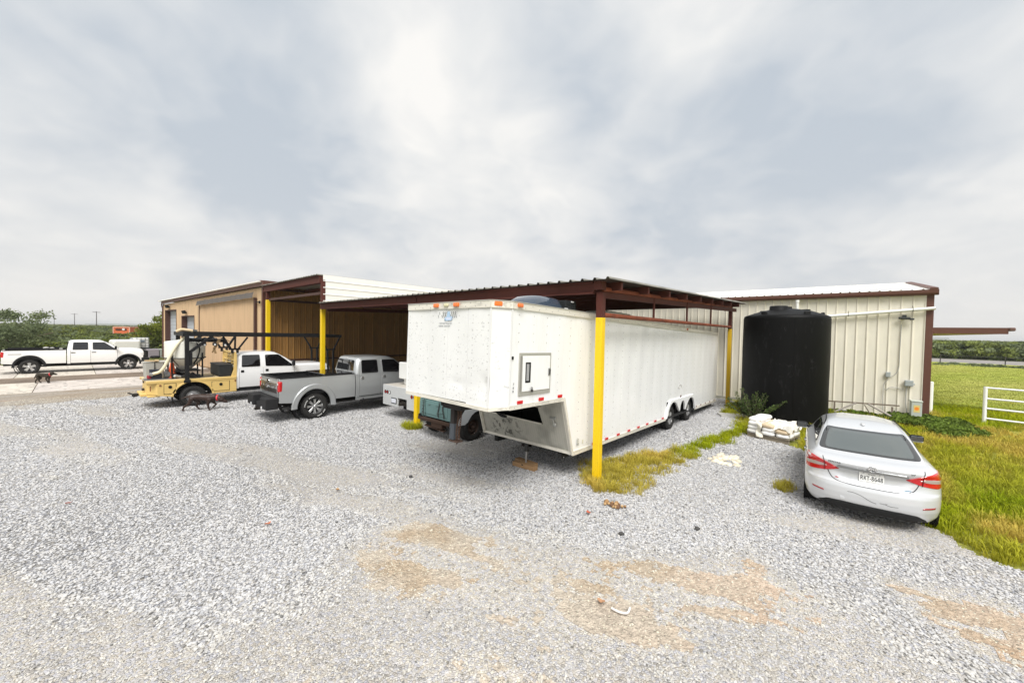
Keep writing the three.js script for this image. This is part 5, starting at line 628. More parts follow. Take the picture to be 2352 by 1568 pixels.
// ---------------------------------------------------------------- silver white saloon, seen from behind
{
  const t = thing('sedan', 'silver white four door sedan parked on the right between gravel and grass', 'car', [0.33, 0, -9.58], 0.06);
  const P = M(0.66, 0.675, 0.695, 0.34, 0.3, { clearcoat: 0.9, clearcoatRoughness: 0.06 });
  const prof = [[0.17, -0.74, 0.70], [0.22, -0.86, 0.80], [0.30, -0.925, 0.85], [0.40, -0.962, 0.872], [0.50, -0.972, 0.878], [0.60, -0.965, 0.88], [0.655, -0.945, 0.88], [0.68, -0.905, 0.879], [0.74, -0.885, 0.878], [0.84, -0.872, 0.874], [0.91, -0.885, 0.866], [0.965, -0.915, 0.852], [0.995, -0.925, 0.835], [1.015, -0.905, 0.812], [1.035, -0.86, 0.785]];
  const at = (y) => { let i = 0; while (i < prof.length - 2 && prof[i + 1][0] < y) i++; const [a, b] = [prof[i], prof[i + 1]], k = clamp((y - a[0]) / (b[0] - a[0])); return [lerp(a[1], b[1], k), lerp(a[2], b[2], k)]; };
  const CAP = -0.30, N = 2.7;
  const dent = (x, y) => 0.03 * sstep(0.50, 0.38, Math.abs(x) + Math.max(0, 0.80 - y) * 0.9) * sstep(0.925, 0.90, y) * sstep(0.70, 0.75, y) * (Math.abs(x) < 0.6 ? 1 : 0);
  const fr = (x, y) => { const [f, w] = at(y), u = Math.min(0.999, Math.abs(x) / w); return CAP + (f - CAP) * Math.pow(1 - Math.pow(u, N), 1 / N) + dent(x, y); };
  const ringPts = (f, w, capR, capF, f1, n, dy) => { const out = []; for (let k = 0; k <= 44; k++) { const a = (k / 44) * Math.PI, c = Math.cos(a), s = Math.sin(a); const x = -w * Math.sign(c) * Math.pow(Math.abs(c), 2 / n), e = Math.pow(s, 2 / n); out.push([x, capR + (f - capR) * e]); } for (let k = 1; k < 10; k++) out.push([w * (1 + 0.006 * Math.sin(k / 10 * 3.14)), lerp(capR, capF, k / 10)]); for (let k = 0; k <= 24; k++) { const a = (k / 24) * Math.PI, c = Math.cos(a), s = Math.sin(a); out.push([w * Math.sign(c) * Math.pow(Math.abs(c), 2 / 2.4), capF + (f1 - capF) * Math.pow(s, 2 / 2.4)]); } for (let k = 1; k < 10; k++) out.push([-w * (1 + 0.006 * Math.sin(k / 10 * 3.14)), lerp(capF, capR, k / 10)]); return out; };
  const low = (f, y) => y * (1 - 0.27 * sstep(2.0, 3.7, f)), rows = [];
  for (let k = 0; k <= 50; k++) { const y = lerp(0.17, 1.035, k / 50), [f, w] = at(y); rows.push(ringPts(f, w, CAP, 2.75, 3.62 - 0.1 * Math.abs(y - 0.5), N).map(([x, q]) => [x, low(q, y), -(q + (q < CAP ? dent(x, y) : 0))])); }
  const green = [[1.055, -0.62, 0.75], [1.065, -0.44, 0.725], [1.15, -0.22, 0.695], [1.25, 0.02, 0.655], [1.33, 0.22, 0.62], [1.385, 0.40, 0.59], [1.425, 0.58, 0.55], [1.455, 0.80, 0.49], [1.475, 1.05, 0.40], [1.485, 1.25, 0.25]];
  const gAt = (y) => { let i = 0; while (i < green.length - 2 && green[i + 1][0] < y) i++; const [a, b] = [green[i], green[i + 1]], k = clamp((y - a[0]) / (b[0] - a[0])); return [lerp(a[1], b[1], k), lerp(a[2], b[2], k)]; };
  const gFront = (y) => 2.62 - (y - 1.055) * 2.3, GC = 0.55, GN = 3.2;
  const gr = (x, y) => { const [f, w] = gAt(y), u = Math.min(0.999, Math.abs(x) / w), cap = f + 0.35; return cap + (f - cap) * Math.pow(1 - Math.pow(u, GN), 1 / GN); };
  for (const [y0, f, w] of green) { for (let r = 0; r < 1; r++) rows.push(ringPts(f, w, f + 0.35, Math.max(f + 0.4, gFront(y0) - 0.3), gFront(y0), GN).map(([x, q]) => [x, y0 < 1.06 ? low(q, y0) : y0 - (y0 < 1.1 ? 0.0 : 0), -q])); }
  const grid = (R, capTop, flip) => { const n = R[0].length, p = [], idx = []; R.forEach((r) => r.forEach((q) => p.push(...q))); for (let j = 0; j + 1 < R.length; j++) for (let i = 0; i < n; i++) { const k = (i + 1) % n, a = j * n + i, b = j * n + k, c = a + n, d = b + n; idx.push(a, b, d, a, d, c); } if (capTop) { const o = p.length / 3, r = R.at(-1); p.push(0, r[0][1] + 0.003, r.reduce((s, q) => s + q[2], 0) / n); for (let i = 0; i < n; i++) idx.push(o, (R.length - 1) * n + i, (R.length - 1) * n + (i + 1) % n); } const g = new THREE.BufferGeometry(); g.setAttribute('position', new THREE.Float32BufferAttribute(p, 3)); g.setIndex(idx); return smooth(g.toNonIndexed(), 0.5); };
  part('body', grid(rows, true), P, t);
  const on = (fn, lift) => (x, y) => -fn(x, y) + lift;
  // bumper skirt, panel gaps
  const line = (fn, pts, r, lift = 0) => pipe(pts.map(([x, y]) => [x, y, -fn(x, y) + lift]), r, pts.length * 6, 6);
  part('bumper_skirt', plate([[-0.70, 0.2], [0.70, 0.2], [0.66, 0.27], [0.55, 0.34], [0.36, 0.36], [-0.36, 0.36], [-0.55, 0.34], [-0.66, 0.27]], on(fr, 0.010), { th: 0.02, edge: 0.05, round: 0.03 }), M(0.022, 0.023, 0.024, 0.6), t);
  const lid = part('boot_lid_gap', merge(line(fr, [[-0.63, 1.03], [-0.62, 0.99], [-0.585, 0.90], [-0.55, 0.80], [-0.50, 0.715], [-0.42, 0.675], [-0.25, 0.662], [0, 0.66], [0.25, 0.662], [0.42, 0.675], [0.50, 0.715], [0.55, 0.80], [0.585, 0.90], [0.62, 0.99], [0.63, 1.03]], 0.006, 0.001)), M(0.03, 0.03, 0.032, 0.6), t);
  part('chrome_strip', plate([[-0.45, 0.905], [0.45, 0.905], [0.42, 0.948], [-0.42, 0.948]], on((x, y) => fr(x, 0.935), 0.016), { th: 0.04, edge: 0.06, round: 0.012 }), M(0.30, 0.31, 0.32, 0.3, 0.8), t);
  part('emblem', merge(put(new THREE.TorusGeometry(0.047, 0.009, 8, 28), 0, 0.975, -fr(0, 0.975) + 0.006, 0.3), rbox(0.13, 0.02, 0.012, 0, 0.975, -fr(0, 0.975) + 0.012, 0.005)), chrome, t);
  // lamps that wrap round the corner
  for (const d of [1, -1]) {
    const f = (pts) => pts.map(([x, y]) => [x * d, y]), l = sub('tail_light', t);
    const outer = f([[0.40, 0.872], [0.60, 0.808], [0.80, 0.768], [0.868, 0.772], [0.862, 0.95], [0.835, 1.008], [0.76, 1.008], [0.66, 0.985], [0.53, 0.935]]);
    part('lens', plate(d < 0 ? outer.reverse() : outer, on(fr, 0.014), { th: 0.03, edge: 0.045, round: 0.02 }), redLens, l);
    const inner = f([[0.56, 0.89], [0.66, 0.862], [0.855, 0.838], [0.857, 0.892], [0.74, 0.918], [0.63, 0.918]]);
    part('clear_lens', plate(d < 0 ? inner.reverse() : inner, on(fr, 0.019), { th: 0.025, edge: 0.045, round: 0.02 }), M(0.50, 0.42, 0.40, 0.2, 0.2, { clearcoat: 1 }), l);
    part('lens_gap', line(fr, [[0.60 * d, 0.805], [0.61 * d, 0.965]], 0.005, 0.016), M(0.12, 0.004, 0.005, 0.4), l);
    const ref = f([[0.60, 0.455], [0.76, 0.465], [0.77, 0.495], [0.61, 0.482]]);
    part('reflector', plate(d < 0 ? ref.reverse() : ref, on(fr, 0.009), { th: 0.02, edge: 0.06, round: 0.008 }), M(0.33, 0.012, 0.02, 0.25, 0, { clearcoat: 1 }), t);
    // mirrors
    const m = sub('mirror', t); part('mirror_housing', rbox(0.22, 0.135, 0.12, d * 0.955, 1.06, -1.98, 0.05), black, m); part('mirror_arm', rbox(0.12, 0.05, 0.07, d * 0.83, 1.03, -1.98, 0.02), black, m); part('mirror_glass', rbox(0.18, 0.10, 0.01, d * 0.955, 1.06, -1.918, 0.005), M(0.12, 0.13, 0.14, 0.05, 0.8), m); part('mirror_cap', rbox(0.2, 0.04, 0.1, d * 0.955, 1.0, -1.985, 0.02), P, m);
    // side glass and doors
    const wf = (q, y) => gAt(y)[1] * (1 + 0.0);
    part('side_window', skin([[0.10, 1.10], [0.92, 1.09], [0.92, 1.36], [0.55, 1.345], [0.30, 1.25]], wf, d, { th: 0.03, out: 0.012, round: 0.03, bevel: 0.003, edge: 0.12 }), glass, t); part('side_window', skin([[0.98, 1.085], [2.05, 1.07], [1.92, 1.16], [1.55, 1.35], [0.98, 1.36]], wf, d, { th: 0.03, out: 0.012, round: 0.03, bevel: 0.003, edge: 0.12 }), glass, t);
    const bw = (q, y) => at(y)[1] + 0.004;
    part('door', skin([[0.36, 0.32], [0.95, 0.26], [0.95, 0.98], [0.14, 0.98], [0.20, 0.62]], bw, d, { th: 0.02, round: 0.04, edge: 0.15, bevel: 0.004 }), P, t); part('door', skin([[0.965, 0.26], [2.1, 0.26], [2.1, 0.95], [0.965, 0.98]], bw, d, { th: 0.02, round: 0.04, edge: 0.15, bevel: 0.004 }), P, t);
    for (const q of [0.28, 1.08]) part('door_handle', rbox(0.03, 0.035, 0.17, d * 0.885, 0.90, -q, 0.012), chrome, t);
    part('roof_moulding', pipe([[d * 0.60, 1.405, -0.36], [d * 0.565, 1.445, -0.62], [d * 0.54, 1.46, -1.1], [d * 0.53, 1.45, -1.6]], 0.009, 20, 6), black, t);
    part('wheel_well', put(new THREE.CylinderGeometry(0.355, 0.355, 0.03, 24), d * 0.868, 0.32, 0, 0, 0, Math.PI / 2), black, t);
  }
  part('rear_window', plate([[-0.685, 1.085], [0.685, 1.085], [0.60, 1.30], [0.545, 1.375], [-0.545, 1.375], [-0.60, 1.30]], on(gr, 0.012), { th: 0.025, edge: 0.045, round: 0.05 }), M(0.012, 0.014, 0.015, 0.06, 0, { clearcoat: 1, clearcoatRoughness: 0.02 }), t);
  part('rear_window', plate([[-0.60, 1.105], [0.60, 1.105], [0.54, 1.29], [0.50, 1.355], [-0.50, 1.355], [-0.54, 1.29]], on(gr, 0.0155), { th: 0.02, edge: 0.045, round: 0.06 }), M(0.05, 0.068, 0.068, 0.04, 0, { clearcoat: 1, clearcoatRoughness: 0.01, ior: 2.0 }), t);
  part('antenna_fin', sph(0.05, 0, 1.445, -0.62, 0.75, 0.55, 1.5, 12), P, t);
  part('underbody', merge(span(-0.72, 0.72, 0.16, 0.3, -3.3, 0.55)), black, t); part('tow_eye_cover', rbox(0.06, 0.05, 0.01, -0.36, 0.42, -fr(-0.36, 0.42) + 0.001, 0.004), P, t);
  part('exhaust_box', rbox(0.5, 0.16, 0.25, 0.35, 0.24, 0.6, 0.06), darkInt, t);
  // number plate
  const np = sub('license_plate', t), ptex = canvasTex(512, 256, (c, w, h) => { c.fillStyle = '#f4f4f1'; c.fillRect(0, 0, w, h); c.fillStyle = '#22262c'; c.textAlign = 'center'; c.textBaseline = 'middle'; c.font = 'bold 44px sans-serif'; c.save(); c.translate(w / 2, 38); c.scale(1.25, 1); c.fillText('TEXAS', 0, 0); c.restore(); c.font = 'bold 172px sans-serif'; c.save(); c.translate(w / 2, 148); c.scale(0.64, 1); c.fillText('RKT-8648', 0, 0); c.restore(); c.fillStyle = '#8a8f94'; for (const [x, y, r] of [[60, 34, 9], [100, 24, 10], [415, 40, 9]]) { c.beginPath(); for (let k = 0; k < 10; k++) { const a = k / 10 * 6.283 - 1.57, q = k % 2 ? r * 0.45 : r * 1.5; c.lineTo(x + q * Math.cos(a), y + q * Math.sin(a)); } c.fill(); } c.font = '20px sans-serif'; c.fillStyle = '#777'; c.fillRect(150, 236, 210, 5); });
  const zp = -fr(0, 0.80) + 0.014; part('plate_frame', rbox(0.316, 0.165, 0.012, 0, 0.815, zp, 0.008), M(0.6, 0.6, 0.6, 0.4), np); part('plate_face', put(new THREE.PlaneGeometry(0.305, 0.152), 0, 0.815, zp + 0.0085), new THREE.MeshStandardMaterial({ map: ptex, roughness: 0.45 }), np);
  for (const [x, y] of [[-0.1, 0.885], [0.1, 0.885]]) part('plate_screw', put(new THREE.CylinderGeometry(0.006, 0.006, 0.006, 8), x, y, zp + 0.01, Math.PI / 2), steel, np);
  // raised badges and the scrapes across the bumper
  const { FontLoader } = await import('three/addons/loaders/FontLoader.js'); const { TextGeometry } = await import('three/addons/geometries/TextGeometry.js');
  const font = await new FontLoader().loadAsync('fonts/droid/droid_sans_bold.typeface.json');
  const word = (s, size, x, y, lift = 0.001) => { const g = new TextGeometry(s, { font, size, depth: 0.006, curveSegments: 3, bevelEnabled: false }); g.computeBoundingBox(); const p = g.attributes.position; g.scale(1.25, 1, 1); for (let i = 0; i < p.count; i++) { const X = x + p.getX(i), Y = y + p.getY(i); p.setXYZ(i, X, Y, -fr(X, Y) + lift + p.getZ(i)); } g.computeVertexNormals(); return clean(g); };
  part('badge', word('SENTRA', 0.026, -0.56, 0.972), M(0.32, 0.33, 0.34, 0.25, 0.8), t); part('badge', word('SV', 0.026, 0.46, 0.972), M(0.32, 0.33, 0.34, 0.25, 0.8), t);
  part('sticker', plate([[0.36, 0.705], [0.47, 0.705], [0.47, 0.715], [0.40, 0.722]], on(fr, 0.004), { th: 0.006, edge: 0, round: 0.003, bevel: 0.001 }), M(0.12, 0.25, 0.36, 0.4), t); part('sticker', plate([[-0.47, 0.72], [-0.42, 0.72], [-0.41, 0.728], [-0.445, 0.738]], on(fr, 0.004), { th: 0.006, edge: 0, round: 0.003, bevel: 0.001 }), M(0.45, 0.03, 0.04, 0.4), t);
  part('scrape', merge(line(fr, [[-0.30, 0.545], [-0.22, 0.545], [-0.13, 0.52], [-0.05, 0.475], [0.0, 0.45], [0.06, 0.435]], 0.0035, 0.001), line(fr, [[0.10, 0.455], [0.15, 0.452], [0.19, 0.462]], 0.003, 0.001), line(fr, [[0.17, 0.45], [0.22, 0.435], [0.27, 0.435], [0.32, 0.438]], 0.003, 0.001)), M(0.09, 0.09, 0.09, 0.7), t);
  for (const z of [0, -2.7]) for (const x of [0.775, -0.775]) wheel(t, x, 0.318, z, { R: 0.318, rim: 0.205, w: 0.205, style: 'ten' });
}
// ---------------------------------------------------------------- the big white gooseneck trailer
{
  const t = thing('gooseneck_trailer', 'long white enclosed gooseneck trailer parked under the right end of the carport', 'trailer', [-5.555, 0, -13.9]);
  t.rotation.x = -0.028;
  const speck = tex(1024, 1024, (x, y) => { const a = fbm(x / 16, y / 13, 3, 261), m = sstep(0.66, 0.76, a) * (hash2(x >> 3, y >> 4, 3) > 0.25 ? 1 : 0.4) * sstep(0.42, 0.62, fbm(x / 110, y / 110, 3, 267)), v = 0.985 - m * 0.12 + (fbm(x / 90, y / 90, 3, 263) - 0.5) * 0.02; return [v, v, v * 0.995]; }, true);
  const streak = tex(512, 1024, (x, y) => { const a = fbm(x / 9, y / 170, 4, 271), v = 0.995 - 0.02 * sstep(0.5, 0.8, a) + (fbm(x / 70, y / 90, 3, 273) - 0.5) * 0.015; return [v, v * 0.997, v * 0.985]; }, true);
  const skinM = new THREE.MeshPhysicalMaterial({ color: new THREE.Color().setRGB(0.895, 0.905, 0.93), roughness: 0.3, map: streak, clearcoat: 0.25, clearcoatRoughness: 0.2 }), noseM = new THREE.MeshStandardMaterial({ color: new THREE.Color().setRGB(0.79, 0.795, 0.80), roughness: 0.45, map: speck });
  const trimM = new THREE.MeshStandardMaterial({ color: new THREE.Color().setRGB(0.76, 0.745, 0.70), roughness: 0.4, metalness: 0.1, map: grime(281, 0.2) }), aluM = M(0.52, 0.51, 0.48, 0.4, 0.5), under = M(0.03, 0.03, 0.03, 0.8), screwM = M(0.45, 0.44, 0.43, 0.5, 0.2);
  const planar = (g, fn) => { const p = g.attributes.position, uv = g.attributes.uv; for (let i = 0; i < p.count; i++) uv.setXY(i, ...fn(p.getX(i), p.getY(i), p.getZ(i))); return g; };
  const X = 1.295, B = 0.43, T = 3.29, NB = 1.62, ZF = 9.43, ZC = 9.12, XC = 1.10, XL = 1.255, ZL = 9.36;
  const bulge = (f, y) => X + 0.005 * Math.sin(f * 7.9 + Math.sin(y * 1.3)) * sstep(0.5, 1.4, y) + 0.004 * (fbm(f * 2.2 + 40, y * 0.7, 3, 291) - 0.5);
  const seams = [-4.7, -3.55, -2.5, -1.45, 0.05, 1.5, 2.6, 3.7, 4.8, 5.9, 7.0, 8.1, ZC];
  for (const d of [1, -1]) for (let i = 0; i + 1 < seams.length; i++) {
    const a = seams[i], b = d < 0 && seams[i + 1] === ZC ? ZL : seams[i + 1], low = a >= -1.46 && b <= 1.51 ? 0.93 : a >= 7.4 ? NB : B;
    const pts = a === 7.0 ? [[-a, B], [-7.04, B], [-7.44, NB], [-b, NB], [-b, T], [-a, T]].reverse() : [[-b, low], [-a, low], [-a, T], [-b, T]];
    part('side_panel', planar(skin(pts, bulge, d, { th: 0.02, round: 0, bevel: 0, edge: 0.3, out: i % 2 ? 0.0006 : 0, angle: 0.9 }), (x, y, z) => [z / 2.3, y / 3.4]), skinM, t);
  }
  const crease = (x, y) => { const k = Math.exp(-Math.pow((x - 0.98) / 0.22, 2) - Math.pow((y - 1.95) / 0.16, 2)), k2 = Math.exp(-Math.pow((x - 0.35) / 0.25, 2) - Math.pow((y - 1.93) / 0.07, 2)); return -0.045 * k * (0.5 + Math.abs(fbm(x * 6, y * 6, 3, 293) - 0.5) * 3) - 0.02 * k2 + 0.006 * Math.sin(x * 6.4 + y); };
  const nose = (x, y) => ZF + crease(x, y) - (x < 0 ? Math.max(0, -x - XL) * (ZF - ZL) / (X - XL) : Math.max(0, x - XC) * (ZF - ZC) / (X - XC));
  for (const [a, b] of [[-X, -XL], [-XL, -0.55], [-0.55, 0.0], [0.0, 0.55], [0.55, XC], [XC, X]]) part('nose_panel', planar(plate([[a + 0.003, NB - 0.02 * (a > 0.4)], [b - 0.003, NB - 0.02 * (a > 0.4)], [b - 0.003, T], [a + 0.003, T]], nose, { th: 0.02, edge: 0.12, round: 0, bevel: 0.002, angle: 0.4 }), (x, y) => [x / 1.9 + 0.3, y / 1.9]), noseM, t);
  part('rear_wall', span(-X + 0.02, X - 0.02, B, T, -4.72, -4.69), skinM, t);
  part('roof', merge(span(-X + 0.01, X - 0.01, T + 0.04, T + 0.08, -4.7, 9.1), span(-1.05, 1.05, T + 0.04, T + 0.08, 9.1, 9.42)), skinM, t);
  // rails along top and bottom
  const railPts = [[X + 0.012, -4.7], [X + 0.012, ZC], [XC + 0.005, ZF + 0.014], [-XL - 0.005, ZF + 0.014], [-X - 0.012, ZL], [-X - 0.012, -4.7]];
  const rail = (y, h, w, n0, n1) => { const gs = []; for (let i = n0; i < n1; i++) { const [ax, az] = railPts[i], [bx, bz] = railPts[i + 1]; gs.push(beam([ax, y, az], [bx, y, bz], w, h)); } return merge(gs); };
  part('top_rail', rail(T + 0.045, 0.12, 0.03, 0, 5), trimM, t); part('top_rail_lip', rail(T + 0.107, 0.012, 0.05, 0, 5), aluM, t);
  part('bottom_rail', merge(...[1, -1].map((d) => [beam([d * (X + 0.006), B - 0.02, -4.7], [d * (X + 0.006), B - 0.02, -1.52], 0.024, 0.09), beam([d * (X + 0.006), B - 0.02, 1.55], [d * (X + 0.006), B - 0.02, 7.06], 0.024, 0.09), beam([d * (X + 0.006), B - 0.05, 7.05], [d * (X + 0.006), NB, 7.46], 0.03, 0.06), beam([d * (X + 0.006), NB - 0.03, 7.46], [d * (X + 0.006), NB - 0.03, ZC], 0.024, 0.075)]), beam([XC, NB - 0.05, ZF + 0.008], [-XL, NB - 0.03, ZF + 0.008], 0.024, 0.06), beam([XC, NB - 0.05, ZF + 0.006], [X, NB - 0.03, ZC], 0.024, 0.06), beam([-XL, NB - 0.03, ZF + 0.006], [-X, NB - 0.03, ZL], 0.024, 0.06)), trimM, t);
  part('corner_post', merge(...[1, -1].map((d) => [beam([d > 0 ? XC : -XL, NB - 0.02, ZF + 0.006], [d > 0 ? XC : -XL, T, ZF + 0.006], 0.03, 0.012), beam([d * (X + 0.004), NB - 0.02, d > 0 ? ZC : ZL], [d * (X + 0.004), T, d > 0 ? ZC : ZL], 0.012, 0.03)])), noseM, t);
  // screw rows
  const rv = [], dome = new THREE.SphereGeometry(0.0085, 6, 4);
  for (const d of [1, -1]) { for (let z = -4.6; z < 9.1; z += 0.41) for (let y = 0.55; y < 3.25; y += 0.155) { if ((z > -1.5 && z < 1.55 && y < 0.98) || (z > 7.05 && y < NB + 0.05 + (z < 7.44 ? 0.5 : 0)) || (d > 0 && z > 7.8 && z < 8.95 && y > 1.7 && y < 2.62)) continue; rv.push([mtx(d * (X + 0.004), y, z)]); } for (let z = -4.6; z < 9.1; z += 0.2) { rv.push([mtx(d * (X + 0.028), T + 0.03 + (Math.round(z * 5) % 2 ? 0.03 : -0.012), z, 0, 1.2)]); if (!(z > -1.5 && z < 1.55)) rv.push([mtx(d * (X + 0.02), z > 7.44 ? NB - 0.03 : B - 0.02, z)]); } }
  for (let x = -1.2; x <= 1.06; x += 0.375) for (let y = 1.72; y < 3.25; y += 0.13) rv.push([mtx(x, y, nose(x, y) + 0.002)]);
  for (let x = -1.0; x <= 1.0; x += 0.125) rv.push([mtx(x, T + 0.045 + (Math.round(x * 8) % 2 ? 0.03 : -0.025), ZF + 0.03, 0, 1.3)]);
  instances('screws', dome, screwM, rv, null, null, t);
  // lamps and reflectors
  for (const x of [-0.32, 0.26]) part('marker_light', rbox(0.14, 0.075, 0.05, x, T + 0.05, ZF + 0.045, 0.022), amber, t);
  part('marker_light', rbox(0.15, 0.085, 0.05, 1.17, T + 0.05, ZF - 0.09, 0.022, 0, 1.0), amber, t); part('marker_light', rbox(0.05, 0.07, 0.13, X + 0.045, T + 0.05, 8.96, 0.022), amber, t); part('marker_light', rbox(0.12, 0.06, 0.04, -0.03, T + 0.05, ZF + 0.04, 0.02), M(0.62, 0.58, 0.38, 0.4), t, 'bleached pale marker light between the amber ones'); part('marker_light', rbox(0.05, 0.06, 0.1, X + 0.045, T + 0.05, -0.2, 0.02), M(0.4, 0.08, 0.03, 0.4), t);
  const refM = M(0.62, 0.012, 0.016, 0.3);
  for (const z of [8.84, 8.22, 7.60]) part('reflector', rbox(0.008, 0.058, 0.155, X + 0.009, NB + 0.045, z, 0.003), refM, t);
  for (const z of [6.18, 5.56, 4.94, 4.32, 3.70, 3.08, 2.46, 1.84, -1.70, -2.3, -2.94, -3.6, -4.3]) part('reflector', rbox(0.008, 0.052, z > -1 ? 0.15 : 0.07, X + 0.024, B + 0.045 - (z < 0 ? 0.0 : 0), z, 0.003), z > -1 ? refM : M(0.2, 0.03, 0.03, 0.4), t);
  // the little door in the side of the nose
  const dr = sub('access_door', t), dz0 = 7.96, dz1 = 8.90, dy0 = 1.77, dy1 = 2.53;
  part('door_frame', skin([[-dz1, dy0], [-dz0, dy0], [-dz0, dy1], [-dz1, dy1]], () => X + 0.018, 1, { edge: 0, round: 0.01, th: 0.03 }), aluM, dr);
  part('door_leaf', planar(skin([[-dz1 + 0.075, dy0 + 0.075], [-dz0 - 0.045, dy0 + 0.075], [-dz0 - 0.045, dy1 - 0.06], [-dz1 + 0.075, dy1 - 0.06]], () => X + 0.03, 1, { edge: 0, round: 0.012, th: 0.03 }), (x, y, z) => [z / 2.3, y / 3.4]), skinM, dr);
  part('window_frame', skin([[-8.745, 2.0], [-8.60, 2.0], [-8.60, 2.36], [-8.745, 2.36]], () => X + 0.038, 1, { edge: 0, round: 0.008, th: 0.02 }), black, dr); part('window_pane', skin([[-8.725, 2.035], [-8.655, 2.035], [-8.655, 2.33], [-8.725, 2.33]], () => X + 0.042, 1, { edge: 0, round: 0.004, th: 0.01, bevel: 0.001 }), M(0.36, 0.36, 0.37, 0.35), dr);
  part('latch', merge(rbox(0.02, 0.14, 0.07, X + 0.036, 2.17, 8.03, 0.008)), M(0.3, 0.3, 0.3, 0.35, 0.6), dr); part('latch', rbox(0.02, 0.09, 0.03, X + 0.045, 2.17, 8.03, 0.006), black, dr);
  part('padlock', merge(rbox(0.035, 0.05, 0.045, X + 0.06, 1.855, 8.58, 0.01), put(new THREE.TorusGeometry(0.02, 0.006, 6, 12), X + 0.055, 1.895, 8.58, 0, Math.PI / 2)), M(0.07, 0.065, 0.06, 0.4, 0.6), dr); part('hinge', rod([X + 0.03, dy0 + 0.08, dz1 - 0.05], [X + 0.03, dy1 - 0.06, dz1 - 0.05], 0.012, 8), M(0.36, 0.35, 0.33, 0.4, 0.5), dr);
  part('vent_plug', rbox(0.02, 0.055, 0.055, X + 0.008, 2.44, 9.08, 0.01), black, t);
  // stickers: a hand painted number, the maker's flag emblem, small data labels
  const num = canvasTex(64, 192, (c) => { c.fillStyle = '#30302e'; c.font = 'bold 52px sans-serif'; c.textAlign = 'center'; c.save(); c.fillText('7', 34, 56); c.fillText('6', 30, 116); c.fillText('0', 28, 176); c.restore(); });
  part('number', put(new THREE.PlaneGeometry(0.07, 0.20), X + 0.008, 1.93, 9.03, 0, Math.PI / 2), new THREE.MeshStandardMaterial({ map: num, roughness: 0.5, transparent: true }), t);
  const flag = canvasTex(512, 384, (c, w, h) => { c.fillStyle = '#3a4245'; const sk = (x0, n, fade) => { for (let i = 0; i < n; i++) for (let j = 0; j < 4; j++) if ((i + j) % 2 === 0) { const x = x0 + i * 24 + (3 - j) * 14, y = 30 + j * 30; c.globalAlpha = fade; c.beginPath(); c.moveTo(x, y); c.lineTo(x + 15, y); c.lineTo(x + 4, y + 28); c.lineTo(x - 11, y + 28); c.fill(); } }; sk(110, 7, 0.85); sk(330, 8, 0.85); sk(10, 2, 0.55); c.globalAlpha = 1; const gr = '#a9c4de'; c.fillStyle = gr; c.beginPath(); c.moveTo(270, 25); c.lineTo(330, 25); c.lineTo(345, 120); c.lineTo(400, 130); c.lineTo(380, 200); c.lineTo(200, 210); c.lineTo(190, 160); c.lineTo(250, 120); c.fill(); c.fillStyle = '#c9d3ea'; c.fillRect(235, 140, 130, 46); c.fillStyle = '#5b6a78'; c.fillRect(195, 180, 26, 22); c.fillStyle = '#8e9294'; c.font = 'bold 40px sans-serif'; c.fillText('CUSTOM  TRAILERS', 60, 270, 330); c.fillText('CARGO  HAULERS', 40, 325, 310); });
  part('emblem', put(new THREE.PlaneGeometry(0.56, 0.36), -0.03, 3.07, ZF + 0.012), new THREE.MeshStandardMaterial({ map: flag, roughness: 0.5, transparent: true }), t);
  const lab = canvasTex(96, 128, (c) => { c.fillStyle = '#d9d9d4'; c.fillRect(0, 0, 96, 128); c.fillStyle = '#8d918e'; for (let k = 0; k < 7; k++) c.fillRect(8, 10 + k * 12, 78 - (k % 3) * 12, 5); c.fillStyle = '#55595a'; c.fillRect(8, 92, 80, 9); c.fillRect(8, 110, 72, 7); });
  part('data_label', put(new THREE.PlaneGeometry(0.11, 0.15), X + 0.010, 0.62, 6.86, 0, Math.PI / 2), new THREE.MeshStandardMaterial({ map: lab, roughness: 0.5 }), t); part('data_label', put(new THREE.PlaneGeometry(0.055, 0.09), X + 0.010, 0.60, 6.66, 0, Math.PI / 2), M(0.70, 0.69, 0.58, 0.6), t);
  // front wall below the nose, and the dark hold behind its opening
  const slope = (x, y) => 7.04 + (y - B) * 0.40 / (NB - B) + 0.0;
  const dirtShadeW = new THREE.MeshStandardMaterial({ color: new THREE.Color().setRGB(0.48, 0.48, 0.455), roughness: 0.55, map: tex(512, 256, (x, y) => { const rib = (x % 12) < 2 ? 0.94 : 1, mould = sstep(0.52, 0.66, fbm(x / 14, y / 14, 4, 295)) * sstep(0.62, 0.3, x / 512) * sstep(0.05, 0.2, x / 512) * sstep(0.75, 0.3, y / 256) * 0.6; const v = (0.97 - 0.16 * sstep(0.4, 0.8, fbm(x / 60, y / 60, 3, 297)) - mould * 0.62) * rib; return [v, v * 0.99, v * 0.96]; }, true) });  // grime and mould over a base grey lowered for shade under the nose
  part('front_wall', planar(plate([[-X + 0.01, B], [X - 0.01, B], [X - 0.01, NB], [0.50, NB], [0.62, 0.93], [-X + 0.01, 0.97]], slope, { th: 0.03, edge: 0, round: 0 }), (x, y) => [x / 2.6 + 0.5, (y - 0.4) / 1.25]), dirtShadeW, t);
  part('wall_trim', merge(beam([-X, B - 0.02, 7.05], [X, B - 0.02, 7.05], 0.03, 0.06), beam([X - 0.06, B, 7.05], [X - 0.06, NB, 7.45], 0.05, 0.02), beam([-X + 0.02, B, 7.06], [-X + 0.02, 0.97, 7.24], 0.05, 0.03), beam([-X, 0.975, 7.235], [0.6, 0.94, 7.225], 0.03, 0.025)), trimM, t);
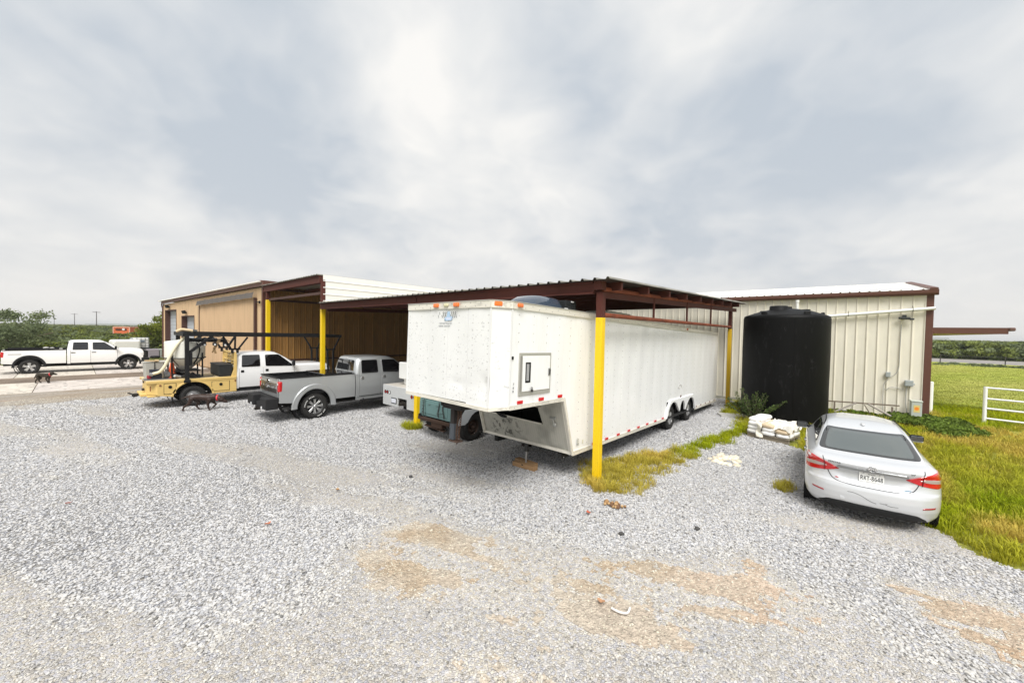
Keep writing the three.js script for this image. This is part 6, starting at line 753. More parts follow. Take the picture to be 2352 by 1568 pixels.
  part('wall_latch', merge(rbox(0.16, 0.06, 0.02, 0.93, 1.13, 7.29, 0.01, -0.32), sph(0.045, 0.97, 0.99, 7.27, 1, 1, 0.5), rod([0.93, 1.12, 7.3], [0.97, 1.0, 7.28], 0.01)), M(0.45, 0.45, 0.43, 0.35, 0.5), t);
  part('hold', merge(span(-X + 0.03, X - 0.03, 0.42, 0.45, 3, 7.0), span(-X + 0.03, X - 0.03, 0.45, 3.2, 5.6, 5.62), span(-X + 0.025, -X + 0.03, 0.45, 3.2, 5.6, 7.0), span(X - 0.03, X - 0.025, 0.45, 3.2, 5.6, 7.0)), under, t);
  part('nose_floor', merge(span(-X + 0.02, X - 0.02, NB - 0.02, NB + 0.03, 7.4, 9.1), span(-XC, XC, NB - 0.02, NB + 0.03, 9.1, 9.40), beam([-0.35, NB - 0.1, 7.3], [-0.25, NB - 0.1, 9.3], 0.08, 0.16), beam([0.35, NB - 0.1, 7.3], [0.25, NB - 0.1, 9.3], 0.08, 0.16), beam([-1.2, NB - 0.06, 9.25], [1.0, NB - 0.06, 9.25], 0.06, 0.08)), under, t);
  part('torn_flashing', merge(rbox(0.5, 0.012, 0.18, 0.9, NB - 0.09, 8.55, 0.004, 0.1, 0.2, 0.16), rbox(0.3, 0.01, 0.12, 1.05, NB - 0.1, 8.1, 0.004, 0, -0.3, -0.2), rbox(0.4, 0.02, 0.1, 0.5, NB - 0.1, 9.2, 0.004, 0, 0.1, 0.03)), M(0.3, 0.28, 0.24, 0.5, 0.4), t);
  const cp = sub('coupler', t);
  part('coupler_tube', merge(rbox(0.11, 0.62, 0.11, 0, 1.16, 9.2, 0.01), rbox(0.5, 0.2, 0.34, 0, 1.5, 9.12, 0.03), beam([0.2, 1.55, 9.1], [0.02, 1.2, 9.18], 0.04, 0.12), beam([-0.2, 1.55, 9.1], [-0.02, 1.2, 9.18], 0.04, 0.12)), M(0.03, 0.026, 0.025, 0.6), cp);
  part('coupler_sleeve', rbox(0.12, 0.3, 0.12, 0, 0.98, 9.2, 0.008), M(0.065, 0.075, 0.09, 0.55, 0.2), cp); part('coupler_plate', rbox(0.24, 0.025, 0.16, 0.06, 0.81, 9.2, 0.008), M(0.06, 0.035, 0.025, 0.85), cp);
  const lk = []; for (const [x, n] of [[0.12, 17], [0.19, 15]]) for (let k = 0; k < n; k++) lk.push(put(new THREE.TorusGeometry(0.018, 0.006, 5, 8).scale(1, 1.5, 1), x + 0.02 * Math.sin(k * 0.4), 1.46 - k * 0.042, 9.22, 0, k % 2 ? 0 : Math.PI / 2)); part('safety_chain', merge(lk), M(0.10, 0.055, 0.035, 0.7, 0.4), cp);
  part('brake_cable', pipe([[0.15, 1.5, 8.9], [0.3, 1.42, 8.6], [0.2, 1.16, 8.1], [-0.1, 1.04, 7.6], [-0.5, 1.03, 7.4], [-0.75, 1.13, 7.25]], 0.016, 40, 8), black, t);
  // landing jacks on blocks
  part('jack_leg', merge(rod([0.03, 0.18, 7.0], [0.03, 0.42, 7.0], 0.05, 12)), M(0.05, 0.05, 0.05, 0.5, 0.4), t); part('jack_screw', rod([0.03, -0.09, 7.0], [0.03, 0.4, 7.0], 0.025, 12), steel, t); part('jack_foot', merge(rod([0.03, -0.12, 7.0], [0.03, -0.095, 7.0], 0.15, 18)), M(0.03, 0.028, 0.028, 0.6), t);
  part('jack_leg', merge(rod([-1.0, -0.16, 5.7], [-1.0, 0.4, 5.7], 0.04, 10), rod([-1.0, -0.15, 5.7], [-1.0, -0.12, 5.7], 0.14, 14)), M(0.05, 0.035, 0.03, 0.7), t);
  part('chassis', merge(span(-1.0, -0.9, 0.22, 0.4, -4.6, 7.0), span(0.9, 1.0, 0.22, 0.4, -4.6, 7.0), span(-X, X, 0.38, 0.41, -4.65, 7.0), ...[-4, -2.5, 2, 3.5, 5, 6.5].map((z) => span(-1.2, 1.2, 0.28, 0.38, z, z + 0.08))), under, t);
  // double fender and wheels
  const fen = [[-1.6, 0.42], [-1.54, 0.42], ...arc(-0.93, 0.46, 0.49, 172, 40, 10, 0.43), [-0.40, 0.60], [-0.30, 0.52], ...arc(0.0, 0.46, 0.3, 150, 30, 8, 0.40).map(([a, b]) => [a, b, 0]), [0.30, 0.52], [0.40, 0.60], ...arc(0.93, 0.46, 0.49, 140, 8, 10, 0.43), [1.50, 0.42], [1.56, 0.42], [1.52, 0.70, 0.15], [1.22, 0.98, 0.25], [-1.22, 0.98, 0.25], [-1.53, 0.70, 0.15]];
  part('fender', skin(fen, () => X + 0.05, 1, { th: 0.06, edge: 0, bevel: 0.012, round: 0 }), skinM, t); part('fender', skin(fen, () => X + 0.05, -1, { th: 0.06, edge: 0, bevel: 0.012, round: 0 }), skinM, t);
  for (const d of [1, -1]) { part('wheel_well', merge(span(d * 0.84, d * 0.86, 0.3, 1.0, -1.5, 1.55), span(d * 0.86, d * (X - 0.02), 0.98, 1.0, -1.5, 1.55)), black, t); for (const z of [0.95, -0.93]) wheel(t, d * 1.14, 0.385 - z * 0.028, z, { R: 0.385, rim: 0.215, w: 0.23, style: 'claw' }); }
  part('axle', merge(rod([-1, 0.36, 0.95], [1, 0.36, 0.95], 0.05), rod([-1, 0.41, -0.93], [1, 0.41, -0.93], 0.05), beam([1.05, 0.5, 0.5], [1.05, 0.42, -0.4], 0.08, 0.1), sph(0.09, 1.12, 0.48, 0.0), sph(0.05, 1.2, 0.5, 0.08)), M(0.06, 0.055, 0.055, 0.6, 0.3), t);
  part('side_lamp', sph(0.04, X + 0.01, 1.02, 0.15, 0.6, 1, 1), M(0.1, 0.05, 0.03, 0.4), t); part('cable_mark', pipe([[X + 0.008, 1.05, 0.12], [X + 0.008, 1.3, 0.05], [X + 0.008, 1.42, 0.2], [X + 0.008, 1.34, 0.45], [X + 0.008, 1.28, 0.3]], 0.007, 30, 5), M(0.5, 0.49, 0.47, 0.5), t);
  // roof units
  const ac = sub('roof_unit', t); part('unit_cowl', loft([{ y: T + 0.08, f0: -8.28, f1: -7.0, w: 0.34, r: 0.15 }, { y: T + 0.22, f0: -8.24, f1: -7.02, w: 0.34, r: 0.2 }, { y: T + 0.34, f0: -8.05, f1: -7.06, w: 0.29, r: 0.22 }, { y: T + 0.38, f0: -7.85, f1: -7.1, w: 0.2, r: 0.18 }], { angle: 1 }).translate(0.62, 0, 0), M(0.05, 0.07, 0.10, 0.12, 0, { clearcoat: 1 }), ac);
  part('unit_frame', merge(rbox(0.68, 0.28, 0.42, 0.62, T + 0.22, 6.78, 0.02), ...[0, 1, 2, 3, 4].map((k) => rbox(0.012, 0.25, 0.012, 0.96, T + 0.21, 6.6 + k * 0.08, 0.004)), rbox(0.012, 0.012, 0.4, 0.965, T + 0.28, 6.77, 0.004)), M(0.02, 0.022, 0.024, 0.5), ac); part('unit_clip', merge(rbox(0.02, 0.03, 0.12, 0.965, T + 0.17, 6.98, 0.004), rbox(0.02, 0.03, 0.1, 0.965, T + 0.34, 6.74, 0.004)), M(0.7, 0.7, 0.7, 0.4), ac);
  const a2 = sub('roof_unit', t); part('air_conditioner', rbox(0.7, 0.26, 1.5, 0.4, T + 0.21, 3.9, 0.05), M(0.72, 0.71, 0.66, 0.5), a2); part('grille', merge(...[0, 1, 2, 3].map((k) => rbox(0.01, 0.025, 0.5, 0.755, T + 0.13 + k * 0.05, 3.5, 0.004))), M(0.3, 0.3, 0.28, 0.5), a2);
}
// ---------------------------------------------------------------- things standing about the yard
{
  const t = thing('water_tank', 'tall black plastic water tank in front of the cream wall', 'water tank', [-1.8, -0.02, -18.06]);
  const scuff = tex(1024, 1024, (x, y) => { const a = fbm(x / 40, y / 120, 4, 301), l = Math.abs(fbm(x / 60 + y / 200, y / 60, 3, 303) - 0.5) < 0.006 ? 0.5 * sstep(0.55, 0.7, fbm(x / 90, y / 90, 2, 305)) : 0, d = sstep(0.66, 0.8, fbm(x / 25, y / 25, 4, 307)) * 0.3; const v = 0.22 + a * 0.12 + l + d; return [v, v, v * 1.01]; }, true, [2, 1]);
  const plastic = new THREE.MeshPhysicalMaterial({ specularIntensity: 0.3, color: new THREE.Color().setRGB(0.03, 0.03, 0.032), roughness: 0.5, map: scuff });
  part('tank_body', lathe([[0, 0], [1.36, 0], [1.385, 0.05], [1.375, 1.3], [1.385, 2.6], [1.375, 3.82], [1.35, 3.92], [1.25, 3.965], [0.8, 4.13], [0.4, 4.21], [0, 4.23]], 72), plastic, t);
  part('lid', merge(lathe([[0, 0.13], [0.27, 0.12], [0.30, 0.09], [0.30, 0], [0.33, -0.06]], 32).translate(-0.18, 4.2, 0.35)), M(0.012, 0.012, 0.013, 0.5), t);
  part('vent_cap', merge(cyl(0.1, 0.12, 0.1, 16, 0.1, 4.25, 0.1), cyl(0.14, 0.14, 0.04, 16, 0.62, 4.17, 0.0), cyl(0.12, 0.12, 0.04, 16, -0.7, 4.13, 0.1)), M(0.013, 0.013, 0.014, 0.5), t);
  for (const a of [52, 118, 205, 275, 340]) { const r = a * Math.PI / 180; part('lifting_lug', rbox(0.09, 0.18, 0.22, 1.17 * Math.cos(r), 4.0, 1.17 * Math.sin(r), 0.04, 0, -r, 0), M(0.014, 0.014, 0.015, 0.5), t); }
  part('seam', merge(pipe(Array.from({ length: 9 }, (_, i) => [1.384 * Math.cos(1.25), 0.1 + i * 0.46, 1.384 * Math.sin(1.25)]), 0.006, 8, 5)), plastic, t);
}
{
  // shrub of upright leafy shoots
  const t = thing('shrub', 'dark green leafy shrub growing at the left foot of the black tank', 'shrub', [-2.5, 0, -16.55]);
  const r = rng(311), p = [], col = [], st = [];
  for (let s = 0; s < 34; s++) { const a = r() * 6.28, e = 0.15 + 0.62 * r(), h = 0.5 + 0.62 * r(), tx = e * Math.cos(a) * 1.25, tz = e * Math.sin(a) * 0.8; st.push(pipe([[tx * 0.15, 0, tz * 0.15], [tx * 0.5, h * 0.45, tz * 0.5], [tx, h, tz]], 0.008, 6, 4)); const tone = r();
    for (let k = 0; k < 95; k++) { const f = 0.12 + 0.9 * Math.sqrt(r()), c = V(lerp(tx * 0.1, tx, f), h * Math.min(1, f) * (0.9 + 0.1 * f), lerp(tz * 0.1, tz, f)), l = 0.035 + 0.05 * r(), q = new THREE.Quaternion().setFromEuler(new THREE.Euler(r() * 1.2 - 0.6, r() * 6.28, r() * 1.4 - 0.3)); const A = V(0, 0, 0), B = V(l * 0.5, 0.2 * l, l * 0.28).applyQuaternion(q), C = V(l, 0.15 * l, 0).applyQuaternion(q), D = V(l * 0.5, 0.2 * l, -l * 0.28).applyQuaternion(q); const o = c.add(V((r() - 0.5) * 0.1, (r() - 0.5) * 0.06, (r() - 0.5) * 0.1)); for (const v of [A, B, C, A, C, D]) p.push(o.x + v.x, o.y + v.y, o.z + v.z); const tn = clamp(tone * 0.5 + r() * 0.5); for (let m = 0; m < 6; m++) col.push(lerp(0.05, 0.16, tn), lerp(0.085, 0.22, tn), lerp(0.025, 0.07, tn)); } }
  const g = new THREE.BufferGeometry(); g.setAttribute('position', new THREE.Float32BufferAttribute(p, 3)); g.setAttribute('color', new THREE.Float32BufferAttribute(col, 3)); g.computeVertexNormals(); part('foliage', g, foliage(), t); part('stem', merge(st), bark, t);
}
{ // creeping vines by the right corner, and low weeds along the footing
  const cl = crown(90, 0.26, 0.11, 0.26, 0.05, 321, 8, [[0.06, 0.11, 0.015], [0.22, 0.30, 0.05]], 0.5), r = rng(323), inside = poly([[1.2, -20.9], [1.9, -20.9], [2.6, -22.2], [3.05, -22.0], [3.35, -19.4], [2.7, -18.5], [1.7, -19.6]]), c = new THREE.Color(), l = [];
  for (let k = 0; k < 430; k++) { const x = 1 + r() * 2.6, z = -23.4 + r() * 5.2; if (inside(x, z) + nz(x, z, 325, 2) * 0.8 > 0) continue; l.push([mtx(x, 0.05 + 0.15 * r(), z, r() * 6.28, 0.8 + 0.5 * r(), (r() - 0.5) * 0.6), c.setScalar(0.7 + 0.6 * r()).clone()]); }
  for (let k = 0; k < 110; k++) { const x = -0.6 + r() * 2.2, z = -20.3 - r() * 1.0; l.push([mtx(x, 0.03 + 0.1 * r() * r(), z, r() * 6.28, 0.5 + 0.4 * r()), c.setRGB(0.9 + 0.5 * r(), 0.85 + 0.3 * r(), 0.8).clone()]); }
  for (let k = 0; k < 26; k++) l.push([mtx(-3.6 + r() * 1.0, 0.06 + 0.15 * r(), -18.6 - r() * 1.6, r() * 6.28, 0.6 + 0.4 * r()), c.setRGB(0.9, 0.7, 0.7).clone()]);
  instances('vines', cl, foliage(), l, 'patch of dark green creeping vines at the right corner of the cream building', 'vines');
}
{ // pallet of bags
  const U = -0.19, P0 = [-1.62, 0, -14.25], t = thing('pallet', 'wooden pallet under the stack of white cement bags', 'pallet', P0, U);
  const wood = new THREE.MeshStandardMaterial({ color: new THREE.Color().setRGB(0.34, 0.29, 0.22), roughness: 0.9, map: tex(128, 64, (x, y) => 0.75 + 0.25 * fbm(x / 30, y / 2.2, 3, 331), true) });
  for (let k = 0; k < 7; k++) part('deck_board', rbox(1.12, 0.022, 0.1, 0, 0.125, -0.45 + k * 0.15, 0.004), wood, t);
  for (let k = 0; k < 3; k++) part('stringer', rbox(1.1, 0.09, 0.04, 0, 0.068, -0.45 + k * 0.45, 0.004), wood, t);
  for (const z of [-0.45, 0.45]) part('bottom_board', rbox(1.12, 0.022, 0.1, 0, 0.012, z, 0.004), wood, t);
  const bag = (s) => { const g = new THREE.SphereGeometry(1, 22, 14), p = g.attributes.position, pw = (v, e) => Math.sign(v) * Math.pow(Math.abs(v), e); for (let i = 0; i < p.count; i++) { const x = pw(p.getX(i), 0.5), y = pw(p.getY(i), 0.62), z = pw(p.getZ(i), 0.45), n = fbm(x * 2.5 + s * 7, z * 2.5 + y * 3, 3, s) - 0.5, e = Math.max(Math.abs(x), Math.abs(z)); p.setXYZ(i, x * 0.19 + n * 0.02, y * 0.065 * (1 + 0.25 * (1 - e * e)) + n * 0.022, z * 0.27 + n * 0.02); } return smooth(g, 1.2); };
  const shapes = [bag(1), bag(2), bag(3)], whites = [M(0.80, 0.79, 0.77, 0.6), M(0.74, 0.73, 0.71, 0.65), M(0.84, 0.83, 0.82, 0.55)], dusty = [M(0.60, 0.48, 0.33, 0.8), M(0.66, 0.55, 0.42, 0.8)];
  const r = rng(333), col = ['left', 'middle', 'right'], row = ['front', 'back'], lay = ['bottom', 'second', 'third', 'topmost'];
  const plan = [[4, 4], [3, 3], [2, 3]];
  for (let c = 0; c < 3; c++) for (let w = 0; w < 2; w++) for (let k = 0; k < plan[c][w]; k++) {
    const lx = (c - 1) * 0.375 + (r() - 0.5) * 0.03, lz = (w ? -0.26 : 0.26) + (r() - 0.5) * 0.03 - (k === 3 ? 0.05 : 0), y = 0.20 + k * 0.115, brown = k === plan[c][w] - 1 && c > 0, cs = Math.cos(U), sn = Math.sin(U);
    single('cement_bag', shapes[Math.floor(r() * 3)], brown ? dusty[w] : whites[Math.floor(r() * 3)], `${brown ? 'brown dusty' : 'white'} cement bag, ${lay[k]} layer of the ${col[c]} column, ${row[w]} row on the pallet`, 'bag', 'cement bags on the pallet', [P0[0] + lx * cs + lz * sn, y, P0[2] - lx * sn + lz * cs], U + (r() - 0.5) * 0.14);
  }
  const g = new THREE.PlaneGeometry(0.66, 1.0, 34, 48); g.rotateX(-Math.PI / 2); const p = g.attributes.position;
  for (let i = 0; i < p.count; i++) { const x = p.getX(i), z = p.getZ(i), n = fbm(x * 9 + 4, z * 9, 4, 341) - 0.5, drop = Math.max(0, x - 0.22) * 2.2 + Math.max(0, z - 0.36) * 2.4; p.setXYZ(i, x * (1 - 0.2 * drop) + n * 0.05, 0.50 - drop * 0.42 + n * 0.15 + 0.05 * Math.sin(z * 14 + x * 9), z * (1 - 0.15 * drop) + (fbm(x * 7, z * 7 + 9, 3, 343) - 0.5) * 0.08); }
  single('plastic_sheet', smooth(g, 0.5), new THREE.MeshPhysicalMaterial({ color: new THREE.Color().setRGB(0.78, 0.76, 0.70), roughness: 0.4, transmission: 0.2, thickness: 0, side: THREE.DoubleSide }), 'torn crumpled plastic wrap draped over the right side of the bag stack', 'plastic wrap', null, [P0[0] + 0.3, 0, P0[2] + 0.1], U);
  const g2 = new THREE.PlaneGeometry(0.12, 0.5, 8, 24), p2 = g2.attributes.position; for (let i = 0; i < p2.count; i++) { const y = p2.getY(i); p2.setXYZ(i, p2.getX(i) * (1 + 0.5 * sstep(-0.05, -0.25, y)) + 0.02 * Math.sin(y * 20), y, 0.03 * Math.sin(y * 18 + p2.getX(i) * 20) + 0.02); } g2.computeVertexNormals();
  single('plastic_sheet', clean(g2), M(0.70, 0.66, 0.56, 0.6), 'strip of torn plastic hanging down the front of the bag stack', 'plastic wrap', null, [P0[0] - 0.3, 0.33, P0[2] + 0.52], U);
}
{ // old timber trestle against the wall
  const wd = M(0.20, 0.16, 0.125, 0.9), t = thing('timber_trestle', 'weathered low timber rail with slanting planks along the foot of the cream wall', 'trestle', [0.5, 0, -20.95]);
  wpart('rail', merge(beam([-0.6, 0.46, -20.95], [1.62, 0.55, -20.95], 0.05, 0.05)), wd, t); for (const x of [-0.30, 1.42]) wpart('leg', span(x - 0.03, x + 0.03, 0, 0.48, -20.98, -20.92), wd, t);
  wpart('plank', beam([-0.30, 0.08, -20.6], [0.36, 0.49, -20.9], 0.1, 0.04), M(0.33, 0.30, 0.27, 0.9), t); wpart('plank', beam([0.74, 0.5, -20.9], [1.36, 0.18, -20.5], 0.1, 0.04), M(0.33, 0.30, 0.27, 0.9), t); wpart('plank', beam([0.62, 0.46, -20.92], [0.85, 0.02, -20.9], 0.05, 0.03), wd, t);
}
{ // utility pedestal, marker post, gate
  const t = thing('utility_pedestal', 'pale green utility pedestal with an orange sticker at the building corner', 'pedestal', [2.06, -0.02, -21.08], 0.15); part('cabinet', merge(rbox(0.30, 0.78, 0.24, 0, 0.39, 0, 0.02)), M(0.46, 0.50, 0.45, 0.6), t); part('cap', rbox(0.33, 0.06, 0.27, 0, 0.80, 0, 0.02), M(0.50, 0.53, 0.47, 0.6), t);
  part('sticker', put(new THREE.PlaneGeometry(0.17, 0.27), 0, 0.52, 0.123), new THREE.MeshStandardMaterial({ roughness: 0.6, map: canvasTex(96, 144, (c) => { c.fillStyle = '#d9c57a'; c.fillRect(0, 0, 96, 144); c.fillStyle = '#f08a28'; c.beginPath(); for (let k = 0; k < 24; k++) { const a = k / 24 * 6.283, q = k % 2 ? 30 : 42; c.lineTo(48 + q * Math.cos(a), 70 + q * Math.sin(a)); } c.fill(); }) }), t);
  single('marker_post', merge(cyl(0.062, 0.062, 1.34, 18, 0, 0.67, 0), cyl(0.03, 0.062, 0.02, 18, 0, 1.35, 0)), M(0.84, 0.84, 0.83, 0.4), 'short white round post right of the building corner', 'post', null, [2.79, -0.02, -24.05]);
  const g = thing('pipe_gate', 'white pipe rail gate at the right edge of the picture', 'gate', [4.03, -0.02, -22.75], -0.2), wm = M(0.85, 0.86, 0.86, 0.4);
  part('gate_post', merge(cyl(0.055, 0.055, 1.40, 14, 0, 0.7, 0)), wm, g); part('gate_post', merge(cyl(0.055, 0.055, 1.40, 14, 3.7, 0.7, 0)), wm, g); for (const y of [1.36, 0.95, 0.58, 0.2]) part('rail', rod([0.02, y, 0], [3.7, y, 0], 0.036, 12), wm, g); part('brace', rod([1.9, 0.2, 0], [1.9, 1.36, 0], 0.028, 8), wm, g);
}
{ const t = thing('wire_fence', 'thin wire fence on dark posts along the far side of the right hand field', 'fence', [16, 0, -73]); for (let k = 0; k < 9; k++) part('fence_post', cyl(0.05, 0.05, 1.25, 8, -12 + k * 5.2, 0.6, 0.3 * k - 1), M(0.06, 0.055, 0.05, 0.9), t); part('wire', merge(...[0.4, 0.75, 1.1].map((y) => rod([-12, y, -1], [29.6, y, 1.4], 0.008, 4))), M(0.2, 0.2, 0.2, 0.6), t); }
{ // pale rubble, clods, blocks, slab, leaves
  const stone = (s) => { const g = new THREE.IcosahedronGeometry(1, 1), p = g.attributes.position; for (let i = 0; i < p.count; i++) { const n = 0.75 + 0.5 * fbm(p.getX(i) * 1.3 + s * 5, p.getY(i) * 1.3 + p.getZ(i) * 2, 2, s); p.setXYZ(i, p.getX(i) * n, p.getY(i) * n, p.getZ(i) * n); } return smooth(g, 0.4); };
  const gs = [stone(1), stone(2), stone(3)], r = rng(351), t = thing('rubble_heap', 'flat heap of pale broken stones at the end of the grass strip', 'rubble', [-2.2, 0, -10.75]), cm = [M(0.66, 0.60, 0.47, 0.9), M(0.72, 0.67, 0.55, 0.9), M(0.58, 0.52, 0.40, 0.9)];
  for (let k = 0; k < 44; k++) { const a = r() * 6.28, q = Math.sqrt(r()), m = part('stone', gs[k % 3], cm[Math.floor(r() * 3)], t); m.position.set(q * 0.34 * Math.cos(a), 0.008 + 0.02 * (1 - q), q * 0.5 * Math.sin(a)); m.rotation.set(r() * 0.5, r() * 6, r() * 0.5); m.scale.set(0.05 + 0.05 * r(), 0.025 + 0.02 * r(), 0.05 + 0.04 * r()); }
  const c = thing('clod_pile', 'small pile of brown dried clods on the gravel in front of the yellow post', 'clods', [-3.08, 0, -6.42]), bm = [M(0.34, 0.20, 0.09, 0.9), M(0.46, 0.30, 0.15, 0.9), M(0.16, 0.085, 0.045, 0.9)];
  for (let k = 0; k < 32; k++) { const u = r() * 2 - 1, m = part('clod', gs[k % 3], bm[Math.floor(r() * 3)], c); m.position.set(u * 0.15 + (r() - 0.5) * 0.07, 0.03 + 0.025 * r(), -u * 0.02 + (r() - 0.5) * 0.14); m.rotation.set(r() * 3, r() * 6, r() * 3); m.scale.setScalar(0.018 + 0.022 * r()); }
  const wd = new THREE.MeshStandardMaterial({ color: new THREE.Color().setRGB(0.50, 0.30, 0.145), roughness: 0.85, map: tex(128, 64, (x, y) => 0.7 + 0.3 * fbm(x / 40, y / 2, 3, 355), true) });
  single('timber_block', rbox(0.62, 0.10, 0.15, 0, 0, 0, 0.006), wd, 'short brown timber block under the trailer jack, the one nearer the camera', 'timber block', 'timber blocks under the jack', [-5.50, 0.06, -6.83], 0.05);
  single('timber_block', rbox(0.60, 0.10, 0.15, 0, 0, 0, 0.006), wd, 'short brown timber block under the trailer jack, the one further back', 'timber block', 'timber blocks under the jack', [-5.60, 0.062, -7.0], -0.06);
  single('concrete_pad', rbox(0.95, 0.08, 0.55, 0, 0, 0, 0.01), concreteM, 'pale concrete pad on the gravel left of the shrub', 'concrete pad', null, [-3.25, 0.035, -16.85], 0.5);
  const leaf = (s, name) => { const g = new THREE.PlaneGeometry(0.09, 0.06, 6, 4), p = g.attributes.position; for (let i = 0; i < p.count; i++) { const x = p.getX(i) / 0.045, y = p.getY(i) / 0.03; p.setXYZ(i, p.getX(i), p.getY(i) * (1 - 0.6 * x * x), 0.014 * x * x + 0.01 * y * y + 0.004 * Math.sin(x * 5 + s)); } g.rotateX(-Math.PI / 2); g.computeVertexNormals(); return clean(g); };
  for (const [x, z, cr, lab] of [[-3.27, -5.84, [0.42, 0.10, 0.05], 'red brown curled leaf right of the middle on the gravel'], [-10.05, 0.08, [0.22, 0.06, 0.04], 'dark red leaf on the gravel at the left'], [-7.3, -3.33, [0.35, 0.2, 0.08], 'orange brown leaf on the gravel left of the middle'], [-6.8, -2.0, [0.40, 0.14, 0.07], 'rust coloured leaf near the lower left gravel'], [-2.05, -4.0, [0.4, 0.22, 0.12], 'pale brown leaf on the bare earth in front']]) single('fallen_leaf', leaf(x), M(...cr, 0.8), lab, 'leaf', null, [x, 0.035, z], x * 3);
  for (const [x, z, lab] of [[-6.9, -4.7, 'dark stone lying alone on the gravel before the trailer'], [-2.55, -5.6, 'small dark stone on the gravel before the clods'], [-1.72, -6.6, 'dark pebble right of the grass strip']]) single('dark_stone', gs[0].clone().scale(0.05, 0.03, 0.04), M(0.06, 0.058, 0.055, 0.8), lab, 'stone', null, [x, 0.025, z], x);
  single('bent_strip', pipe([[-0.1, 0, 0.02], [-0.02, 0.005, 0.06], [0.07, 0, 0.04], [0.1, 0.01, -0.04]], 0.014, 16, 6), M(0.72, 0.68, 0.65, 0.5), 'bent white scrap on the bare earth near the front', 'scrap', null, [-1.83, 0.03, -4.05], 0.4);
}
// ---------------------------------------------------------------- far things on the left
for (const [x, k, lab] of [[-440, 1, 'leftmost of the three distant telephone poles'], [-335, 2, 'middle one of the three distant telephone poles'], [-262, 3, 'rightmost and tallest of the three distant telephone poles']]) {
  const z = [0, 0.0213, 0.0015, -0.0268][k] * x * -1, t = thing('telephone_pole', lab, 'telephone pole', [x, 0, -[0, -0.0213, 0.0012, 0.0268][k] * Math.abs(x)], 0.3, 'distant telephone poles');
  part('pole', cyl(0.12, 0.17, 9, 8, 0, 4.5, 0), M(0.07, 0.06, 0.052, 0.9), t); part('crossarm', merge(box(0.14, 0.16, 2.6, 0, 8.6, 0)), M(0.07, 0.06, 0.052, 0.9), t); for (const q of [-1.1, 0.5, 1.1]) part('insulator', cyl(0.05, 0.07, 0.22, 6, 0, 8.8, q), M(0.3, 0.32, 0.33, 0.3), t);
}
{
  const t = thing('shipping_container', 'orange shipping container half hidden by brush at the far left', 'container', [-112, 0, -6.45], -0.42), om = M(0.66, 0.15, 0.045, 0.55), L = 9, W = 2.5, H = 2.55, y0 = 0.1;
  const cor = (n, w) => quadStrip(Array.from({ length: n * 4 + 1 }, (_, i) => [-w / 2 + w * (Math.floor(i / 4) + [0, 0.3, 0.5, 0.8][i % 4]) / n, [0, 0, -0.04, -0.04][i % 4]]), H);
  const end = cor(8, W); part('end_wall', put(cor(2, W), 0, y0, 0, 0, Math.PI / 2), om, t); part('side_wall', put(cor(30, L), -L / 2, y0, W / 2), om, t); part('side_wall', put(cor(30, L), -L / 2, y0, -W / 2, 0, Math.PI), om, t); part('roof', span(-L, 0, y0 + H, y0 + H + 0.05, -W / 2, W / 2), M(0.70, 0.5, 0.42, 0.6), t);
  part('frame', merge(span(-0.1, 0.06, y0, y0 + H + 0.07, W / 2 - 0.08, W / 2 + 0.06), span(-0.1, 0.06, y0, y0 + H + 0.07, -W / 2 - 0.06, -W / 2 + 0.08), span(-0.1, 0.06, y0 + H - 0.1, y0 + H + 0.08, -W / 2, W / 2)), M(0.78, 0.42, 0.30, 0.5), t); part('vent_opening', span(0.0, 0.07, y0 + 1.9, y0 + 2.15, -0.8, 0.9), black, t); part('marker', put(new THREE.CylinderGeometry(0.22, 0.22, 0.05, 16), 0.09, y0 + 2.08, -0.35, 0, 0, Math.PI / 2), M(0.75, 0.72, 0.68, 0.5), t);
}
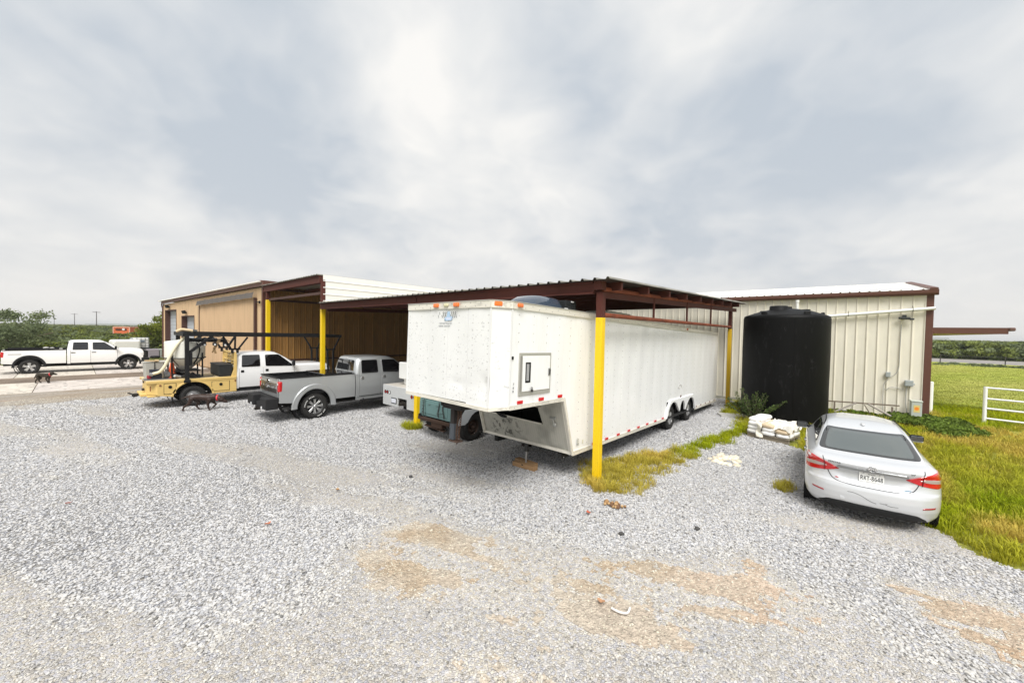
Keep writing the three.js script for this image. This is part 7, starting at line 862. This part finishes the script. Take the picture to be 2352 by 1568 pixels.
{
  const t = thing('caged_tank', 'white plastic tank in a wire cage behind the hood of the far white pickup', 'caged tank', [-53.5, 0.72, -4.35], 0.12);
  part('bottle', rbox(1.0, 1.0, 1.2, 0, 0.62, 0, 0.1), M(0.80, 0.80, 0.78, 0.4), t); const cg = []; for (let k = 0; k <= 4; k++) { const u = -0.6 + k * 0.3; for (const d of [0.53, -0.53]) cg.push(span(d - 0.012, d + 0.012, 0.1, 1.16, u - 0.012, u + 0.012)); } for (let k = 0; k <= 4; k++) { const v = 0.14 + k * 0.25; cg.push(span(0.52, 0.54, v - 0.012, v + 0.012, -0.62, 0.62), span(-0.54, -0.52, v - 0.012, v + 0.012, -0.62, 0.62), span(-0.53, 0.53, v - 0.012, v + 0.012, 0.61, 0.635), span(-0.53, 0.53, v - 0.012, v + 0.012, -0.635, -0.61)); } for (const u of [-0.3, 0, 0.3]) for (const d of [0.622, -0.622]) cg.push(span(u - 0.012, u + 0.012, 0.1, 1.16, d - 0.012, d + 0.012)); part('cage', merge(cg), M(0.22, 0.24, 0.26, 0.4, 0.5), t); part('pallet_base', merge(span(-0.55, 0.55, 0, 0.1, -0.63, 0.63)), M(0.06, 0.065, 0.07, 0.6), t); part('label', span(0.535, 0.545, 0.72, 0.90, -0.25, 0.25), M(0.16, 0.2, 0.25, 0.5), t); part('valve', rbox(0.12, 0.16, 0.22, 0.58, 0.24, 0.3, 0.02), black, t);
  const w = thing('white_tank_trailer', 'low white tank on a trailer behind the far white pickup', 'tank trailer', [-53.2, 0, -3.3], 0.12);
  part('tank', rbox(1.7, 1.02, 2.0, 0, 1.16, 0, 0.22), M(0.80, 0.79, 0.74, 0.5), w); part('bed', span(-0.9, 0.9, 0.6, 0.72, -2.6, 1.4), M(0.08, 0.075, 0.07, 0.7), w); for (const z of [-0.5, 0.5]) for (const x of [0.85, -0.85]) wheel(w, x, 0.36, z, { R: 0.36, rim: 0.2, w: 0.22, style: 'steel' });
}
{
  const t = thing('block_barrier', 'grey stained concrete block barrier between the far pickup and the tan workshop', 'barrier', [-50.5, 0, -5.7], 0.1), r = rng(361);
  for (let k = 0; k < 5; k++) part('block', rbox(0.7, 0.75 + 0.12 * r(), 0.86, 0, 0.4, -2.0 + k * 0.9, 0.05, 0, (r() - 0.5) * 0.15), M(0.28 + 0.1 * r(), 0.27 + 0.08 * r(), 0.25 + 0.07 * r(), 0.95), t); part('tyre', put(new THREE.TorusGeometry(0.27, 0.1, 8, 20), 0.9, 0.12, 0.7, Math.PI / 2), rubber, t); part('debris', merge(rbox(0.9, 0.1, 0.4, 1.0, 0.1, -0.4, 0.02, 0, 0.5), rbox(0.6, 0.08, 0.1, 1.2, 0.2, 0.1, 0.01, 0.2, 1)), M(0.2, 0.17, 0.14, 0.9), t);
}
{ const t = thing('cable_tangle', 'black cables and a lamp foot lying by the workshop sliding door', 'cables', [-33, 0, -5.1]); part('cable', merge(pipe([[0, 0.02, 0], [0.8, 0.03, 0.2], [1.6, 0.02, -0.1], [2.6, 0.03, 0.3], [3.8, 0.02, 0.1]], 0.03, 40, 6), pipe([[0.4, 0.02, 0.2], [0.2, 0.12, 0.5], [0.7, 0.05, 0.7], [1.2, 0.03, 0.4], [2.0, 0.05, 0.6]], 0.03, 30, 6)), black, t); part('foot', merge(rbox(0.4, 0.12, 0.3, -1.6, 0.07, -0.3, 0.04), rbox(0.35, 0.14, 0.3, 0.8, 0.08, 0.5, 0.05)), black, t); }
// ---------------------------------------------------------------- the two dogs
function dog(label, pos, turn, scale, bones, res, coat, collarAt, collarTilt, head) {
  const t = thing('dog', label, 'dog', pos, turn), E = 0.85, mc = new MarchingCubes(res, new THREE.MeshStandardMaterial(), false, false, 200000), f = mc.field, n = res; mc.isolation = 0;
  const segs = bones.map(([a, b]) => ({ a, b, d: [b[0] - a[0], b[1] - a[1], b[2] - a[2]] }));
  for (let k = 0; k < n; k++) for (let j = 0; j < n; j++) for (let i = 0; i < n; i++) {
    const x = (i / (n / 2) - 1) * E, y = (j / (n / 2) - 1) * E + 0.4, z = (k / (n / 2) - 1) * E; let acc = 9;
    if (Math.abs(z) < 0.3 && y > -0.08 && y < 0.9) for (const { a, b, d } of segs) { const l = d[0] * d[0] + d[1] * d[1] + d[2] * d[2], h = clamp(((x - a[0]) * d[0] + (y - a[1]) * d[1] + (z - a[2]) * d[2]) / l), dist = Math.hypot(x - a[0] - d[0] * h, y - a[1] - d[1] * h, z - a[2] - d[2] * h) - lerp(a[3], b[3], h), kk = 0.03, m = clamp(0.5 + 0.5 * (acc - dist) / kk); acc = lerp(acc, dist, m) - kk * m * (1 - m); }
    f[k * n * n + j * n + i] = -acc;
  }
  mc.update(); const g = new THREE.BufferGeometry(), c = mc.count; const p = Float32Array.from(mc.positionArray.subarray(0, c * 3)); for (let i = 0; i < c; i++) { p[i * 3] *= E; p[i * 3 + 1] = p[i * 3 + 1] * E + 0.4; p[i * 3 + 2] *= E; }
  g.setAttribute('position', new THREE.BufferAttribute(p.map((v) => v * scale), 3)); g.setAttribute('normal', new THREE.BufferAttribute(Float32Array.from(mc.normalArray.subarray(0, c * 3)), 3)); g.computeVertexNormals();
  part('body', smooth(g, 1.5), coat, t); const S = (v) => v * scale;
  part('collar', put(new THREE.TorusGeometry(S(collarAt[3]), S(0.016), 8, 24).scale(1, 1, 1.6), S(collarAt[0]), S(collarAt[1]), S(collarAt[2]), 0, Math.PI / 2, collarTilt), M(0.75, 0.05, 0.07, 0.5), t);
  part('nose', sph(S(0.02), S(head.nose[0]), S(head.nose[1]), S(head.nose[2])), black, t); for (const d of [1, -1]) part('eye', sph(S(0.012), S(head.eye[0]), S(head.eye[1]), S(d * head.eye[2])), M(0.01, 0.008, 0.006, 0.1), t);
  return t;
}
{
  const coat = M(0.030, 0.013, 0.008, 0.55, 0, { sheen: 0.3, sheenRoughness: 0.5 });
  const L = (pts) => pts.slice(1).map((b, i) => [pts[i], b]);
  const b1 = [...L([[-0.33, 0.50, 0, 0.095], [-0.05, 0.49, 0, 0.115], [0.20, 0.46, 0, 0.14], [0.36, 0.49, 0, 0.105], [0.50, 0.45, 0, 0.085], [0.60, 0.38, 0, 0.085]]), ...L([[0.60, 0.37, 0, 0.08], [0.70, 0.31, 0, 0.05], [0.76, 0.28, 0, 0.038]]), ...L([[-0.40, 0.54, 0, 0.032], [-0.52, 0.50, 0.02, 0.022], [-0.64, 0.46, 0.04, 0.012]]),
    ...L([[-0.30, 0.44, 0.08, 0.085], [-0.36, 0.28, 0.09, 0.05], [-0.52, 0.16, 0.09, 0.028], [-0.57, 0.04, 0.09, 0.024], [-0.51, 0.022, 0.09, 0.024]]), ...L([[-0.30, 0.44, -0.08, 0.085], [-0.14, 0.29, -0.09, 0.05], [-0.21, 0.15, -0.09, 0.028], [-0.13, 0.035, -0.09, 0.024], [-0.07, 0.022, -0.09, 0.024]]),
    ...L([[0.25, 0.40, 0.09, 0.07], [0.20, 0.25, 0.09, 0.04], [0.22, 0.12, 0.09, 0.028], [0.25, 0.03, 0.09, 0.024], [0.31, 0.022, 0.09, 0.024]]), ...L([[0.25, 0.40, -0.09, 0.07], [0.32, 0.27, -0.09, 0.04], [0.40, 0.20, -0.09, 0.026], [0.33, 0.11, -0.09, 0.024], [0.29, 0.09, -0.09, 0.02]]), ...L([[0.57, 0.46, 0.06, 0.025], [0.53, 0.38, 0.085, 0.022]]), ...L([[0.57, 0.46, -0.06, 0.025], [0.53, 0.38, -0.085, 0.022]])];
  dog('dark brown dog with a red collar walking head down beside the flatbed wheel', [-18.02, 0, -3.14], 1.06, 1.0, b1, 96, coat, [0.47, 0.45, 0, 0.098], -0.75, { nose: [0.79, 0.275, 0], eye: [0.665, 0.395, 0.062] });
  const b2 = [...L([[-0.30, 0.52, 0, 0.10], [-0.02, 0.50, 0, 0.12], [0.22, 0.49, 0, 0.14], [0.36, 0.55, 0, 0.1], [0.44, 0.60, -0.02, 0.085]]), ...L([[0.46, 0.60, -0.03, 0.085], [0.55, 0.56, -0.08, 0.05], [0.60, 0.54, -0.11, 0.04]]), ...L([[-0.38, 0.52, 0, 0.032], [-0.46, 0.38, 0, 0.022], [-0.50, 0.26, 0, 0.014]]), ...[1, -1].flatMap((d) => [...L([[-0.28, 0.44, d * 0.08, 0.085], [-0.22, 0.30, d * 0.09, 0.05], [-0.34, 0.17, d * 0.09, 0.03], [-0.30 - d * 0.05, 0.035, d * 0.09, 0.026], [-0.24 - d * 0.05, 0.022, d * 0.09, 0.025]]), ...L([[0.25, 0.42, d * 0.09, 0.07], [0.21, 0.27, d * 0.09, 0.042], [0.24 + d * 0.03, 0.13, d * 0.09, 0.03], [0.26 + d * 0.05, 0.03, d * 0.09, 0.026], [0.32 + d * 0.05, 0.022, d * 0.09, 0.025]]), ...L([[0.43, 0.67, d * 0.06, 0.026], [0.40, 0.60, d * 0.085, 0.022]])])];
  dog('dark dog with a pinkish red harness standing on the concrete drive at the far left', [-31.5, 0.015, 1.05], 0.9, 0.82, b2, 72, M(0.035, 0.028, 0.02, 0.6), [0.38, 0.56, 0, 0.105], -0.5, { nose: [0.64, 0.53, -0.13], eye: [0.52, 0.6, 0.05] });
}
renderer.render(scene, camera);
